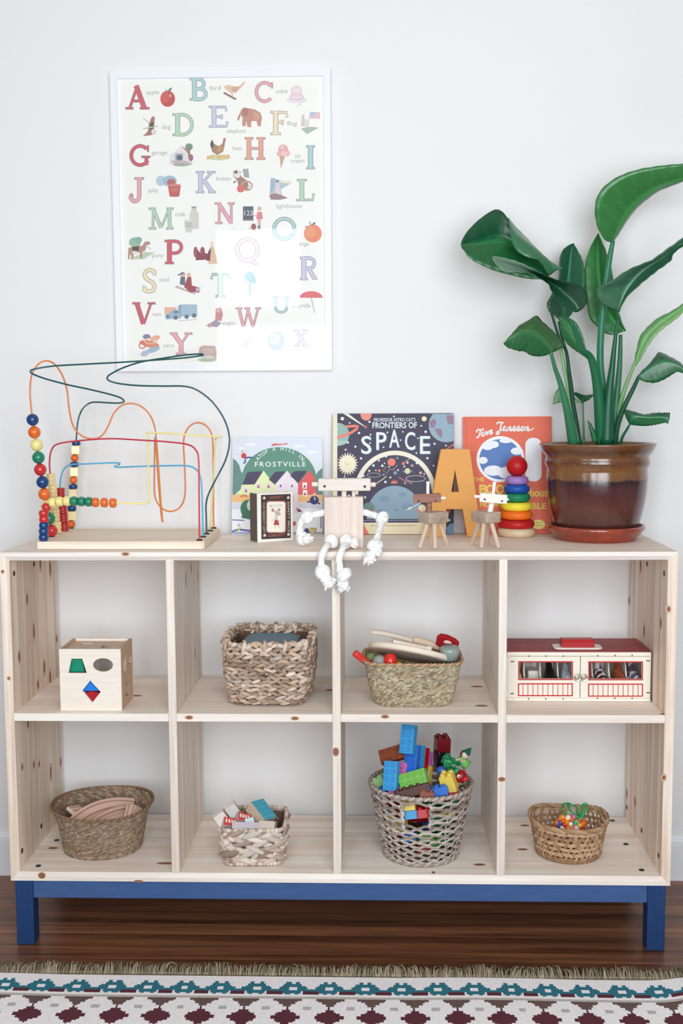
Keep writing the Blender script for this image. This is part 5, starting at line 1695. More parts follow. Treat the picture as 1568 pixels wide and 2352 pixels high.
# low leaf above the pot's right rim
m = MB()
loft(m, Z8, [(1130, 624), (1105, 580), (1086, 510), (1130, 512), (1180, 526), (1240, 546), (1300, 536), (1350, 530), (1410, 530), (1462, 528)],
     [(1130, 626), (1138, 600), (1155, 578), (1185, 562), (1220, 560), (1260, 566), (1310, 566), (1360, 564), (1410, 566), (1458, 575)],
     [(1131, 628), (1165, 632), (1200, 636), (1240, 638), (1280, 637), (1320, 632), (1360, 625), (1400, 616), (1425, 612), (1444, 622)],
     .2, .18, .015, -.005, .0, (30, 88, 56), (26, 96, 52), bulge=.002)
leaf(m)
# small leaf low on the left, behind the stalks
m = MB()
loft(m, Z8, [(745, 445), (700, 425), (660, 395), (620, 390), (585, 370), (560, 320), (530, 345), (505, 400), (500, 458)],
     [(745, 446), (715, 440), (690, 425), (650, 420), (610, 418), (575, 405), (545, 410), (520, 425), (500, 460)],
     [(744, 448), (720, 448), (690, 448), (650, 448), (610, 446), (580, 440), (550, 446), (525, 452), (500, 462)],
     .30, .31, .0, .0, .0, (62, 128, 58), (54, 118, 54), n=20, w=4)
loft(m, Z8, [(745, 445), (705, 410), (672, 375), (680, 362), (710, 368), (750, 386), (790, 382), (836, 380)],
     [(745, 446), (735, 420), (728, 402), (735, 395), (750, 398), (770, 398), (800, 390), (837, 381)],
     [(746, 447), (762, 440), (778, 432), (790, 428), (800, 420), (812, 408), (825, 395), (838, 382)],
     .30, .28, .0, .0, -.01, (30, 88, 56), (40, 100, 62), n=20, w=4)
leaf(m)
# young shoots
m = MB()
loft(m, Z8, [(822, 772), (808, 700), (795, 640), (784, 598)], [(840, 772), (825, 700), (806, 645), (785, 597)], [(862, 772), (850, 700), (818, 632), (786, 596)], .22, .22, 0, -.006, 0, (34, 100, 58), (52, 116, 70), n=12, w=3)
leaf(m)


def stalk(Z, pts, ws, yb, yt, col, n=12, dy=0.0):
    """pts top to bottom in crop pixels, ws diameters in crop pixels"""
    m = len(pts)
    P = [Z(x, y, yt + (yb - yt) * i / (m - 1) + dy) for i, (x, y) in enumerate(pts)]
    q = smooth_path(P, 6)
    k = 1 / Z.k / FPX
    R = []
    for i in range(len(q)):
        t = i / (len(q) - 1) * (m - 1)
        a = min(int(t), m - 2)
        R.append((ws[a] + (ws[a + 1] - ws[a]) * (t - a)) / 2 * k * (q[i] - CAM).length)
    ob('leaf_stalk', MB().tube(q, R, n, col=col), M_stalk, plant)


ZZ = PYC
stalk(Z8, [(482, 30), (515, 160), (560, 290), (610, 480), (640, 620), (668, 790)], [26, 34, 44, 62, 78, 88], .25, .17, (52, 122, 84))
stalk(Z8, [(545, -110), (562, 0), (590, 160), (625, 330), (660, 600), (690, 790)], [20, 26, 32, 40, 50, 60], .262, .25, (132, 176, 120))
stalk(Z8, [(475, -330), (520, -180), (565, -40), (606, 20), (632, 200), (655, 400), (690, 620), (712, 790)], [20, 22, 24, 27, 32, 36, 44, 50], .27, .2, (16, 72, 52))
stalk(Z8, [(545, -220), (570, -100), (600, 0), (625, 140), (650, 300), (670, 500), (690, 790)], [16, 20, 22, 25, 28, 32, 36], .275, .29, (18, 78, 52))
stalk(Z8, [(650, -215), (690, -110), (740, 10), (800, 60), (840, 170), (868, 330), (885, 560), (895, 790)], [30, 36, 42, 52, 70, 80, 88, 86], .235, .13, (26, 104, 66))
stalk(Z8, [(992, -880), (962, -730), (940, -580), (918, -400), (900, -220), (888, 0), (890, 160), (905, 320), (925, 560), (940, 790)], [34, 46, 52, 54, 54, 54, 56, 62, 76, 90], .242, .228, (40, 118, 84))
stalk(Z8, [(1035, -240), (1015, -110), (1000, 20), (985, 160), (965, 330), (950, 520), (940, 790)], [26, 30, 38, 48, 66, 90, 110], .225, .19, (18, 88, 60))
stalk(Z8, [(1055, -110), (1052, 20), (1046, 150), (1035, 280), (1015, 480), (1000, 790)], [28, 36, 42, 48, 60, 70], .255, .27, (42, 112, 76))
stalk(Z8, [(1180, 100), (1140, 200), (1090, 330), (1050, 470), (1020, 620), (1005, 790)], [24, 28, 32, 40, 52, 60], .265, .23, (122, 170, 106))
stalk(Z8, [(1205, 232), (1160, 330), (1100, 450), (1050, 570), (1020, 680), (1008, 790)], [28, 34, 38, 42, 46, 50], .245, .2, (24, 84, 56))
stalk(Z8, [(1130, 626), (1105, 670), (1070, 730), (1055, 790)], [16, 20, 22, 24], .23, .2, (36, 104, 66))
stalk(Z8, [(745, 445), (748, 560), (752, 680), (750, 790)], [12, 14, 18, 28], .28, .3, (60, 128, 78))

# ------------------------------------------------------------------ shape sorting box and its blocks
Zs = Zm(110, 1430, 7.127)
FY = .024
sx0, sx1 = -.6675, -.5185
sz0 = ZM + .0004
sz1 = atY(207, 1491, FY).z
SD = .130
M_birch = mat('birch_ply', (242, 230, 215), .55, vary=(22, .06, (1, 1, 7)))
M_birch_in = mat('birch_ply_darker', (206, 176, 148), .6, vary=(30, .12, (1, 1, 6)))  # darker birch tone for the side and bottom panels
srt = thing('shape_sorter', 'pale plywood shape sorting box with cut out holes in the upper left cubby', 'toy', ((sx0 + sx1) / 2, FY + SD / 2, ZM))
th = .007
h2 = lambda pts: [(q.x, q.z) for q in (Zs(x, y, FY) for x, y in pts)]
m = MB()
plate(m, [[(sx0, sz0), (sx1, sz0), (sx1, sz1), (sx0, sz1)], h2([(382, 595), (560, 595), (635, 828), (335, 828)]), h2(ell(900, 695, 163, 110, 28)), h2([(692, 950), (862, 1135), (725, 1310), (562, 1115)])], th,
      Matrix(((1, 0, 0, 0), (0, 0, 1, FY + th / 2), (0, 1, 0, 0), (0, 0, 0, 1))), bev=.0006)
ob('front_panel', m, M_birch, srt)
m = MB()
hx = lambda pts: [(q.y, q.z) for q in (atX(110 + x / 7.127, 1430 + y / 7.127, sx1) for x, y in pts)]
plate(m, [[(FY + th, sz0), (FY + SD - th, sz0), (FY + SD - th, sz1), (FY + th, sz1)], hx([(1236, 590), (1282, 560), (1276, 800), (1232, 850)]), hx([(1318, 555), (1366, 530), (1360, 660), (1312, 690)]), hx([(1282, 985), (1342, 970), (1322, 1080), (1338, 1195), (1278, 1205), (1296, 1090)])], th,
      Matrix(((0, 0, 1, sx1 - th / 2), (1, 0, 0, 0), (0, 1, 0, 0), (0, 0, 0, 1))))
ob('side_panel', m, M_birch_in, srt)
ob('side_panel', MB().box((sx0, FY + th, sz0), (sx0 + th, FY + SD - th, sz1)), M_birch_in, srt)
ob('back_panel', MB().box((sx0, FY + SD - th, sz0), (sx1, FY + SD, sz1), .0006, 1), M_birch, srt)
ob('bottom_panel', MB().box((sx0 + th, FY + th, sz0), (sx1 - th, FY + SD - th, sz0 + .006)), M_birch_in, srt)
m = MB()
lz = sz1 - .006
ht = lambda pts: [(q.x, q.y) for q in (Zs.z(x, y, lz) for x, y in pts)]
plate(m, [[(sx0 + th, FY + th), (sx1 - th, FY + th), (sx1 - th, FY + SD - th), (sx0 + th, FY + SD - th)], ht([(520, 362), (545, 330), (755, 335), (740, 362)]), ht([(850, 412), (905, 360), (1020, 410)])], .006, Matrix.Translation((0, 0, lz - .003)))
ob('sliding_lid', m, mat('lid_ply', (216, 192, 172), .55, vary=(30, .1, (6, 1, 1))), srt)
zf = sz0 + .0064


def block(label, prof, y0_, depth, col, name='wooden_block'):
    """a straight prism seen end on"""
    m = MB()
    plate(m, [prof], depth, Matrix(((1, 0, 0, 0), (0, 0, 1, y0_ + depth / 2), (0, 1, 0, 0), (0, 0, 0, 1))), bev=.001, col=col)
    c = (sum(p[0] for p in prof) / len(prof), y0_ + depth / 2, min(p[1] for p in prof))
    return own(name, m, M_satin, label, 'block', c, 'blocks inside the shape sorter')


q = lambda x, y: (lambda p: (p.x, p.z))(Zs(x, y, .045))
bx, _ = q(480, 828)
zt1 = Zs(480, 800, .045).z
block('bright blue wooden block low behind the trapezoid hole of the sorter', ell(bx, (zf + zt1) / 2, .022, (zt1 - zf) / 2, 24), .036, .04, (38, 120, 214))
bz = zt1 + .0006
block('green wooden block behind the trapezoid hole of the sorter', [(bx - .019, bz), (bx + .019, bz), (bx + .016, bz + .031), (bx - .016, bz + .031)], .037, .038, (22, 142, 112))
rx, _ = q(735, 1200)
rzt = Zs(740, 1110, .042).z
block('dark red wooden block low behind the diamond hole of the sorter', [(rx - .017, zf), (rx + .024, zf), (rx + .024, rzt - .005), (rx, rzt), (rx - .017, rzt - .004)], .033, .044, (176, 28, 40))
block('bright blue wooden block lying on the dark red one behind the diamond hole', [(rx - .020, rzt + .0006), (rx + .022, rzt + .0006), (rx + .010, rzt + .028), (rx - .012, rzt + .028)], .034, .036, (36, 126, 216))

# ------------------------------------------------------------------ baskets: shared weaving
def sup(a, b, e):
    """closed outline x^e/a^e + y^e/b^e = 1, by angle"""
    def f(u):
        t = 2 * PI * u
        c, s = math.cos(t), math.sin(t)
        r = (abs(c) ** e + abs(s) ** e) ** (-1 / e)
        return Vector((a * r * c, b * r * s, 0))
    return f


def equal(f, n, ph=0.0):
    """n points spaced evenly along a closed outline"""
    P = [f(i / 720) for i in range(721)]
    d = [0]
    for i in range(720):
        d.append(d[-1] + (P[i + 1] - P[i]).length)
    out, j = [], 0
    for k in range(n):
        t = ((k + ph) % n) / n * d[-1]
        j = 0 if k == 0 or t < d[j] else j
        while d[j + 1] < t:
            j += 1
        out.append(P[j].lerp(P[j + 1], (t - d[j]) / (d[j + 1] - d[j])))
    return out, d[-1]


STRAW = [(208, 184, 162), (192, 166, 144), (220, 200, 182), (178, 152, 132), (202, 176, 154), (160, 134, 114), (226, 208, 192)]


def braided(mb, size_fn, z0_, z1_, rows, seg_l, wid, thk, e, cols, C, rot, seed, tilt=.3, ph=.5, dens=1.9, rough=.0016):
    rn = random.Random(seed)
    RM = Matrix.Translation(C) @ Matrix.Rotation(rot, 4, 'Z')
    for r in range(rows):
        t = (r + .5) / rows
        z = z0_ + (z1_ - z0_) * t
        a, b2 = size_fn(t)
        f = sup(a, b2, e)
        _, per = equal(f, 8)
        n = int(per / seg_l * dens)
        P, _ = equal(f, n, ph * (r % 2))
        for i in range(n):
            d = P[(i + 1) % n] - P[i - 1]
            d.normalize()
            nrm = Vector((d.y, -d.x, 0))
            s = (1 if i % 2 else -1)
            c = P[i] + nrm * (thk * .22 * s + rn.uniform(-rough, rough)) + Vector((0, 0, z + s * wid * .14 + rn.uniform(-rough, rough)))
            dv = d + Vector((0, 0, tilt * s * (1 if r % 2 else -1) + rn.uniform(-.16, .16))) + nrm * rn.uniform(-.12, .12)
            k = rn.uniform(.86, 1.06)
            co = tuple(min(255, int(x * k)) for x in rn.choice(cols))
            mb.ellip(RM @ c, RM.to_3x3() @ dv, seg_l * rn.uniform(1.15, 1.55), wid * rn.uniform(.8, 1.1), thk, RM.to_3x3() @ nrm, 6, 5, col=co)


def shell(mb, size_fn, z0_, z1_, e, C, rot, col, n=48, rows=6, floor_=True):
    RM = Matrix.Translation(C) @ Matrix.Rotation(rot, 4, 'Z')
    v, f = [], []
    for r in range(rows + 1):
        t = r / rows
        P, _ = equal(sup(*size_fn(t), e), n)
        v += [RM @ (p + Vector((0, 0, z0_ + (z1_ - z0_) * t))) for p in P]
    for r in range(rows):
        for i in range(n):
            j = (i + 1) % n
            f.append([r * n + i, r * n + j, (r + 1) * n + j, (r + 1) * n + i])
    if floor_:
        f.append(list(range(n)))
    mb.add(v, f, col=col, smooth=True)


def plaited(mb, size_fn, z0_, z1_, e, C, rot, cols, nu, nv, seed, amp=.0016, thick=.004, skew=.5):
    """close diagonal plait, outside and inside"""
    rn = random.Random(seed)
    RM = Matrix.Translation(C) @ Matrix.Rotation(rot, 4, 'Z')
    pts = []
    for r in range(nv + 1):
        t = r / nv
        P, _ = equal(sup(*size_fn(t), e), nu, 0)
        pts.append(P)

    def at(u, t):
        r = min(int(t * nv), nv - 1)
        ft = t * nv - r
        u = u % nu
        i = int(u)
        fu = u - i
        a = pts[r][i].lerp(pts[r][(i + 1) % nu], fu)
        b2 = pts[r + 1][i].lerp(pts[r + 1][(i + 1) % nu], fu)
        p = a.lerp(b2, ft)
        return Vector((p.x, p.y, z0_ + (z1_ - z0_) * t))
    for side in (1, -1):
        for r in range(nv):
            t0, t1 = r / nv, (r + 1) / nv
            for i in range(nu):
                o = i + skew * (r % 4)
                c4 = [at(o, t0), at(o + 1, t0), at(o + 1 + skew, t1), at(o + skew, t1)]
                ce = sum(c4, Vector()) / 4
                tn = (c4[1] - c4[0]).normalized()
                nn = Vector((tn.y, -tn.x, 0)) * side
                off = nn * (0 if side > 0 else thick)
                bump = nn * amp * rn.uniform(.5, 1.3)
                k = rn.uniform(.8, 1.08)
                col = tuple(min(255, int(x * k)) for x in rn.choice(cols))
                q4 = [p + off * 1 for p in c4]
                inn = [ce + (p - ce) * .45 + bump + off for p in c4]
                vs = [RM @ p for p in q4 + inn]
                fs = [[4, 5, 6, 7]] + [[j, (j + 1) % 4, 4 + (j + 1) % 4, 4 + j] for j in range(4)]
                mb.add(vs, fs, col=col, smooth=False)


def twist_rim(mb, pts, r, cols, turns_per=5.0, seed=0):
    """closed two ply cord through pts"""
    m = len(pts)
    L = sum((pts[(i + 1) % m] - pts[i]).length for i in range(m))
    N = max(60, int(L / (r * .9)))
    q, d = [], 0
    cl = smooth_path(pts, max(2, N // m), closed=True)
    tot = max(4, round(L / (r * turns_per)))
    for k in range(2):
        out = []
        n = len(cl)
        for i, p in enumerate(cl):
            t = (cl[(i + 1) % n] - cl[i - 1]).normalized()
            w = Z_.cross(t).normalized()
            u = t.cross(w)
            a = 2 * PI * tot * i / n + PI * k
            out.append(p + (u * math.cos(a) + w * math.sin(a)) * r * .5)
        mb.tube(out, r * .66, 6, closed=True, col=cols[k % len(cols)])


# ------------------------------------------------------------------ the chunky braided square basket
gz = atY(615, 1487, .052).z
gC = Vector((-.171, .172, 0))
gs = lambda t: (.094 + .011 * t + .006 * math.sin(PI * t), .104 + .012 * t)
bas = thing('braided_basket', 'chunky square basket of braided grass holding a blue grey tub', 'basket', (gC.x, gC.y, ZM), 'woven baskets')
m = MB()
braided(m, gs, ZM + .0075, gz - .003, 14, .022, .0112, .011, 5, STRAW, gC, -.03, 11)
shell(m, lambda t: tuple(x - .007 for x in gs(t)), ZM + .006, gz - .006, 5, gC, -.03, (108, 84, 66), floor_=False)  # added dark inner shell, keeps light from passing through the braid
ob('woven_wall', m, M_straw, bas)
m = MB()
rn = random.Random(4)
RMg = Matrix.Translation(gC) @ Matrix.Rotation(-.03, 4, 'Z')
P, per = equal(sup(*gs(1.0), 5), 64)
for i, p in enumerate(P):
    d = (P[(i + 1) % 64] - P[i - 1]).normalized()
    nrm = Vector((d.y, -d.x, 0))
    for k in range(2):
        c = p + Vector((0, 0, gz + rn.uniform(-.004, .004) + .004)) + nrm * rn.uniform(-.005, .005)
        dv = (d * rn.uniform(.5, 1) + Z_ * rn.uniform(-.6, .6) + nrm * rn.uniform(-.6, .6))
        m.ellip(RMg @ c, RMg.to_3x3() @ dv, .026 * rn.uniform(.8, 1.2), .012, .009, nrm, 6, 5, col=rn.choice(STRAW))
    if i % 4 == 0:
        for s in (-1, 1):
            c = p + nrm * .006 * s + Vector((0, 0, gz + .001))
            m.ellip(RMg @ c, Z_ + nrm * rn.uniform(-.3, .3) + d * rn.uniform(-.35, .35), .032, .012, .009, nrm, 6, 5, col=rn.choice(STRAW))
        m.ellip(RMg @ (p + Vector((0, 0, gz + .013))), nrm + d * .3, .022, .011, .009, Z_, 6, 5, col=rn.choice(STRAW))
ob('rim', m, M_straw, bas)
m = MB()
P, _ = equal(sup(.090, .100, 5), 40)
for i, p in enumerate(P):
    d = (P[(i + 1) % 40] - P[i - 1]).normalized()
    for k in range(2):
        m.ellip(RMg @ (p * rn.uniform(.96, 1.02) + Vector((0, 0, ZM + .0085 + rn.uniform(-.001, .002)))), d + Z_ * rn.uniform(-.3, .3), .02, .010, .008, Z_, 6, 5, col=rn.choice(STRAW))
ob('base', m, M_straw, bas)
tz = atY(618, 1460, .20).z
b2 = bmesh.new()
m = MB()
shell(m, lambda t: (.074 - .012 * max(0, t - .8) ** 2 * 25 * .4, .082 - .012 * max(0, t - .8) ** 2 * 25 * .4), ZM + .0032, tz - .006, 4, gC, -.03, (118, 142, 160), rows=20)
P, _ = equal(sup(.0692, .0772, 4), 48)
top = [RMg @ (p + Vector((0, 0, tz - .006))) for p in P]
k = len(m.v)
for s, dz in ((1, 0), (.93, .004), (.75, .0062), (.4, .007)):
    m.v += [tuple(RMg @ (p * s + Vector((0, 0, tz - .006 + dz)))) for p in P]
for r in range(3):
    for i in range(48):
        j = (i + 1) % 48
        m.f.append([k + r * 48 + i, k + r * 48 + j, k + (r + 1) * 48 + j, k + (r + 1) * 48 + i]); m.c.append((122, 148, 166)); m.m.append(0); m.s.append(True)
m.f.append([k + 3 * 48 + i for i in range(48)]); m.c.append((122, 148, 166)); m.m.append(0); m.s.append(True)
own('storage_tub', m, mat('tub_fabric', None, .8, bump=(400, .15, .001)), 'blue grey tub sitting inside the chunky braided basket', 'tub', (gC.x, gC.y, ZM))

# ------------------------------------------------------------------ the plaited rectangular basket and the play kitchen things in it
Zr = Zm(790, 1420, 5.407)
rz = atY(945, 1528, .050).z
rC = Vector((.184, .146, 0))
rs = lambda t: (.090 + .030 * min(1, t * 1.0) ** .6, .078 + .020 * t ** .7)
GRS = [(190, 174, 146), (178, 160, 130), (204, 190, 164), (162, 142, 114), (188, 180, 154), (170, 146, 116), (180, 172, 148)]
bas = thing('plaited_basket', 'rectangular plaited grass basket heaped with wooden play kitchen pieces', 'basket', (rC.x, rC.y, ZM), 'woven baskets')
m = MB()
plaited(m, rs, ZM + .0006, rz, 4.5, rC, 0, GRS, 116, 26, 21, amp=.0011, skew=.75)
P, _ = equal(sup(.089, .077, 4.5), 60)
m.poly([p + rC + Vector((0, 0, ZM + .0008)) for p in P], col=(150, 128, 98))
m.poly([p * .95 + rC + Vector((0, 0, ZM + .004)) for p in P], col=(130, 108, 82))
ob('plaited_wall', m, M_straw, bas)
m = MB()
P, _ = equal(sup(.121, .0985, 5), 60)
twist_rim(m, [p + rC + Vector((0, 0, rz + .001)) for p in P], .0042, [(196, 164, 130), (170, 136, 104)])
ob('rim', m, M_straw, bas)
KG = 'play kitchen pieces in the plaited basket'
CREAMW = (238, 222, 204)


def bar(pts, r, flat, up, col, mb=None):
    """rounded flat stick along pts"""
    mb = mb or MB()
    q = smooth_path(pts, 6)
    n = len(q)
    R = [r * math.sqrt(max(0.02, 1 - max(0, abs(2 * i / (n - 1) - 1) - .86) ** 2 / .14 ** 2)) for i in range(n)]
    k = len(mb.v)
    mb.tube(q, R, 14, col=col)
    c = sum(q, Vector()) / n
    up = Vector(up).normalized()
    for i in range(k, len(mb.v)):
        j = (i - k) // 14
        p = Vector(mb.v[i])
        d = (p - q[j]).dot(up)
        mb.v[i] = tuple(p - up * d * (1 - flat))
    return mb


c = Zr(838, 462, .140)
T_m = Matrix.Translation(c) @ Matrix.Rotation(math.radians(11.5), 4, 'Y') @ Matrix.Rotation(math.radians(-20), 4, 'X') @ Matrix.Diagonal((1.11, .86, 1, 1))
m = MB().lathe([(0, -.004), (.084, -.004), (.092, -.0035), (.097, -.001), (.099, .005), (.097, .0105), (.092, .0115), (.086, .004), (0, .004)], 64, M=T_m, col=CREAMW)
own('wooden_plate', m, M_matte, 'round pale wooden play plate propped up across the plaited basket', 'plate', c, KG)
m = bar([Zr(318, 165, .15), Zr(500, 185, .16), Zr(700, 235, .175), Zr(900, 290, .19)], .0095, .55, (0, -.3, 1), (232, 218, 200))
own('wooden_spatula', m, M_matte, 'longest pale wooden handle sticking up to the left from the plaited basket', 'utensil', Zr(600, 220, .17), KG)
m = MB()
a, b3 = Zr(600, 280, .105), Zr(1075, 382, .115)
M_ = frame((a + b3) / 2, b3 - a, Z_)
m.box((-(b3 - a).length / 2, -.011, -.0045), ((b3 - a).length / 2, .011, .0045), .003, col=(240, 226, 210), M=M_)
m.cyl(Zr(1050, 425, .108), Zr(1052, 350, .108), .0075, n=20, bev=.001, col=(246, 240, 230))
own('toy_knife', m, M_matte, 'flat pale wooden paddle with a white peg end lying on the play plate', 'utensil', (a + b3) / 2, KG)
m = bar([Zr(850, 262, .175), Zr(980, 295, .18), Zr(1100, 330, .185), Zr(1190, 365, .19)], .0105, .8, (0, -.3, 1), (226, 202, 174))
own('rolling_pin', m, M_matte, 'short round tan wooden handle lying beside the red toy slice', 'utensil', Zr(1020, 310, .18), KG)
m = bar([Zr(125, 425, .085), Zr(200, 485, .095), Zr(290, 552, .108), Zr(400, 635, .125)], .0090, 1, Z_, (226, 66, 58))
own('toy_sausage', m, M_satin, 'long red toy sausage sticking out over the left end of the plaited basket', 'toy food', Zr(230, 510, .1), KG)
c = Zr(440, 545, .10)
m = MB().lathe([(0, -.018), (.014, -.015), (.0175, -.004), (.0165, .006), (.011, .0145), (0, .018)], 28, M=Matrix.Translation(c) @ Matrix.Rotation(.5, 4, 'Y'), col=(158, 160, 158))
own('toy_egg', m, M_satin, 'grey toy egg half hidden beside the red sausage in the plaited basket', 'toy food', c, KG)
c = Zr(575, 525, .085)
m = MB().lathe([(0, -.020), (.015, -.0195), (.0165, -.010), (.0160, .004), (.011, .015), (0, .0185)], 28, M=Matrix.Translation(c), col=(224, 44, 34))
own('toy_tomato', m, M_gloss, 'bright red domed toy vegetable under the edge of the play plate', 'toy food', c, KG)
c = Zr(680, 585, .09)
own('toy_lemon', MB().sphere(c, (.010, .009, .008), col=(232, 200, 50)), M_satin, 'small yellow toy fruit just showing under the play plate', 'toy food', c, KG)
c = Zr(335, 490, .14)
own('toy_lettuce', MB().sphere(c, (.013, .012, .012), col=(130, 146, 92)), M_matte, 'dull green toy vegetable behind the red sausage in the plaited basket', 'toy food', c, KG)
c = Zr(1285, 285, .17)
M_ = Matrix.Translation(c) @ Matrix.Rotation(.25, 4, 'Y') @ Matrix.Rotation(.5, 4, 'X')
sl = thing('toy_slice', 'dark red toy slice with a white centre on top of the plaited basket', 'toy food', c, KG)
m = MB()
plate(m, [[(-.027, -.014), (-.029, .004), (-.022, .014), (-.004, .0155), (.018, .010), (.029, .002), (.029, -.020), (.012, -.022), (-.014, -.020)]], .016, M_ @ Matrix.Rotation(PI / 2, 4, 'X'), bev=.0025, col=(168, 24, 34))
ob('rind', m, M_satin, sl)
cc = M_ @ Vector((0, -.0085, .003))
ob('white_centre', MB().lathe([(0, 0), (.0105, 0), (.0108, .001), (0, .0016)], 28, M=M_ @ Matrix.Translation((0, -.0078, .002)) @ Matrix.Rotation(PI / 2, 4, 'X') @ Matrix.Diagonal((1, .62, 1, 1)), col=(236, 216, 212)), M_matte, sl)
c = Zr(1310, 440, .108)
m = MB().lathe([(0, -.0215), (.012, -.0195), (.0205, -.011), (.0240, .003), (.0235, .014), (.0205, .018), (0, .0185)], 36, M=Matrix.Translation(c) @ Matrix.Rotation(.12, 4, 'X'), col=(150, 162, 156))
own('toy_cup', m, M_gloss, 'grey green toy cup at the right end of the plaited basket', 'toy food', c, KG)

# ------------------------------------------------------------------ the toy stable
Zb = Zm(1140, 1440, 3.92)
SY0, SY1 = .122, .275
bx0, bx1 = .4165, .7700
bz0 = ZM + .0004
bz1 = Zb(750, 228, SY0).z
st = thing('toy_stable', 'cream toy stable box with red roof, red handle and two windowed doors', 'toy', ((bx0 + bx1) / 2, .2, ZM))
SCR = (240, 233, 218)
M_cream = mat('cream_paint', SCR, .45)
M_redroof = mat('red_roof', (156, 50, 54), .5, vary=(60, .35, (.15, .5, 1)))
m = MB()
wt = .006
m.box((bx0, SY0 + .004, bz0), (bx0 + wt, SY1, bz1 - .003)).box((bx1 - wt, SY0 + .004, bz0), (bx1, SY1, bz1 - .003)).box((bx0, SY1 - wt, bz0), (bx1, SY1, bz1 - .003)).box((bx0, SY0 + .004, bz0), (bx1, SY1, bz0 + wt))
ob('body', m, M_cream, st)
zt_, zb_ = Zb(0, 266, SY0).z, Zb(0, 640, SY0).z
zt_, zb_ = Zb(750, 266, SY0).z, Zb(750, 642, SY0).z
ob('top_rail', MB().box((bx0, SY0, zt_), (bx1, SY0 + .008, bz1), .0025), M_cream, st)
ob('bottom_rail', MB().box((bx0, SY0, bz0), (bx1, SY0 + .008, zb_), .002), M_cream, st)
rf = MB().box((bx0, SY0 + .002, bz1 - .003), (bx1, SY1 + .004, bz1 + .002), .0015)
for i in range(46):
    x = bx0 + (bx1 - bx0) * (i + .5) / 46
    rf.box((x - .0004, SY0 + .006, bz1 + .002), (x + .0004, SY1, bz1 + .0023))
ob('roof', rf, M_redroof, st)
pc = atZ(1324.5, 1486.5, bz1 + .003)
m = MB()
plate(m, [rrect(-.060, -.026, .060, .026, .014)], .004, Matrix.Translation((pc.x, pc.y, bz1 + .0043)), bev=.001)
hp = ob('handle_plate', m, M_cream, st)
hz = bz1 + .0065
m = MB()
m.add(*(lambda P: ([(x, y, z) for x in (pc.x - .040, pc.x + .040) for y, z in P], [[i, (i + 1) % 8, 8 + (i + 1) % 8, 8 + i] for i in range(8)] + [list(range(8)), list(range(8, 16))[::-1]]))(
    [(pc.y - .018, hz), (pc.y - .018, hz + .012), (pc.y - .013, hz + .0185), (pc.y + .013, hz + .0185), (pc.y + .018, hz + .012), (pc.y + .018, hz), (pc.y + .012, hz), (pc.y - .012, hz)]))
ob('handle', m, mat('red_handle', (178, 30, 36), .4), st)
RDB = (200, 50, 48)
mid = Zb(753, 450, SY0).x


def door(x0_, x1_, w, lo, clasp, hinge):
    m = MB()
    hp = lambda a, b3, c3, d3: [(q.x, q.z) for q in (Zb(x, y, SY0) for x, y in ((a, b3), (c3, b3), (c3, d3), (a, d3)))]
    plate(m, [[(x0_, zb_ + .0006), (x1_, zb_ + .0006), (x1_, zt_ - .0006), (x0_, zt_ - .0006)], hp(*w)], .006, Matrix(((1, 0, 0, 0), (0, 0, 1, SY0 + .0035), (0, 1, 0, 0), (0, 0, 0, 1))), bev=.0006, col=SCR)
    A = Art((0, SY0 + .0005, 0), X_, Z_, -Y_, Zb, .00005, .00005)
    A.mb = m
    a, b3, c3, d3 = w
    for p in ((a - 10, b3 - 11, c3 + 9, b3), (a - 10, d3, c3 + 9, d3 + 11), (a - 11, b3 - 11, a, d3 + 11), (c3, b3 - 11, c3 + 10, d3 + 11)):
        A.R(*p, RDB)
    a, b3, c3, d3 = lo
    for p in ((a, b3, c3, b3 + 11), (a, d3 - 11, c3, d3), (a, b3, a + 11, d3), (c3 - 11, b3, c3, d3)):
        A.R(*p, RDB)
    for i in range(1, 11):
        x = a + (c3 - a) * i / 11
        A.R(x - 2.8, b3, x + 2.8, d3, RDB)
    d = ob('door', m, M_satin, st)
    cc = Zb(*clasp, SY0)
    k = MB().lathe([(0, .0), (.0088, .0), (.0095, .0012), (.0092, .003), (.0078, .0036), (.0070, .0022), (.0045, .0026), (.0035, .0048), (0, .0052)], 28, M=Matrix.Translation(cc) @ Matrix.Rotation(PI / 2, 4, 'X'))
    ob('clasp', k, M_silver, d)
    for x, y in hinge:
        p = Zb(x, y, SY0)
        ob('hinge_pin', MB().box((p.x - .0045, SY0 - .0012, p.z - .001), (p.x + .0045, SY0 + .0012, p.z + .001), .0006), M_black, d)


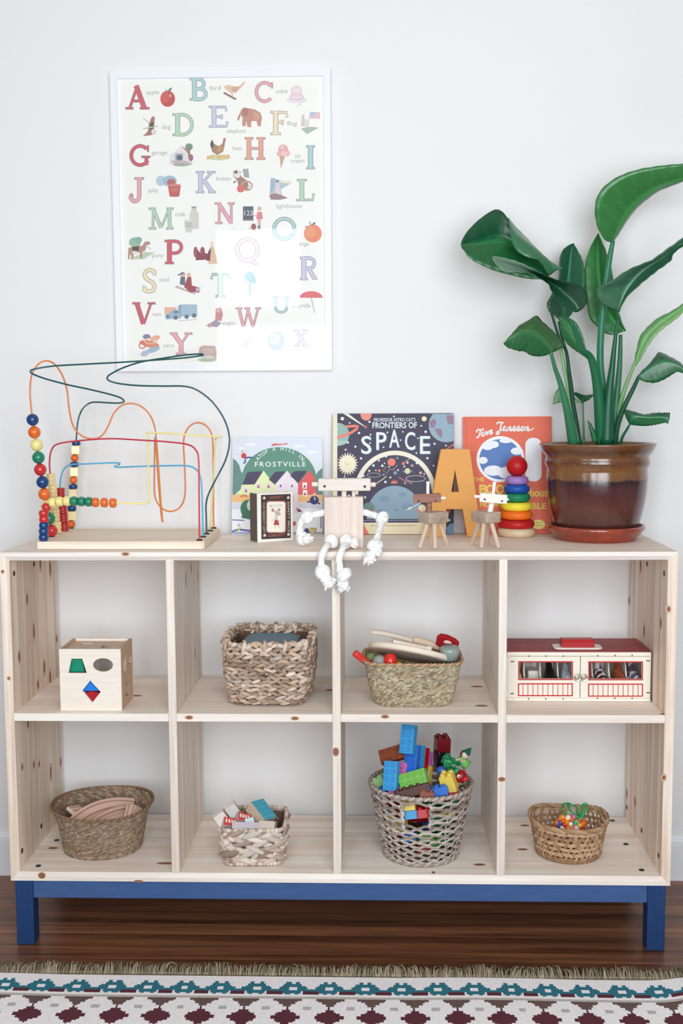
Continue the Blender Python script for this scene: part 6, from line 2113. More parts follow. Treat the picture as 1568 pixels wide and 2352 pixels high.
M_silver = mat('pale_brass', (214, 210, 192), .25, metal=.9)
door(bx0 + .003, mid - .0008, (205, 319, 678, 468), (192, 507, 686, 624), (727, 455), ((143, 312), (140, 600)))
door(mid + .0008, bx1 - .003, (836, 320, 1308, 470), (823, 510, 1318, 628), (786, 455), ((1365, 305), (1365, 592)))
for x, y in ((290, 262), (445, 262), (600, 262), (910, 258), (1065, 256), (1220, 256), (288, 648), (442, 648), (600, 648), (908, 642), (1065, 642), (1220, 642)):
    p = Zb(x, y, SY0)
    ob('nail', MB().cyl((p.x, SY0 + .001, p.z), (p.x, SY0 - .0008, p.z), .0016, n=10), M_black, st)
for x in (272, 420, 580, 895, 1050, 1205):
    p = Zb(x, 480, SY0)
    m = MB()
    zs0, zs1 = bz0 + wt, bz1 - .006
    m.add(*(lambda P: ([(p.x + e, y, z) for e in (-.0014, .0014) for y, z in P], [[i, (i + 1) % 5, 5 + (i + 1) % 5, 5 + i] for i in range(5)] + [list(range(5)), list(range(5, 10))[::-1]]))(
        [(SY0 + .012, zs0), (SY0 + .012, zs0 + .042), (SY0 + .045, zs0 + .046), (SY0 + .075, zs1), (SY1 - wt, zs0)]))
    ob('stall_divider', m, M_cream, st)
ob('manger', MB().box((Zb(290, 0, .2).x, .2, bz0 + wt + .02), (Zb(400, 0, .2).x, .235, bz0 + wt + .052), .003), M_cream, st)


def horse(px, py, col, col2, label, s=.88):
    c = Zb(px, py, SY0 + .02)
    z0_ = bz0 + wt
    H = .066
    vs = [(0, 0, .62), (0, .022, .64), (0, .045, .66), (0, .060, .85), (0, .066, 1.06), (0, .088, .98), (0, .094, .92),
          (-.008, 0, .5), (-.008, .0, .26), (-.008, .002, .03), (.008, 0, .5), (.008, 0, .26), (.008, .002, .03),
          (-.010, .044, .5), (-.010, .045, .26), (-.010, .044, .03), (.010, .044, .5), (.010, .045, .26), (.010, .044, .03),
          (0, -.014, .68), (0, -.022, .45)]
    ed = [(0, 1), (1, 2), (2, 3), (3, 4), (4, 5), (5, 6), (0, 7), (7, 8), (8, 9), (0, 10), (10, 11), (11, 12), (2, 13), (13, 14), (14, 15), (2, 16), (16, 17), (17, 18), (0, 19), (19, 20)]
    rad = [.0172, .0165, .0150, .0100, .0090, .0060, .0045, .009, .0050, .0045, .009, .0050, .0045, .007, .0045, .0045, .007, .0045, .0045, .0040, .0025]
    me = bpy.data.meshes.new('toy_horse')
    me.from_pydata([(x * s, y * s, z * H + .001) for x, y, z in vs], ed, [])
    o_ = bpy.data.objects.new('toy_horse', me)
    COL.objects.link(o_)
    sk = o_.modifiers.new('skin', 'SKIN')
    for i, d in enumerate(me.skin_vertices[0].data):
        d.radius = (rad[i] * s, rad[i] * s)
        d.use_root = i == 0
    sk.use_smooth_shade = True
    su = o_.modifiers.new('sub', 'SUBSURF')
    su.levels = su.render_levels = 2
    dg = bpy.context.evaluated_depsgraph_get()
    full = bpy.data.meshes.new_from_object(o_.evaluated_get(dg))
    bpy.data.objects.remove(o_)
    mb = MB()
    cols = []
    for p in full.polygons:
        q3 = p.center
        n_ = noise.noise((q3.x * 75 + px, q3.y * 75, q3.z * 75))
        cols.append(col2 if n_ > .02 else col)
    mb.add([v.co.copy() for v in full.vertices], [list(p.vertices) for p in full.polygons], smooth=True)
    mb.c[:] = cols
    M = Matrix.Translation((c.x, SY0 + .030, z0_)) @ Matrix.Rotation(.08 * math.sin(px), 4, 'Z')
    mb.v = [tuple(M @ Vector(v)) for v in mb.v]
    own('toy_horse', mb, M_satin, label, 'toy horse', (c.x, SY0 + .05, z0_), 'toy horses in the stable')


horse(186, 400, (226, 186, 60), (236, 226, 210), 'yellow and white toy horse in the leftmost stall of the stable')
horse(500, 400, (34, 32, 36), (34, 32, 36), 'black toy horse behind the left stable window')
horse(646, 400, (206, 212, 226), (180, 188, 204), 'grey toy horse behind the left stable window, beside the clasp')
horse(964, 400, (246, 240, 240), (96, 50, 60), 'white toy horse with dark brown spots behind the right stable window')
horse(1124, 400, (190, 98, 62), (150, 76, 52), 'chestnut brown toy horse in the middle of the right stable window')
horse(1260, 400, (222, 228, 240), (110, 92, 106), 'pale grey toy horse at the right end of the stable')

# ------------------------------------------------------------------ lower left: oval plaited basket of train track
ZL = ZB + T
Zt = Zm(90, 1790, 5.6)
tC = Vector((atY(237, 1900, .172).x, .172, 0))
tz1 = atY(235, 1885, .048).z
ts = lambda t: (.098 + .020 * t + .009 * max(0, t - .75) * 4, .098 + .018 * t + .009 * max(0, t - .75) * 4)
BRN = [(162, 140, 116), (150, 126, 104), (172, 150, 128), (142, 118, 96), (158, 134, 108), (178, 158, 138), (148, 122, 98)]
bas = thing('round_basket', 'wide round brown plaited basket of wooden train track at the lower left', 'basket', (tC.x, tC.y, ZL), 'woven baskets')
m = MB()
plaited(m, ts, ZL + .0006, tz1, 2.2, tC, 0, BRN, 110, 26, 31, amp=.0011, skew=.9)
P, _ = equal(sup(*ts(0), 2.2), 60)
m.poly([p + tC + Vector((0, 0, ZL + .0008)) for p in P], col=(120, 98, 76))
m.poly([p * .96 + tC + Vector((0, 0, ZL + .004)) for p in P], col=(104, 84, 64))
ob('plaited_wall', m, M_straw, bas)
P, _ = equal(sup(*ts(1), 2.2), 60)
m = MB()
twist_rim(m, [p + tC + Vector((0, 0, tz1 + .001 + .003 * math.sin(4 * PI * i / 60 + 1))) for i, p in enumerate(P)], .0034, [(150, 118, 88), (124, 96, 72)])
ob('rim', m, M_straw, bas)
TRK = (214, 178, 158)


def track(M, r0, r1, a0, a1, label, n=18):
    """curved wooden track piece with two wheel grooves"""
    m = MB()
    th2 = .006
    w = r1 - r0
    cuts = [(0, th2), (.18, th2), (.19, th2 - .003), (.29, th2 - .003), (.30, th2), (.70, th2), (.71, th2 - .003), (.81, th2 - .003), (.82, th2), (1, th2), (1, -th2), (0, -th2)]
    k = len(cuts)
    v = []
    for i in range(n + 1):
        a = math.radians(a0 + (a1 - a0) * i / n)
        for u, z in cuts:
            r = r0 + w * u
            v.append(M @ Vector((r * math.cos(a), r * math.sin(a), z)))
    for i in range(n):
        for j in range(k):
            m.f.append([i * k + j, i * k + (j + 1) % k, (i + 1) * k + (j + 1) % k, (i + 1) * k + j])
            m.c.append((176, 138, 118) if j in (2, 6) else TRK)
            m.m.append(0)
            m.s.append(False)
    for f in (list(range(k))[::-1], [n * k + j for j in range(k)]):
        m.f.append(f); m.c.append((226, 200, 182)); m.m.append(0); m.s.append(False)
    m.v = [tuple(p) for p in v]
    a = math.radians((a0 + a1) / 2)
    c = Vector(((r0 + r1) / 2 * math.cos(a), (r0 + r1) / 2 * math.sin(a), 0))
    own('train_track', m, M_matte, label, 'train track', M.translation + M.to_3x3() @ c, 'wooden train track in the round basket')


def arc_frame(p_l, p_m, p_r, tilt, r):
    """frame whose circle of radius r passes near three points seen in the picture"""
    ex = (p_r - p_l).normalized()
    up = (p_m - (p_l + p_r) / 2)
    up = (up - ex * up.dot(ex)).normalized()
    mid_ = p_m - up * r
    n = ex.cross(up).normalized()
    return Matrix(((ex.x, up.x, n.x, mid_.x), (ex.y, up.y, n.y, mid_.y), (ex.z, up.z, n.z, mid_.z), (0, 0, 0, 1)))


track(arc_frame(Zt(470, 470, .145), Zt(760, 285, .200), Zt(1130, 270, .240), 0, .20), .165, .200, 62, 117, 'longest curved wooden train track lying at the back of the round basket')
track(arc_frame(Zt(640, 545, .112), Zt(920, 375, .162), Zt(1230, 335, .212), 0, .20), .165, .200, 66, 114, 'curved wooden train track in front of the longest one in the basket')
track(arc_frame(Zt(880, 545, .100), Zt(1060, 468, .130), Zt(1230, 440, .17), 0, .20), .172, .200, 74, 106, 'short curved train track nearest the front rim of the round basket')
A0, B0 = Zt(390, 400, .16), Zt(560, 385, .19)
for i, (a, b3, c3, lb) in enumerate(((Zt(395, 410, .15), Zt(545, 385, .2), .014, 'pale straight train track end poking out at the left of the round basket'), (Zt(1190, 340, .16), Zt(1150, 500, .10), .013, 'pale straight train track end upright at the right of the round basket'), (Zt(1265, 375, .165), Zt(1215, 500, .11), .012, 'narrow pale train track end furthest right in the round basket'))):
    M_ = frame((a + b3) / 2, b3 - a, Vector((.2, -.6, .8)))
    L = (b3 - a).length
    m = MB().box((-L / 2, -c3, -.005), (L / 2, c3, .005), .002, 1, col=(226, 198, 182), M=M_)
    m.box((-L / 2 + .001, -c3 * .6, .0045), (L / 2 - .001, -c3 * .35, .0052), col=(190, 150, 132), M=M_).box((-L / 2 + .001, c3 * .35, .0045), (L / 2 - .001, c3 * .6, .0052), col=(190, 150, 132), M=M_)
    own('train_track', m, M_matte, lb, 'train track', (a + b3) / 2, 'wooden train track in the round basket')

# ------------------------------------------------------------------ lower second cubby: small square basket of printed blocks
Zk = Zm(480, 1820, 8.2526)
kz = atY(575, 1908, .046).z
kC = Vector((-.2115, .123, 0))
ks = lambda t: (.072 + .006 * t, .074 + .006 * t)
bas = thing('small_basket', 'small square basket of broad pale leaf braid holding printed blocks', 'basket', (kC.x, kC.y, ZL), 'woven baskets')
PALE = [(222, 208, 196), (206, 188, 176), (230, 218, 208), (190, 168, 154), (214, 196, 180), (172, 146, 130), (226, 212, 196)]
m = MB()
braided(m, ks, ZL + .010, kz - .004, 6, .040, .019, .010, 7, PALE, kC, .03, 41, tilt=.34, dens=1.8)
shell(m, lambda t: tuple(x - .006 for x in ks(t)), ZL + .003, kz - .004, 6, kC, .03, (120, 96, 80))  # same added dark inner shell behind the braid
ob('woven_wall', m, M_straw, bas)
RMk = Matrix.Translation(kC) @ Matrix.Rotation(.03, 4, 'Z')
for nm, zz, aa in (('rim', kz + .001, ks(1)), ('base', ZL + .0062, ks(0))):
    P, _ = equal(sup(*aa, 7), 60)
    m = MB()
    rn = random.Random(9)
    m.tube([RMk @ (p + Vector((0, 0, zz))) for p in P], .005, 8, closed=True, col=(206, 186, 172))
    for i, p in enumerate(P):
        d = (P[(i + 1) % 60] - P[i - 1]).normalized()
        m.ellip(RMk @ (p + Vector((0, 0, zz))), d + Z_ * .5, .014, .0125, .0115, Vector((d.y, -d.x, 0)), 8, 4, col=rn.choice(PALE))
    ob(nm, m, M_straw, bas)
BG = 'printed wooden blocks in the small square basket'


def pblock(px, py, Y, size, ex, up, cols, label, deco=None, roof=False):
    """a wooden block; cols: front, top, side"""
    c = Zk(px, py, Y)
    M = frame(c, ex, up)
    hx_, hy_, hz_ = (s / 2 for s in size)
    m = MB()
    P8 = [(-hx_, -hy_, -hz_), (hx_, -hy_, -hz_), (hx_, hy_, -hz_), (-hx_, hy_, -hz_), (-hx_, -hy_, hz_), (hx_, -hy_, hz_), (hx_, hy_, hz_), (-hx_, hy_, hz_)]
    for f, c_ in (([0, 1, 5, 4], cols[0]), ([4, 5, 6, 7], cols[1]), ([1, 2, 6, 5], cols[2]), ([3, 0, 4, 7], cols[2]), ([2, 3, 7, 6], cols[-1]), ([3, 2, 1, 0], cols[2])):
        m.add(P8, [f], col=c_, M=M)
    if deco == 'windows':
        for i in range(4):
            x = -hx_ + size[0] * (.18 + .21 * i)
            m.poly([M @ Vector(p) for p in ((x - .0022, -hy_ - .0002, -hz_ * .3), (x + .0022, -hy_ - .0002, -hz_ * .3), (x + .0022, -hy_ - .0002, hz_ * .55), (x - .0022, -hy_ - .0002, hz_ * .55))], col=(238, 226, 220))
    if deco == 'dots':
        for i in range(4):
            for j in range(4):
                x, y = (-.75 + .5 * i) * hx_, (-.75 + .5 * j) * hy_
                m.poly([M @ Vector((x + .0022 * math.cos(a), y + .0022 * math.sin(a), hz_ + .0002)) for a in [PI * k / 4 for k in range(8)]], col=(150, 170, 176))
    own('printed_block', m, M_matte, label, 'block', c, BG)


ex_ = (.8, .15, -.52)
RDP = (206, 74, 66)
pblock(250, 510, .075, (.028, .026, .040), (.82, .2, .55), (-.55, -.1, .85), ((226, 214, 204), (236, 228, 220), (214, 198, 186)), 'cream toy block tipped over the left rim of the small square basket')
pblock(455, 350, .105, (.028, .028, .040), (.82, .2, .5), (-.5, -.15, .85), ((214, 208, 204), (240, 236, 232), (200, 192, 188)), 'white topped toy block at the back left of the small square basket')
pblock(640, 500, .085, (.034, .02, .022), (.86, .35, -.38), (-.1, .75, .65), (RDP, (190, 184, 190), (190, 180, 180)), 'grey toy block with a red windowed face in the middle of the small basket', 'windows')
pblock(385, 590, .066, (.036, .018, .022), (.86, .35, -.3), (-.1, .75, .65), (RDP, (200, 190, 190), (196, 186, 184)), 'red faced windowed toy block near the left front of the small basket', 'windows')
pblock(985, 400, .110, (.060, .044, .032), (-.62, .55, .56), (.45, -.25, .85), ((190, 178, 176), (70, 164, 186), (186, 180, 184), (206, 182, 160)), 'largest toy block with a teal dotted top in the small square basket', 'dots')
pblock(690, 660, .060, (.066, .02, .020), (1, .1, -.06), (.05, .6, .8), ((196, 186, 192), (186, 178, 186), (190, 180, 186)), 'long grey lilac toy block lying along the front rim of the small basket')
pblock(1110, 660, .062, (.040, .026, .030), (1, -.15, 0), (0, .35, .94), ((204, 188, 176), (214, 200, 190), (188, 170, 158)), 'plain tan toy block under the teal dotted one in the small basket')
pblock(770, 560, .075, (.022, .02, .02), (.9, .2, .2), (-.2, .3, .9), ((204, 214, 222), (120, 176, 206), (196, 200, 206)), 'little pale blue toy block tucked behind the grey lilac one')

# ------------------------------------------------------------------ lower third cubby: open weave rope basket of toy bricks
Zd = Zm(820, 1640, 5.4069)
dCx = atY(966, 1900, .140).x
dC = Vector((dCx, .140, 0))
dz1 = atY(965, 1839, .012).z
R0, R1 = .090, .126
dr = lambda t: R0 + (R1 - R0) * t ** .8
bas = thing('rope_basket', 'tall round open weave rope basket overflowing with toy bricks', 'basket', (dC.x, dC.y, ZL), 'woven baskets')
CORD = [(190, 176, 164), (170, 154, 142), (206, 194, 184), (150, 134, 122)]
m = MB()
rn = random.Random(12)
NR, NS = 20, 15
hw0, hw1 = .42, .80                      # the hand hole, as shares of the height
ang = lambda px: math.atan2(-(.126 ** 2 - (atY(px, 1860, .03).x - dC.x) ** 2) ** .5, atY(px, 1860, .03).x - dC.x)
ha0, ha1 = ang(921), ang(989)
for r in range(NR):
    t = (r + .6) / NR
    hole = .60 < t < .90
    pts = []
    n = 150
    for i in range(n):
        a = 2 * PI * i / n
        w = math.cos(NS * a + (PI if r % 2 else 0) + .25 * math.sin(3 * a))
        tt = t + .38 / NR * w
        rr_ = dr(max(0, min(1, tt))) + .0016 * math.sin(NS * 2 * a) + rn.uniform(-.0006, .0006)
        pts.append((a, Vector((rr_ * math.cos(a), rr_ * math.sin(a), ZL + .004 + (dz1 - ZL - .004) * tt + rn.uniform(-.0013, .0013))) + dC))
    for off in (0, .0036):
        q2 = [(a, p + Vector((0, 0, off)) + (p - dC - Vector((0, 0, p.z))) * .012 * (1 if off else 0)) for a, p in pts]
        c = rn.choice(CORD)
        if not hole:
            m.tube([p for a, p in q2], .0020, 6, closed=True, col=c)
        else:
            run = [p for a, p in q2 if not (ha0 % (2 * PI) < a < ha1 % (2 * PI))]
            k = next(i for i, (a, p) in enumerate(q2) if a >= ha1 % (2 * PI))
            order = q2[k:] + q2[:k]
            m.tube([p for a, p in order if not (ha0 % (2 * PI) < a < ha1 % (2 * PI))], .0020, 6, col=c)
for a in (ha0, ha1):
    for k in range(7):
        t = .60 + .05 * k
        p = dC + Vector((dr(t) * math.cos(a), dr(t) * math.sin(a), ZL + (dz1 - ZL) * t))
        tn = Vector((-math.sin(a), math.cos(a), 0))
        m.ellip(p, Vector((0, 0, 1)) + tn * (.5 if k % 2 else -.5), .022, .009, .009, Vector((math.cos(a), math.sin(a), 0)), 7, 5, col=rn.choice(CORD))
for i in range(NS):
    a = 2 * PI * (i + .5) / NS + .05
    if ha0 % (2 * PI) - .06 < a < ha1 % (2 * PI) + .06:
        continue
    m.tube([dC + Vector((dr(t) * .985 * math.cos(a + .04 * math.sin(9 * t)), dr(t) * .985 * math.sin(a + .04 * math.sin(9 * t)), ZL + .003 + (dz1 - ZL - .003) * t)) for t in [k / 12 for k in range(13)]], .0022, 5, col=rn.choice(CORD))
ob('woven_wall', m, M_straw, bas)
circ = lambda R, z, n=48: [dC + Vector((R * math.cos(2 * PI * i / n), R * math.sin(2 * PI * i / n), z)) for i in range(n)]
m = MB()
twist_rim(m, circ(R1 + .001, dz1 + .002), .0058, [(196, 182, 170), (160, 144, 132)], 3.2)
ob('rim', m, M_straw, bas)
m = MB()
twist_rim(m, circ(R0 + .002, ZL + .0062), .0050, [(186, 172, 160), (158, 142, 130)])
m.lathe([(0, ZL + .0012), (R0, ZL + .0012), (R0, ZL + .004), (0, ZL + .004)], 40, M=Matrix.Translation(dC), col=(150, 132, 118))
ob('base', m, M_straw, bas)

U_ = .0178                                # stud pitch
BH = .0212
LBL, BLU, DRD, RDD, BRW, LGR, YEL, PNK, ORA, PGR, GRN, DBR, BLK = (66, 158, 214), (46, 112, 204), (112, 18, 26), (190, 26, 30), (140, 70, 42), (128, 190, 88), (238, 208, 96), (212, 110, 176), (240, 136, 30), (150, 188, 132), (30, 126, 84), (84, 46, 38), (24, 18, 20)
BRG_ = 'toy bricks in the open weave rope basket'


def brick(px, py, Y, nx, ny, col, stud, along, label, h=1.0, group=BRG_, off=None):
    """studs point along stud; the nx row runs along 'along'"""
    c = Zd(px, py, Y) if off is None else off
    n = Vector(stud).normalized()
    x = Vector(along)
    x = (x - n * x.dot(n)).normalized()
    y = n.cross(x)
    M = Matrix(((x.x, y.x, n.x, c.x), (x.y, y.y, n.y, c.y), (x.z, y.z, n.z, c.z), (0, 0, 0, 1)))
    hx_, hy_, H = nx * U_ / 2 - .0002, ny * U_ / 2 - .0002, BH * h
    m = MB().box((-hx_, -hy_, -H / 2), (hx_, hy_, H / 2), .0009, 2, col=col, M=M)
    for i in range(nx):
        for j in range(ny):
            o_ = Matrix.Translation(((i - (nx - 1) / 2) * U_, (j - (ny - 1) / 2) * U_, H / 2))
            m.lathe([(.0056, 0), (.0054, .0048), (.0050, .0052), (.0036, .0052), (.0034, .0048), (.0034, .001), (0, .001)], 16, M=M @ o_, col=col)
    own('toy_brick', m, M_plastic, label, 'toy brick', c, group)
    return c, n


nS = Vector((-.52, -.80, .32))
UP = Vector((.06, .25, .95))
brick(636, 315, .108, 4, 2, LBL, (-.42, -.82, .36), UP, 'light blue toy brick standing highest out of the rope basket')
c, n = brick(685, 560, .112, 4, 2, BLU, nS, UP, 'deep blue toy brick just below the highest light blue one')
brick(0, 0, 0, 4, 2, LBL, nS, UP, 'light blue toy brick edge behind the deep blue brick', off=c - n * BH)
brick(0, 0, 0, 4, 2, RDD, nS, UP, 'red toy brick edge in the slanting stack beside the blue bricks', off=c - n * BH * 2 - UP * .004)
brick(0, 0, 0, 2, 2, ORA, nS, UP, 'orange toy brick between the lime green and the yellow one', off=c - n * BH * 2 - UP * .0577)
brick(0, 0, 0, 2, 2, PNK, nS, UP, 'pink toy brick at the top right of the slanting stack', off=c - n * BH * 3 + UP * .006)
brick(0, 0, 0, 4, 2, YEL, nS, UP, 'tall yellow toy brick at the right of the slanting stack', off=c - n * BH * 3 - UP * .0478)
brick(700, 805, .070, 4, 2, LGR, (-.40, -.84, .36), (.88, -.25, .34), 'lime green toy brick slanting across the middle of the heap')
brick(425, 770, .078, 4, 2, LBL, (-.40, -.84, .36), (.04, .3, .95), 'light blue toy brick standing upright at the left of the heap')
brick(455, 500, .135, 4, 2, BRW, (-.30, -.80, .52), (.90, -.15, .34), 'brown toy brick leaning behind the upright light blue one')
brick(553, 690, .110, 2, 2, PNK, (-.52, -.8, .3), UP, 'pink toy brick wedged right of the upright light blue one')
brick(295, 835, .128, 2, 2, PGR, (-.5, .3, .8), (.8, -.4, .3), 'pale sage green toy brick at the left rim of the rope basket')
brick(375, 945, .112, 2, 2, BLU, (-.5, .3, .8), (.8, -.4, -.2), 'deep blue toy brick under the upright light blue one')
brick(490, 985, .082, 2, 2, PNK, (-.1, .2, .95), (.9, -.1, .35), 'purplish pink toy brick near the front rim of the basket')
brick(690, 955, .058, 5, 2, DBR, (-.3, .2, .93), (.93, .0, .30), 'dark brown knobbly toy brick lying below the lime green one')
brick(860, 1010, .050, 2, 2, BRW, (.15, .2, .95), (.9, .1, .3), 'chestnut brown toy brick end at the front rim of the basket')
brick(1140, 840, .080, 2, 2, YEL, (-.30, -.1, .94), (.92, -.3, .25), 'yellow toy brick sitting alone at the right of the heap', 2.0)
brick(1000, 960, .066, 3, 2, BLU, (-.2, .2, .93), (.92, -.1, .3), 'deep blue toy brick below the yellow one at the right')
brick(1120, 1010, .080, 3, 2, RDD, (-.1, .2, .93), (.93, .15, .25), 'red toy brick along the right front rim of the basket')
brick(1055, 385, .165, 2, 2, DRD, (.03, -.1, 1), (1, .2, 0), 'dark red toy brick tower at the back of the heap', 2.0)
brick(1050, 560, .150, 2, 2, BLK, (.03, -.1, 1), (1, .2, 0), 'black toy brick under the dark red tower', 1.6)
own('toy_ball', MB().sphere(Zd(1050, 705, .115), .0130, col=(52, 104, 196)), M_plastic, 'blue toy ball half buried beside the slanting stack of bricks', 'ball', Zd(1050, 705, .115))
# the leafy base, the little figure and the red creature
lf = MB()
rn = random.Random(6)
c = Zd(1165, 610, .092)
for k in range(16):
    p = c + Vector((rn.uniform(-.022, .020), rn.uniform(-.014, .014), rn.uniform(-.018, .016)))
    d = Vector((rn.uniform(-1, 1), rn.uniform(-.6, .2), rn.uniform(-.3, .9))).normalized()
    lf.ellip(p, d, rn.uniform(.018, .028), .012, .006, (0, -1, .4), 8, 6, col=rn.choice([(34, 132, 80), (24, 110, 66), (46, 148, 88)]))
own('toy_foliage', lf, M_plastic, 'bright green leafy toy piece right of the bricks', 'toy', c)
f_ = Zd(1330, 520, .105)
fig = thing('toy_figure', 'tiny brown haired toy figure in a leafy dress and green cap on the heap', 'figurine', f_)
m = MB().lathe([(0, -.028), (.013, -.028), (.012, -.018), (.007, -.004), (.0045, .001), (0, .001)], 20, M=Matrix.Translation(f_ + Vector((-.012, 0, -.004))) @ Matrix.Rotation(-.75, 4, 'Y'), col=(112, 178, 92))
for s in (-1, 1):
    m.tube([f_ + Vector((-.012, -.003, -.006)), f_ + Vector((-.018 + .016 * s, -.010, -.012)), f_ + Vector((-.024 + .024 * s, -.013, -.008))], [.0028, .0025, .0026], 8, col=(232, 196, 178))
ob('dress', m, M_matte, fig)
m = MB().sphere(f_ + Vector((.001, -.001, .003)), (.0088, .0085, .0092), col=(236, 204, 188))
m.sphere(f_ + Vector((.001, -.0098, .0015)), (.0012, .001, .0012), 8, 6, col=(220, 170, 150))
for s in (-1, 1):
    m.sphere(f_ + Vector((.001 + .0032 * s, -.0088, .0038)), .0009, 8, 6, col=(40, 30, 30))
ob('head', m, M_matte, fig)
m = MB().sphere(f_ + Vector((.001, .0020, .0058)), (.0100, .0090, .0085), col=(96, 60, 46))
m.sphere(f_ + Vector((-.0075, -.002, .004)), (.0038, .005, .006), 10, 8, col=(104, 66, 50))
ob('hair', m, M_matte, fig)
m = MB().lathe([(.0095, 0), (.0085, .005), (.0055, .011), (.002, .017), (0, .019)], 20, M=Matrix.Translation(f_ + Vector((.005, .001, .006))) @ Matrix.Rotation(.7, 4, 'Y'), col=(24, 92, 70))
ob('cap', m, M_matte, fig)
c = Zd(1285, 775, .088)
cr_ = thing('toy_creature', 'small red plastic toy head with round white eyes at the right rim', 'toy', c)
m = MB().sphere(c, (.0155, .014, .016), col=(150, 20, 26)).sphere(c + Vector((.010, -.006, -.004)), (.009, .008, .007), col=(196, 40, 40))
for k in range(4):
    m.lathe([(.0032, 0), (.003, .004), (0, .0045)], 12, M=Matrix.Translation(c + Vector((-.006 + .005 * k, -.002, .0145 - .001 * k))), col=(176, 24, 28))
ob('head', m, M_plastic, cr_)
m = MB().sphere(c + Vector((-.0060, -.0125, .0045)), (.0042, .0026, .0046), 14, 10, col=(240, 240, 240)).sphere(c + Vector((-.0055, -.0148, .0045)), (.0018, .0012, .0022), 10, 8, col=(20, 20, 24))
ob('eye', m, M_gloss, cr_)
# bricks seen through the weave and the hand hole
for i, (x, y, nx, ny, col, al, lb) in enumerate((
        (640, 1140, 2, 2, YEL, (.93, 0, -.3), 'yellow toy brick seen through the hand hole of the rope basket'), (680, 1250, 2, 2, LBL, (.93, 0, -.3), 'light blue toy brick seen through the hand hole below the yellow one'),
        (820, 1225, 2, 3, RDD, (.93, 0, -.3), 'red toy brick filling the right of the hand hole'), (570, 1240, 2, 2, DRD, (.93, 0, -.3), 'dark maroon toy brick at the left edge of the hand hole'),
        (460, 1140, 2, 2, DRD, (.9, 0, .3), 'dark maroon toy brick behind the weave left of the hand hole'), (320, 1190, 2, 2, BLU, (.9, -.3, .3), 'blue toy brick behind the weave at the upper left'),
        (450, 1310, 2, 2, YEL, (.9, 0, .25), 'yellow toy brick behind the weave at the left'), (520, 1495, 2, 2, YEL, (.9, 0, -.4), 'yellow toy brick low behind the weave, left of centre'),
        (480, 1580, 2, 2, DRD, (.9, 0, -.3), 'dark maroon toy brick low at the left behind the weave'), (670, 1550, 2, 3, BLU, (.95, 0, .1), 'blue toy brick low in the middle behind the weave'),
        (850, 1560, 2, 2, LGR, (.95, 0, .2), 'lime green toy brick low in the middle behind the weave'), (980, 1620, 2, 2, (60, 160, 62), (.95, 0, -.2), 'grass green toy brick low at the right behind the weave'),
        (830, 1710, 2, 2, RDD, (.95, 0, .1), 'red toy brick near the bottom of the rope basket'), (560, 1670, 2, 2, DRD, (.95, 0, .1), 'dark maroon toy brick near the bottom left of the basket'),
        (990, 1340, 2, 2, GRN, (.95, 0, -.15), 'dark green toy brick behind the weave right of the hand hole'), (1150, 1310, 2, 2, YEL, (.9, .3, .2), 'yellow toy brick behind the weave at the far right'),
        (1240, 1420, 2, 2, (36, 76, 96), (.7, .5, .2), 'dark teal toy brick behind the weave at the right'), (1110, 1650, 2, 2, GRN, (.8, .4, .2), 'dark green toy brick low at the far right behind the weave'),
        (1130, 1130, 2, 2, GRN, (.9, .3, .1), 'dark green toy brick behind the weave under the right rim'), (1060, 1500, 2, 2, GRN, (.8, .3, .2), 'dark green toy brick in the middle right behind the weave'),
        (380, 1420, 2, 2, YEL, (.8, -.4, .2), 'yellow toy brick at the left edge behind the weave'))):
    zc_ = Zd(x, y, .06).z
    t = max(0, min(1, (zc_ - ZL) / (dz1 - ZL)))
    R = dr(t) - .032
    xx = max(-R * .72, min(R * .72, Zd(x, y, .06).x - dC.x))
    p = dC + Vector((xx, .006 - (R * R - xx * xx) ** .5, zc_))
    brick(0, 0, 0, nx, ny, col, (-.12, .25, .96), (al[0], xx * 7, al[2]), lb, 1.0, off=p)
# darkness inside is only the basket's own heap: a few more pieces fill its middle
for i, (dx, dy_, dz, col) in enumerate(((-.03, .02, .05, DBR), (.03, .03, .06, BLU), (0, .0, .10, RDD), (-.02, .04, .13, BRW), (.04, .01, .13, GRN), (0, .02, .03, DRD))):
    brick(0, 0, 0, 4, 2, col, (.2 * i - .4, -.3, .9), (1, .3 * i - .6, .1), 'toy brick deep in the middle of the rope basket, mostly hidden', off=dC + Vector((dx, dy_, ZL + dz)), group='hidden toy bricks deep in the rope basket')

# ------------------------------------------------------------------ lower right: little split cane basket with a bag of beads
Zc = Zm(1190, 1820, 6.817)
cCx = atY(1304, 1940, .150).x
cC = Vector((cCx, .150, 0))
crim = lambda a: atY(1304, 1912, .058).z + .008 * (math.cos(a) ** 2) + .003 * math.sin(3 * a + .5)
cz1 = atY(1304, 1912, .058).z
c0, c1 = .080, .096
cr2 = lambda t: c0 + (c1 - c0) * t
bas = thing('cane_basket', 'little round split cane basket with a bag of beads at the lower right', 'basket', (cC.x, cC.y, ZL), 'woven baskets')
CANE = [(178, 142, 108), (160, 124, 92), (190, 158, 124), (148, 112, 84)]
m = MB()


def ribbon(mb, pts, w, thick, col, closed=False):
    """flat strip facing out from the basket's axis"""
    n = len(pts)
    v, f = [], []
    for i, (p, wd) in enumerate(pts):
        o_ = Vector((p.x - cC.x, p.y - cC.y, 0)).normalized() * thick
        wv = Vector(wd).normalized() * w / 2
        v += [p - wv, p + wv, p + wv + o_, p - wv + o_]
    for i in range(n if closed else n - 1):
        j = (i + 1) % n
        for k in range(4):
            f.append([i * 4 + k, i * 4 + (k + 1) % 4, j * 4 + (k + 1) % 4, j * 4 + k])
    mb.add(v, f, col=col)


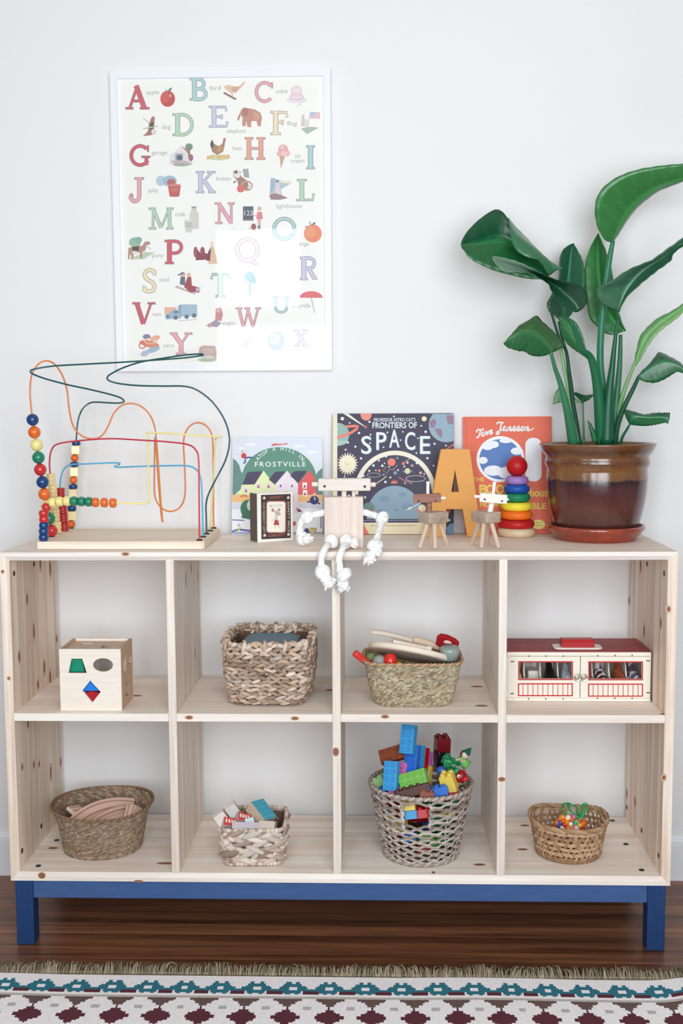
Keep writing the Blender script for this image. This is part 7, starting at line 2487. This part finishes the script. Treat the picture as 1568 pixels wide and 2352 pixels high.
rn = random.Random(17)
pos = lambda a, t, dr_=0.0: cC + Vector(((cr2(t) + dr_) * math.cos(a), (cr2(t) + dr_) * math.sin(a), ZL + .004 + (crim(a) - ZL - .004) * t))
NB = 20
for r in range(6):
    t = (r + .5) / 6.2
    c = rn.choice(CANE)
    pts = []
    for i in range(160):
        a = 2 * PI * i / 160
        w = math.sin(NB * a + (PI if r % 2 else 0))
        pts.append((pos(a, t + .012 * math.sin(NB / 2 * a + r), .0016 * w), (0, 0, 1)))
    ribbon(m, pts, .0090 if r not in (2, 4) else .0076, .0009, c, True)
for i in range(NB * 2):
    for s in (1, -1):
        if s < 0 and i % 4:
            continue
        a0 = 2 * PI * i / (NB * 2) + .02
        c = rn.choice(CANE)
        pts = []
        for k in range(25):
            t = k / 24
            a = a0 + s * .42 * t
            w = math.sin(6.2 * PI * t + (PI if i % 2 else 0))
            p = pos(a, t, .0014 * w)
            tang = pos(a + .01 * s, min(1, t + .024)) - pos(a - .01 * s, max(0, t - .024))
            o_ = Vector((math.cos(a), math.sin(a), 0))
            pts.append((p, tang.cross(o_)))
        ribbon(m, pts, .0060, .0008, c)
m.lathe([(0, ZL + .001), (c0, ZL + .001), (c0 + .001, ZL + .007), (c0 - .002, ZL + .007), (0, ZL + .003)], 40, M=Matrix.Translation(cC), col=(150, 116, 86))
ob('woven_wall', m, M_straw, bas)
m = MB()
for k in range(3):
    m.tube([pos(2 * PI * i / 90, 1.0, .0022 * math.sin(k * 2.1 + 11 * 2 * PI * i / 90)) + Vector((0, 0, .0030 * math.cos(k * 2.1 + 11 * 2 * PI * i / 90))) for i in range(90)], .0036, 7, closed=True, col=CANE[k])
ob('rim', m, M_straw, bas)
bc = Zc(815, 480, .135)
bag = thing('bead_bag', 'clear bag of bright coloured beads tied with green cord in the cane basket', 'bag', bc)
g2, nt, b, N, L = _nodes('clear_bag')
b.inputs['Base Color'].default_value = lin((246, 236, 226))
b.inputs['Roughness'].default_value = .12
b.inputs['Alpha'].default_value = .22
m = MB()
hN = 14
prof = [(0, -.040), (.026, -.037), (.038, -.024), (.040, -.008), (.034, .006), (.022, .018), (.010, .026), (.007, .032), (.014, .042), (.017, .046)]
m.lathe(prof, 40, M=Matrix.Translation(bc), col=None)
m.v = [tuple(Vector(v) + Vector((noise.noise(Vector(v) * 60), noise.noise(Vector(v) * 60 + Vector((9, 0, 0))), noise.noise(Vector(v) * 60 + Vector((0, 9, 0))))) * .006) for v in m.v]
ob('clear_film', m, g2, bag)
pal = [(232, 120, 30), (226, 96, 24), (240, 160, 60), (30, 86, 180), (190, 30, 40), (236, 226, 214), (28, 140, 96), (226, 120, 170), (244, 190, 70), (120, 178, 120)]
spots = [(640, 520, 3), (610, 560, 6), (690, 560, 5), (745, 585, 6), (650, 470, 3), (630, 590, 3), (700, 605, 7), (820, 490, 5), (780, 560, 0), (860, 545, 1), (905, 555, 5), (950, 575, 4), (1010, 560, 4), (1000, 510, 0), (960, 505, 2), (650, 420, 0), (700, 450, 1), (610, 470, 0), (600, 520, 1), (720, 510, 4), (760, 470, 0), (740, 420, 2), (860, 450, 6), (900, 470, 9), (870, 390, 7), (1030, 590, 4), (780, 400, 5), (920, 610, 1), (850, 600, 0), (800, 620, 5), (960, 440, 1), (690, 385, 2), (1020, 480, 1), (760, 610, 2), (570, 560, 0), (830, 430, 1)]
for i, (x, y, c) in enumerate(spots):
    d = ((x - 815) / 270) ** 2 + ((y - 500) / 190) ** 2
    p = Zc(x, y, .135 - .032 * max(0, 1 - d) ** .5)
    R = .0052 + .0012 * ((i * 7) % 3)
    mb_ = MB().lathe([(.0016, -R * .8), (R * .8, -R * .75), (R, -R * .2), (R, R * .2), (R * .8, R * .75), (.0016, R * .8)], 16, M=Matrix.Translation(p) @ Euler((i * 1.3, i * .7, 0)).to_matrix().to_4x4(), col=pal[c])
    ob('bead', mb_, M_gloss, bag)
fill = MB().sphere(bc + Vector((0, .004, -.006)), (.032, .030, .028), 20, 12, col=(206, 104, 36))
ob('foil_filling', fill, mat('copper_foil', (206, 100, 36), .25, metal=.5, bump=(120, 1, .006)), bag)
GC = [(34, 164, 92), (60, 190, 110), (120, 190, 100)]
m = MB()
for pts, k in (([(760, 400), (715, 290), (700, 200), (740, 170), (810, 180), (800, 240), (830, 310), (900, 330), (930, 280), (900, 215), (840, 200)], 0), ([(930, 420), (985, 320), (1000, 210), (1045, 165), (1085, 215), (1050, 310), (980, 400), (940, 430)], 1), ([(870, 440), (905, 380), (960, 330), (1010, 290), (1030, 190)], 0), ([(770, 400), (740, 330), (705, 250)], 2), ([(840, 440), (900, 450), (960, 430), (930, 470), (870, 470)], 0), ([(800, 170), (770, 210), (800, 280)], 0), ([(900, 400), (930, 360), (985, 380), (1000, 340)], 1)):
    q2 = [Zc(x, y, .118 + .012 * math.sin(i * 1.7)) for i, (x, y) in enumerate(pts)]
    m.tube(smooth_path(q2, 6), .0019, 7, col=GC[k])
ob('drawstring', m, M_matte, bag)
own('loose_cap', MB().box(Zc(1430, 438, .15) - Vector((.001, .002, .0018)), Zc(1510, 442, .15) + Vector((0, .002, .0018)), .0012, col=(24, 40, 44)), M_plastic, 'tiny dark cord end poking out over the right rim of the cane basket', 'cord end', Zc(1470, 440, .15))
